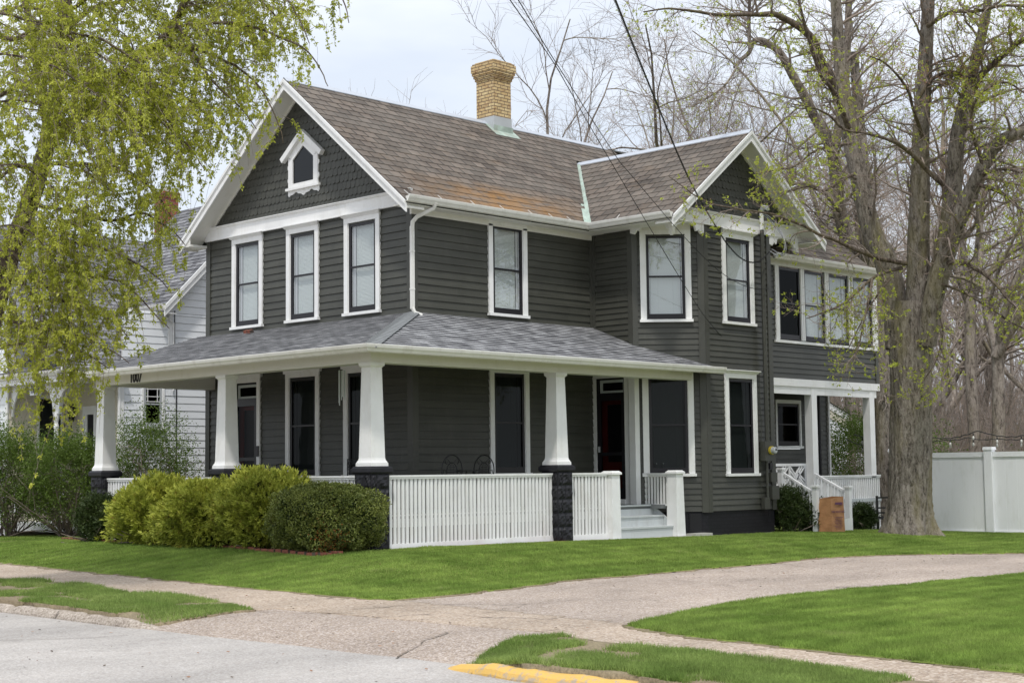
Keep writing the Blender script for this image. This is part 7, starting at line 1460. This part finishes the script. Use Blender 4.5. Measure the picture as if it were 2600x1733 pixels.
for s, sz, z, dx in (('YARD WASTE BAG', 0.066, 0.46, 0.0),):
    text(s, sz, (12.20 + 0.16 * z / h_ + dx, -0.955 + 0.10 * z / h_ + 0.006, -0.15 + z), (PI / 2 - 0.14, 0, 0.0), 'ink', bo, 'printing', ext=0.001, sx=0.95)
q = MB()
for k, z in enumerate((0.36, 0.33, 0.30, 0.27, 0.24, 0.21, 0.18, 0.15, 0.12)):
    L_ = 0.17 - 0.03 * (k % 3); x0 = 12.20 + 0.16 * z / h_; n_ = 14
    for i in range(n_):
        if random.random() < 0.18: continue
        a = x0 - L_ + 2 * L_ * i / n_; yv = -0.957 + 0.10 * z / h_ - 0.0; q.face([(a, yv, -0.15 + z), (a + 2 * L_ / n_ * .8, yv, -0.15 + z), (a + 2 * L_ / n_ * .8, yv, -0.15 + z + 0.012), (a, yv, -0.15 + z + 0.012)])
for z in (0.62, 0.655):
    for i in range(8): a = 12.20 + 0.16 * z / h_ + 0.03 + i * 0.02; yv = -0.957 + 0.10 * z / h_; q.face([(a, yv, -0.15 + z), (a + .015, yv, -0.15 + z), (a + .015, yv, -0.15 + z + .018), (a, yv, -0.15 + z + .018)])
q.fbox(lambda u, n, z: (u, -0.957 + 0.10 * 0.64 / h_ - n, z), 12.20, 12.47, 0, 0.001, 0.48, 0.53); q.build('print_lines', 'ink', bo)
# loose brick on the porch roof
q = MB(); q.box(-0.05, 0.05, -0.10, 0.10, -0.03, 0.03); o = q.build('brick', 'path_brick', bevel=0.004); o.location = (2.36, 6.52, 4.14); o.rotation_euler = (0.0, -0.29, 0.12); tag(o, 'single red brick lying on the porch roof under the left upstairs window', 'brick')
# wind chimes by the corner pillar
wc = thing('wind_chime', 'hanging wind chime with pale metal tubes beside the corner pillar', 'wind chime', (1.45, 2.45, 3.3)); q = MB()
cx_, cy_ = 1.45, 2.47; q.tube([(cx_, cy_, 3.34), (cx_, cy_, 3.2)], .004, 4, 1); q.tube([(cx_, cy_, 3.20), (cx_, cy_, 3.185)], .07, 10, 1)
for i in range(6):
    a = i * PI / 3; x, y = cx_ + .055 * math.cos(a), cy_ + .055 * math.sin(a); q.tube([(cx_, cy_, 3.30), (x, y, 3.19)], .002, 3, 1); q.tube([(x, y, 3.10), (x, y, 2.62 - .05 * (i % 4))], .011, 6)
q.build('tubes', ['blind', 'cable'], wc)
# iron bistro set on the porch
def bistro_chair(label):
    t = thing('bistro_chair', label, 'chair', (0, 0, 0), 'black iron bistro chairs on the side porch'); b = MB(); r = .011
    N_ = 22; loop = [(0.19 * math.sin(2 * PI * i / N_) * (1.0), 0.18, 0.72 + 0.27 * math.cos(2 * PI * i / N_)) for i in range(N_ + 1)]; b.tube(loop, r, 6)
    lo = [(0.10 * math.sin(2 * PI * i / N_), 0.185, 0.68 + 0.17 * math.cos(2 * PI * i / N_)) for i in range(N_ + 1)]; b.tube(lo, .008, 5)
    for i in range(-3, 4): z = i * 0.045; b.tube([(-0.09 + abs(i) * .012, 0.185, 0.68 + z), (0.09 - abs(i) * .012, 0.185, 0.68 + z)], .006, 4); b.tube([(i * 0.027, 0.185, 0.68 - 0.16 + abs(i) * .02), (i * 0.027, 0.185, 0.68 + 0.16 - abs(i) * .02)], .006, 4)
    for s in (-1, 1):
        b.tube([(s * .03, .185, .85), (s * .10, .185, .93), (s * .13, .185, .86), (s * .09, .185, .82)], .007, 4); b.tube([(s * .11, .185, .66), (s * .17, .185, .62), (s * .15, .185, .72), (s * .11, .185, .70)], .007, 4)
    b.build('backrest', 'iron', t); s_ = MB(); ring = [(0.20 * math.cos(2 * PI * i / 20), 0.20 * math.sin(2 * PI * i / 20) - 0.02, 0.45) for i in range(21)]; s_.tube(ring, .012, 5)
    for i in range(-3, 4): u = i * .05; v = math.sqrt(max(0, .2 ** 2 - u * u)); s_.tube([(u, -v - .02, .45), (u, v - .02, .45)], .006, 4)
    s_.build('seat', 'iron', t)
    for sx, sy in ((-1, -1), (1, -1), (-1, 1), (1, 1)): l_ = MB(); l_.tube([(sx * .14, sy * .13 - .02, .45), (sx * .17, sy * .17 - .02, .2), (sx * .19, sy * .20 - .02, 0.0)], .012, 6); l_.build('leg', 'iron', t)
    return t
c1_ = bistro_chair('black iron bistro chair on the side porch, left of the small table'); c1_.location = (2.95, 1.15, 0.58); c1_.rotation_euler = (0, 0, -0.55)
c2_ = copy_tree(c1_, None, (3.80, 1.30, 0.58), -1.0, label='black iron bistro chair on the side porch, right of the small table')
tb = thing('bistro_table', 'small round black iron table between the two bistro chairs', 'table', (3.42, 1.2, 0.58)); q = MB(); q.tube([(3.42, 1.2, 1.27), (3.42, 1.2, 1.285)], .28, 22); q.build('tabletop', 'iron', tb)
for i in range(3): a = i * 2 * PI / 3 + .3; q = MB(); q.tube([(3.42 + .08 * math.cos(a), 1.2 + .08 * math.sin(a), 1.27), (3.42 + .24 * math.cos(a), 1.2 + .24 * math.sin(a), .58)], .011, 5); q.build('leg', 'iron', tb)
ac = thing('arm_chair', 'black metal chair with arched slatted back by the middle front window', 'chair', (1.9, 4.9, 0.58)); q = MB()
arch = [(1.95, 4.9 + .30 * math.cos(PI * i / 14), 1.28 + .18 * math.sin(PI * i / 14)) for i in range(15)]; q.tube([(1.95, 5.2, .98)] + arch + [(1.95, 4.6, .98)], .012, 6)
for i in range(1, 14, 2): q.tube([(1.95, arch[i][1], .98), arch[i]], .007, 4)
q.build('backrest', 'iron', ac); q = MB(); q.box(1.45, 1.95, 4.6, 5.2, .97, .995); q.build('seat', 'iron', ac)
for x in (1.47, 1.93):
    for y in (4.62, 5.18): q = MB(); q.tube([(x, y, .98), (x, y, .58)], .012, 5); q.build('leg', 'iron', ac)
ps = thing('plant_stand', 'black iron plant stand with scroll top beside the right front window', 'plant stand', (2.2, 3.0, .58)); q = MB(); z = 1.52
q.tube([(2.2, 2.62, z), (2.2, 3.22, z)], .010, 5); q.tube([(2.2, 2.62, z - .14), (2.2, 3.22, z - .14)], .008, 5)
for k in range(4): y = 2.70 + k * .15; q.tube([(2.2, y + .05 * math.cos(a * .7), z - .07 + .05 * math.sin(a * .7)) for a in range(10)], .007, 4)
for y in (2.62, 3.22): q.tube([(2.2, y, z), (2.2, y, .58)], .010, 5)
q.build('frame', 'iron', ps)
gr = thing('covered_grill', 'low black covered box beside the front door', 'grill', (1.8, 6.0, .58)); q = MB(); q.taper(WORLD, 1.9, 6.15, .58, 1.35, .24, .26); q.taper(WORLD, 1.9, 6.15, 1.35, 1.45, .30, .27); q.build('cover', 'black', gr, bevel=.02)
# table lamp glimpsed behind the wing window
lpx = F_CH(0.78, -0.35, 1.6); tl = thing('table_lamp', 'table lamp with pale drum shade inside the lower angled window', 'lamp', (lpx[0], lpx[1], 1.2)); q = MB(); q.tube([(lpx[0], lpx[1], 1.82), (lpx[0], lpx[1], 2.10)], [.17, .13], 18); q.build('lamp_shade', 'blind', tl, smooth=True); q = MB(); q.tube([(lpx[0], lpx[1], 1.2), (lpx[0], lpx[1], 1.82)], .03, 8); q.build('stem', 'metal', tl)
pa = F_CH(0.55, -0.12, 1.3)
for i, du in enumerate((0.42, 0.56)):
    pa = F_CH(du, -0.05, 1.3); q = MB(); q.tube([(pa[0], pa[1], 1.30), (pa[0], pa[1], 1.39)], [.035, .05], 12); o = q.build('flower_pot', 'blind'); tag(o, ('left' if i == 0 else 'right') + ' one of two small pale pots on the sill of the lower angled window', 'pot', 'pots on the window sill')
# bench and little wire edging beside the rear porch
bn = thing('garden_bench', 'dark metal garden bench half hidden behind the big tree trunk', 'bench', (15.9, -1.2, -.3))
bx, by = at_px(2031, 35.2); q = MB(); Gb = lambda u, n, z: (bx + .72 * u + .3 * n, by - .70 * u + .3 * n, z)
for u in (-.22, .9): q.fbox(Gb, u, u + .05, -.03, .03, -.30, .62)
for z in (.12, .22, .33, .56): q.fbox(Gb, -.2, .92, -.015, .015, z, z + .035)
q.fbox(Gb, -.2, .92, -.75, .0, .10, .13); q.build('frame', 'iron', bn)
we = thing('wire_edging', 'short arched black wire edging beside the small yew', 'edging', (14.6, -.3, -.17)); q = MB()
for k in range(3):
    x0 = 14.42 + k * .2; q.tube([(x0, -.35, -.18), (x0, -.35, .12), (x0 + .05, -.35, .18), (x0 + .13, -.35, .18), (x0 + .18, -.35, .12), (x0 + .18, -.35, -.18)], .009, 5)
q.build('wires', 'iron', we)
# birdbath base by the path
ub = thing('birdbath', 'small white stone birdbath low beside the planting bed at left', 'birdbath', (0.2, 10.55, -.05)); q = MB(); ux, uy = at_px(208, 32.6)
prof = [(-.1, .16), (.0, .17), (.03, .12), (.12, .07), (.2, .08), (.24, .17), (.28, .18), (.29, .15)]; q.tube([(ux, uy, a) for a, b in prof], [b for a, b in prof], 18); q.build('bowl', 'white', ub, smooth=True)
ub.location = (ux, uy, -.05); ub.children[0].data.transform(Matrix.Translation((0.2 - ux, 10.55 - uy, 0)))
# garage behind the back yard
gr_ = thing('garage', 'white and tan gabled outbuilding seen through the rear porch', 'outbuilding', (24, 8, -.4)); q = MB(); Fg_ = lambda u, n, z: (u, 7.0 - n, z)
siding(q, Fg_, 19, 29, -.4, 6, ex=.2, hi=lambda z: (19, 29 if z < 1.9 else min(29, 24.36 + (3.05 - z) * 3.0)), lap=.02); q.build('wall', 'vinyl', gr_); q = MB()
q.prism(Fg_, [(19, 4.90), (28.2, 2.05), (28.2, 1.85), (19, 4.70)], 0, .06); q.prism(Fg_, [(19, 4.70), (28.2, 1.85), (28.2, 1.60), (19, 4.45)], 0, .04, 1); q.build('rake_board', ['white', 'vinyl_shade_tan'], gr_)
q = MB(); q.face([(18.5, 6.9, 5.06), (28.4, 6.9, 2.0), (28.4, 14, 2.0), (18.5, 14, 5.06)]); q.build('roof', 'dark_shingle', gr_)
# overhead service lines
WLB = ['thin black overhead line dropping across the roof to the wing wall low down', 'thin black overhead line ending beside the upper side window of the wing', 'thick twisted service cable from the sky to the insulator on the wing wall']
for i, l in enumerate(TB_WIRES[:3]):
    a = resample(l, 0.12)
    if i == 2:
        t = thing('service_cable', WLB[i], 'cable', tuple(a[-1][:3])); n = len(a); T = unit(np.gradient(a[:, :3], axis=0)); A_ = unit(np.cross(T, [0, 0, 1.0])); B_ = np.cross(T, A_); s = np.r_[0, np.cumsum(np.linalg.norm(np.diff(a[:, :3], axis=0), axis=1))]
        a = resample(l, 0.04); T = unit(np.gradient(a[:, :3], axis=0)); A_ = unit(np.cross(T, [0, 0, 1.0])); B_ = np.cross(T, A_); s = np.r_[0, np.cumsum(np.linalg.norm(np.diff(a[:, :3], axis=0), axis=1))]; pt_ = []
        for ph in (0, 2.1, 4.2):
            c = a[:, :3] + 0.011 * (A_ * np.cos(s * 22 + ph)[:, None] + B_ * np.sin(s * 22 + ph)[:, None]); pt_.append(tubes(c[None], np.full((1, len(c)), 0.007), 4))
        V, F = merge(pt_); raw_mesh('strands', V, F, 'cable', t)
    else:
        V, F = tubes(a[None, :, :3], np.full((1, len(a)), 0.0065), 5); o = raw_mesh('overhead_wire', V, F, 'cable'); tag(o, WLB[i], 'wire')
t = thing('service_drop', 'loose grey looped wires below the white weatherhead', 'wire', (10.8, -.4, 6.5)); q = MB(); rw = resample(TB_WIRES[3], .05); q.tube([tuple(p[:3]) for p in rw], .011, 5)
q.tube([tuple(Vector(p[:3]) + Vector((.03 * math.sin(i * .3), -.05, .04 * math.cos(i * .25)))) for i, p in enumerate(rw)], .009, 5); q.tube([tuple(Vector(p[:3]) + Vector((-.05 * math.sin(i * .2), -.03, -.05 * math.sin(i * .11)))) for i, p in enumerate(rw)], .009, 5); q.build('wires', 'cable_grey', t)
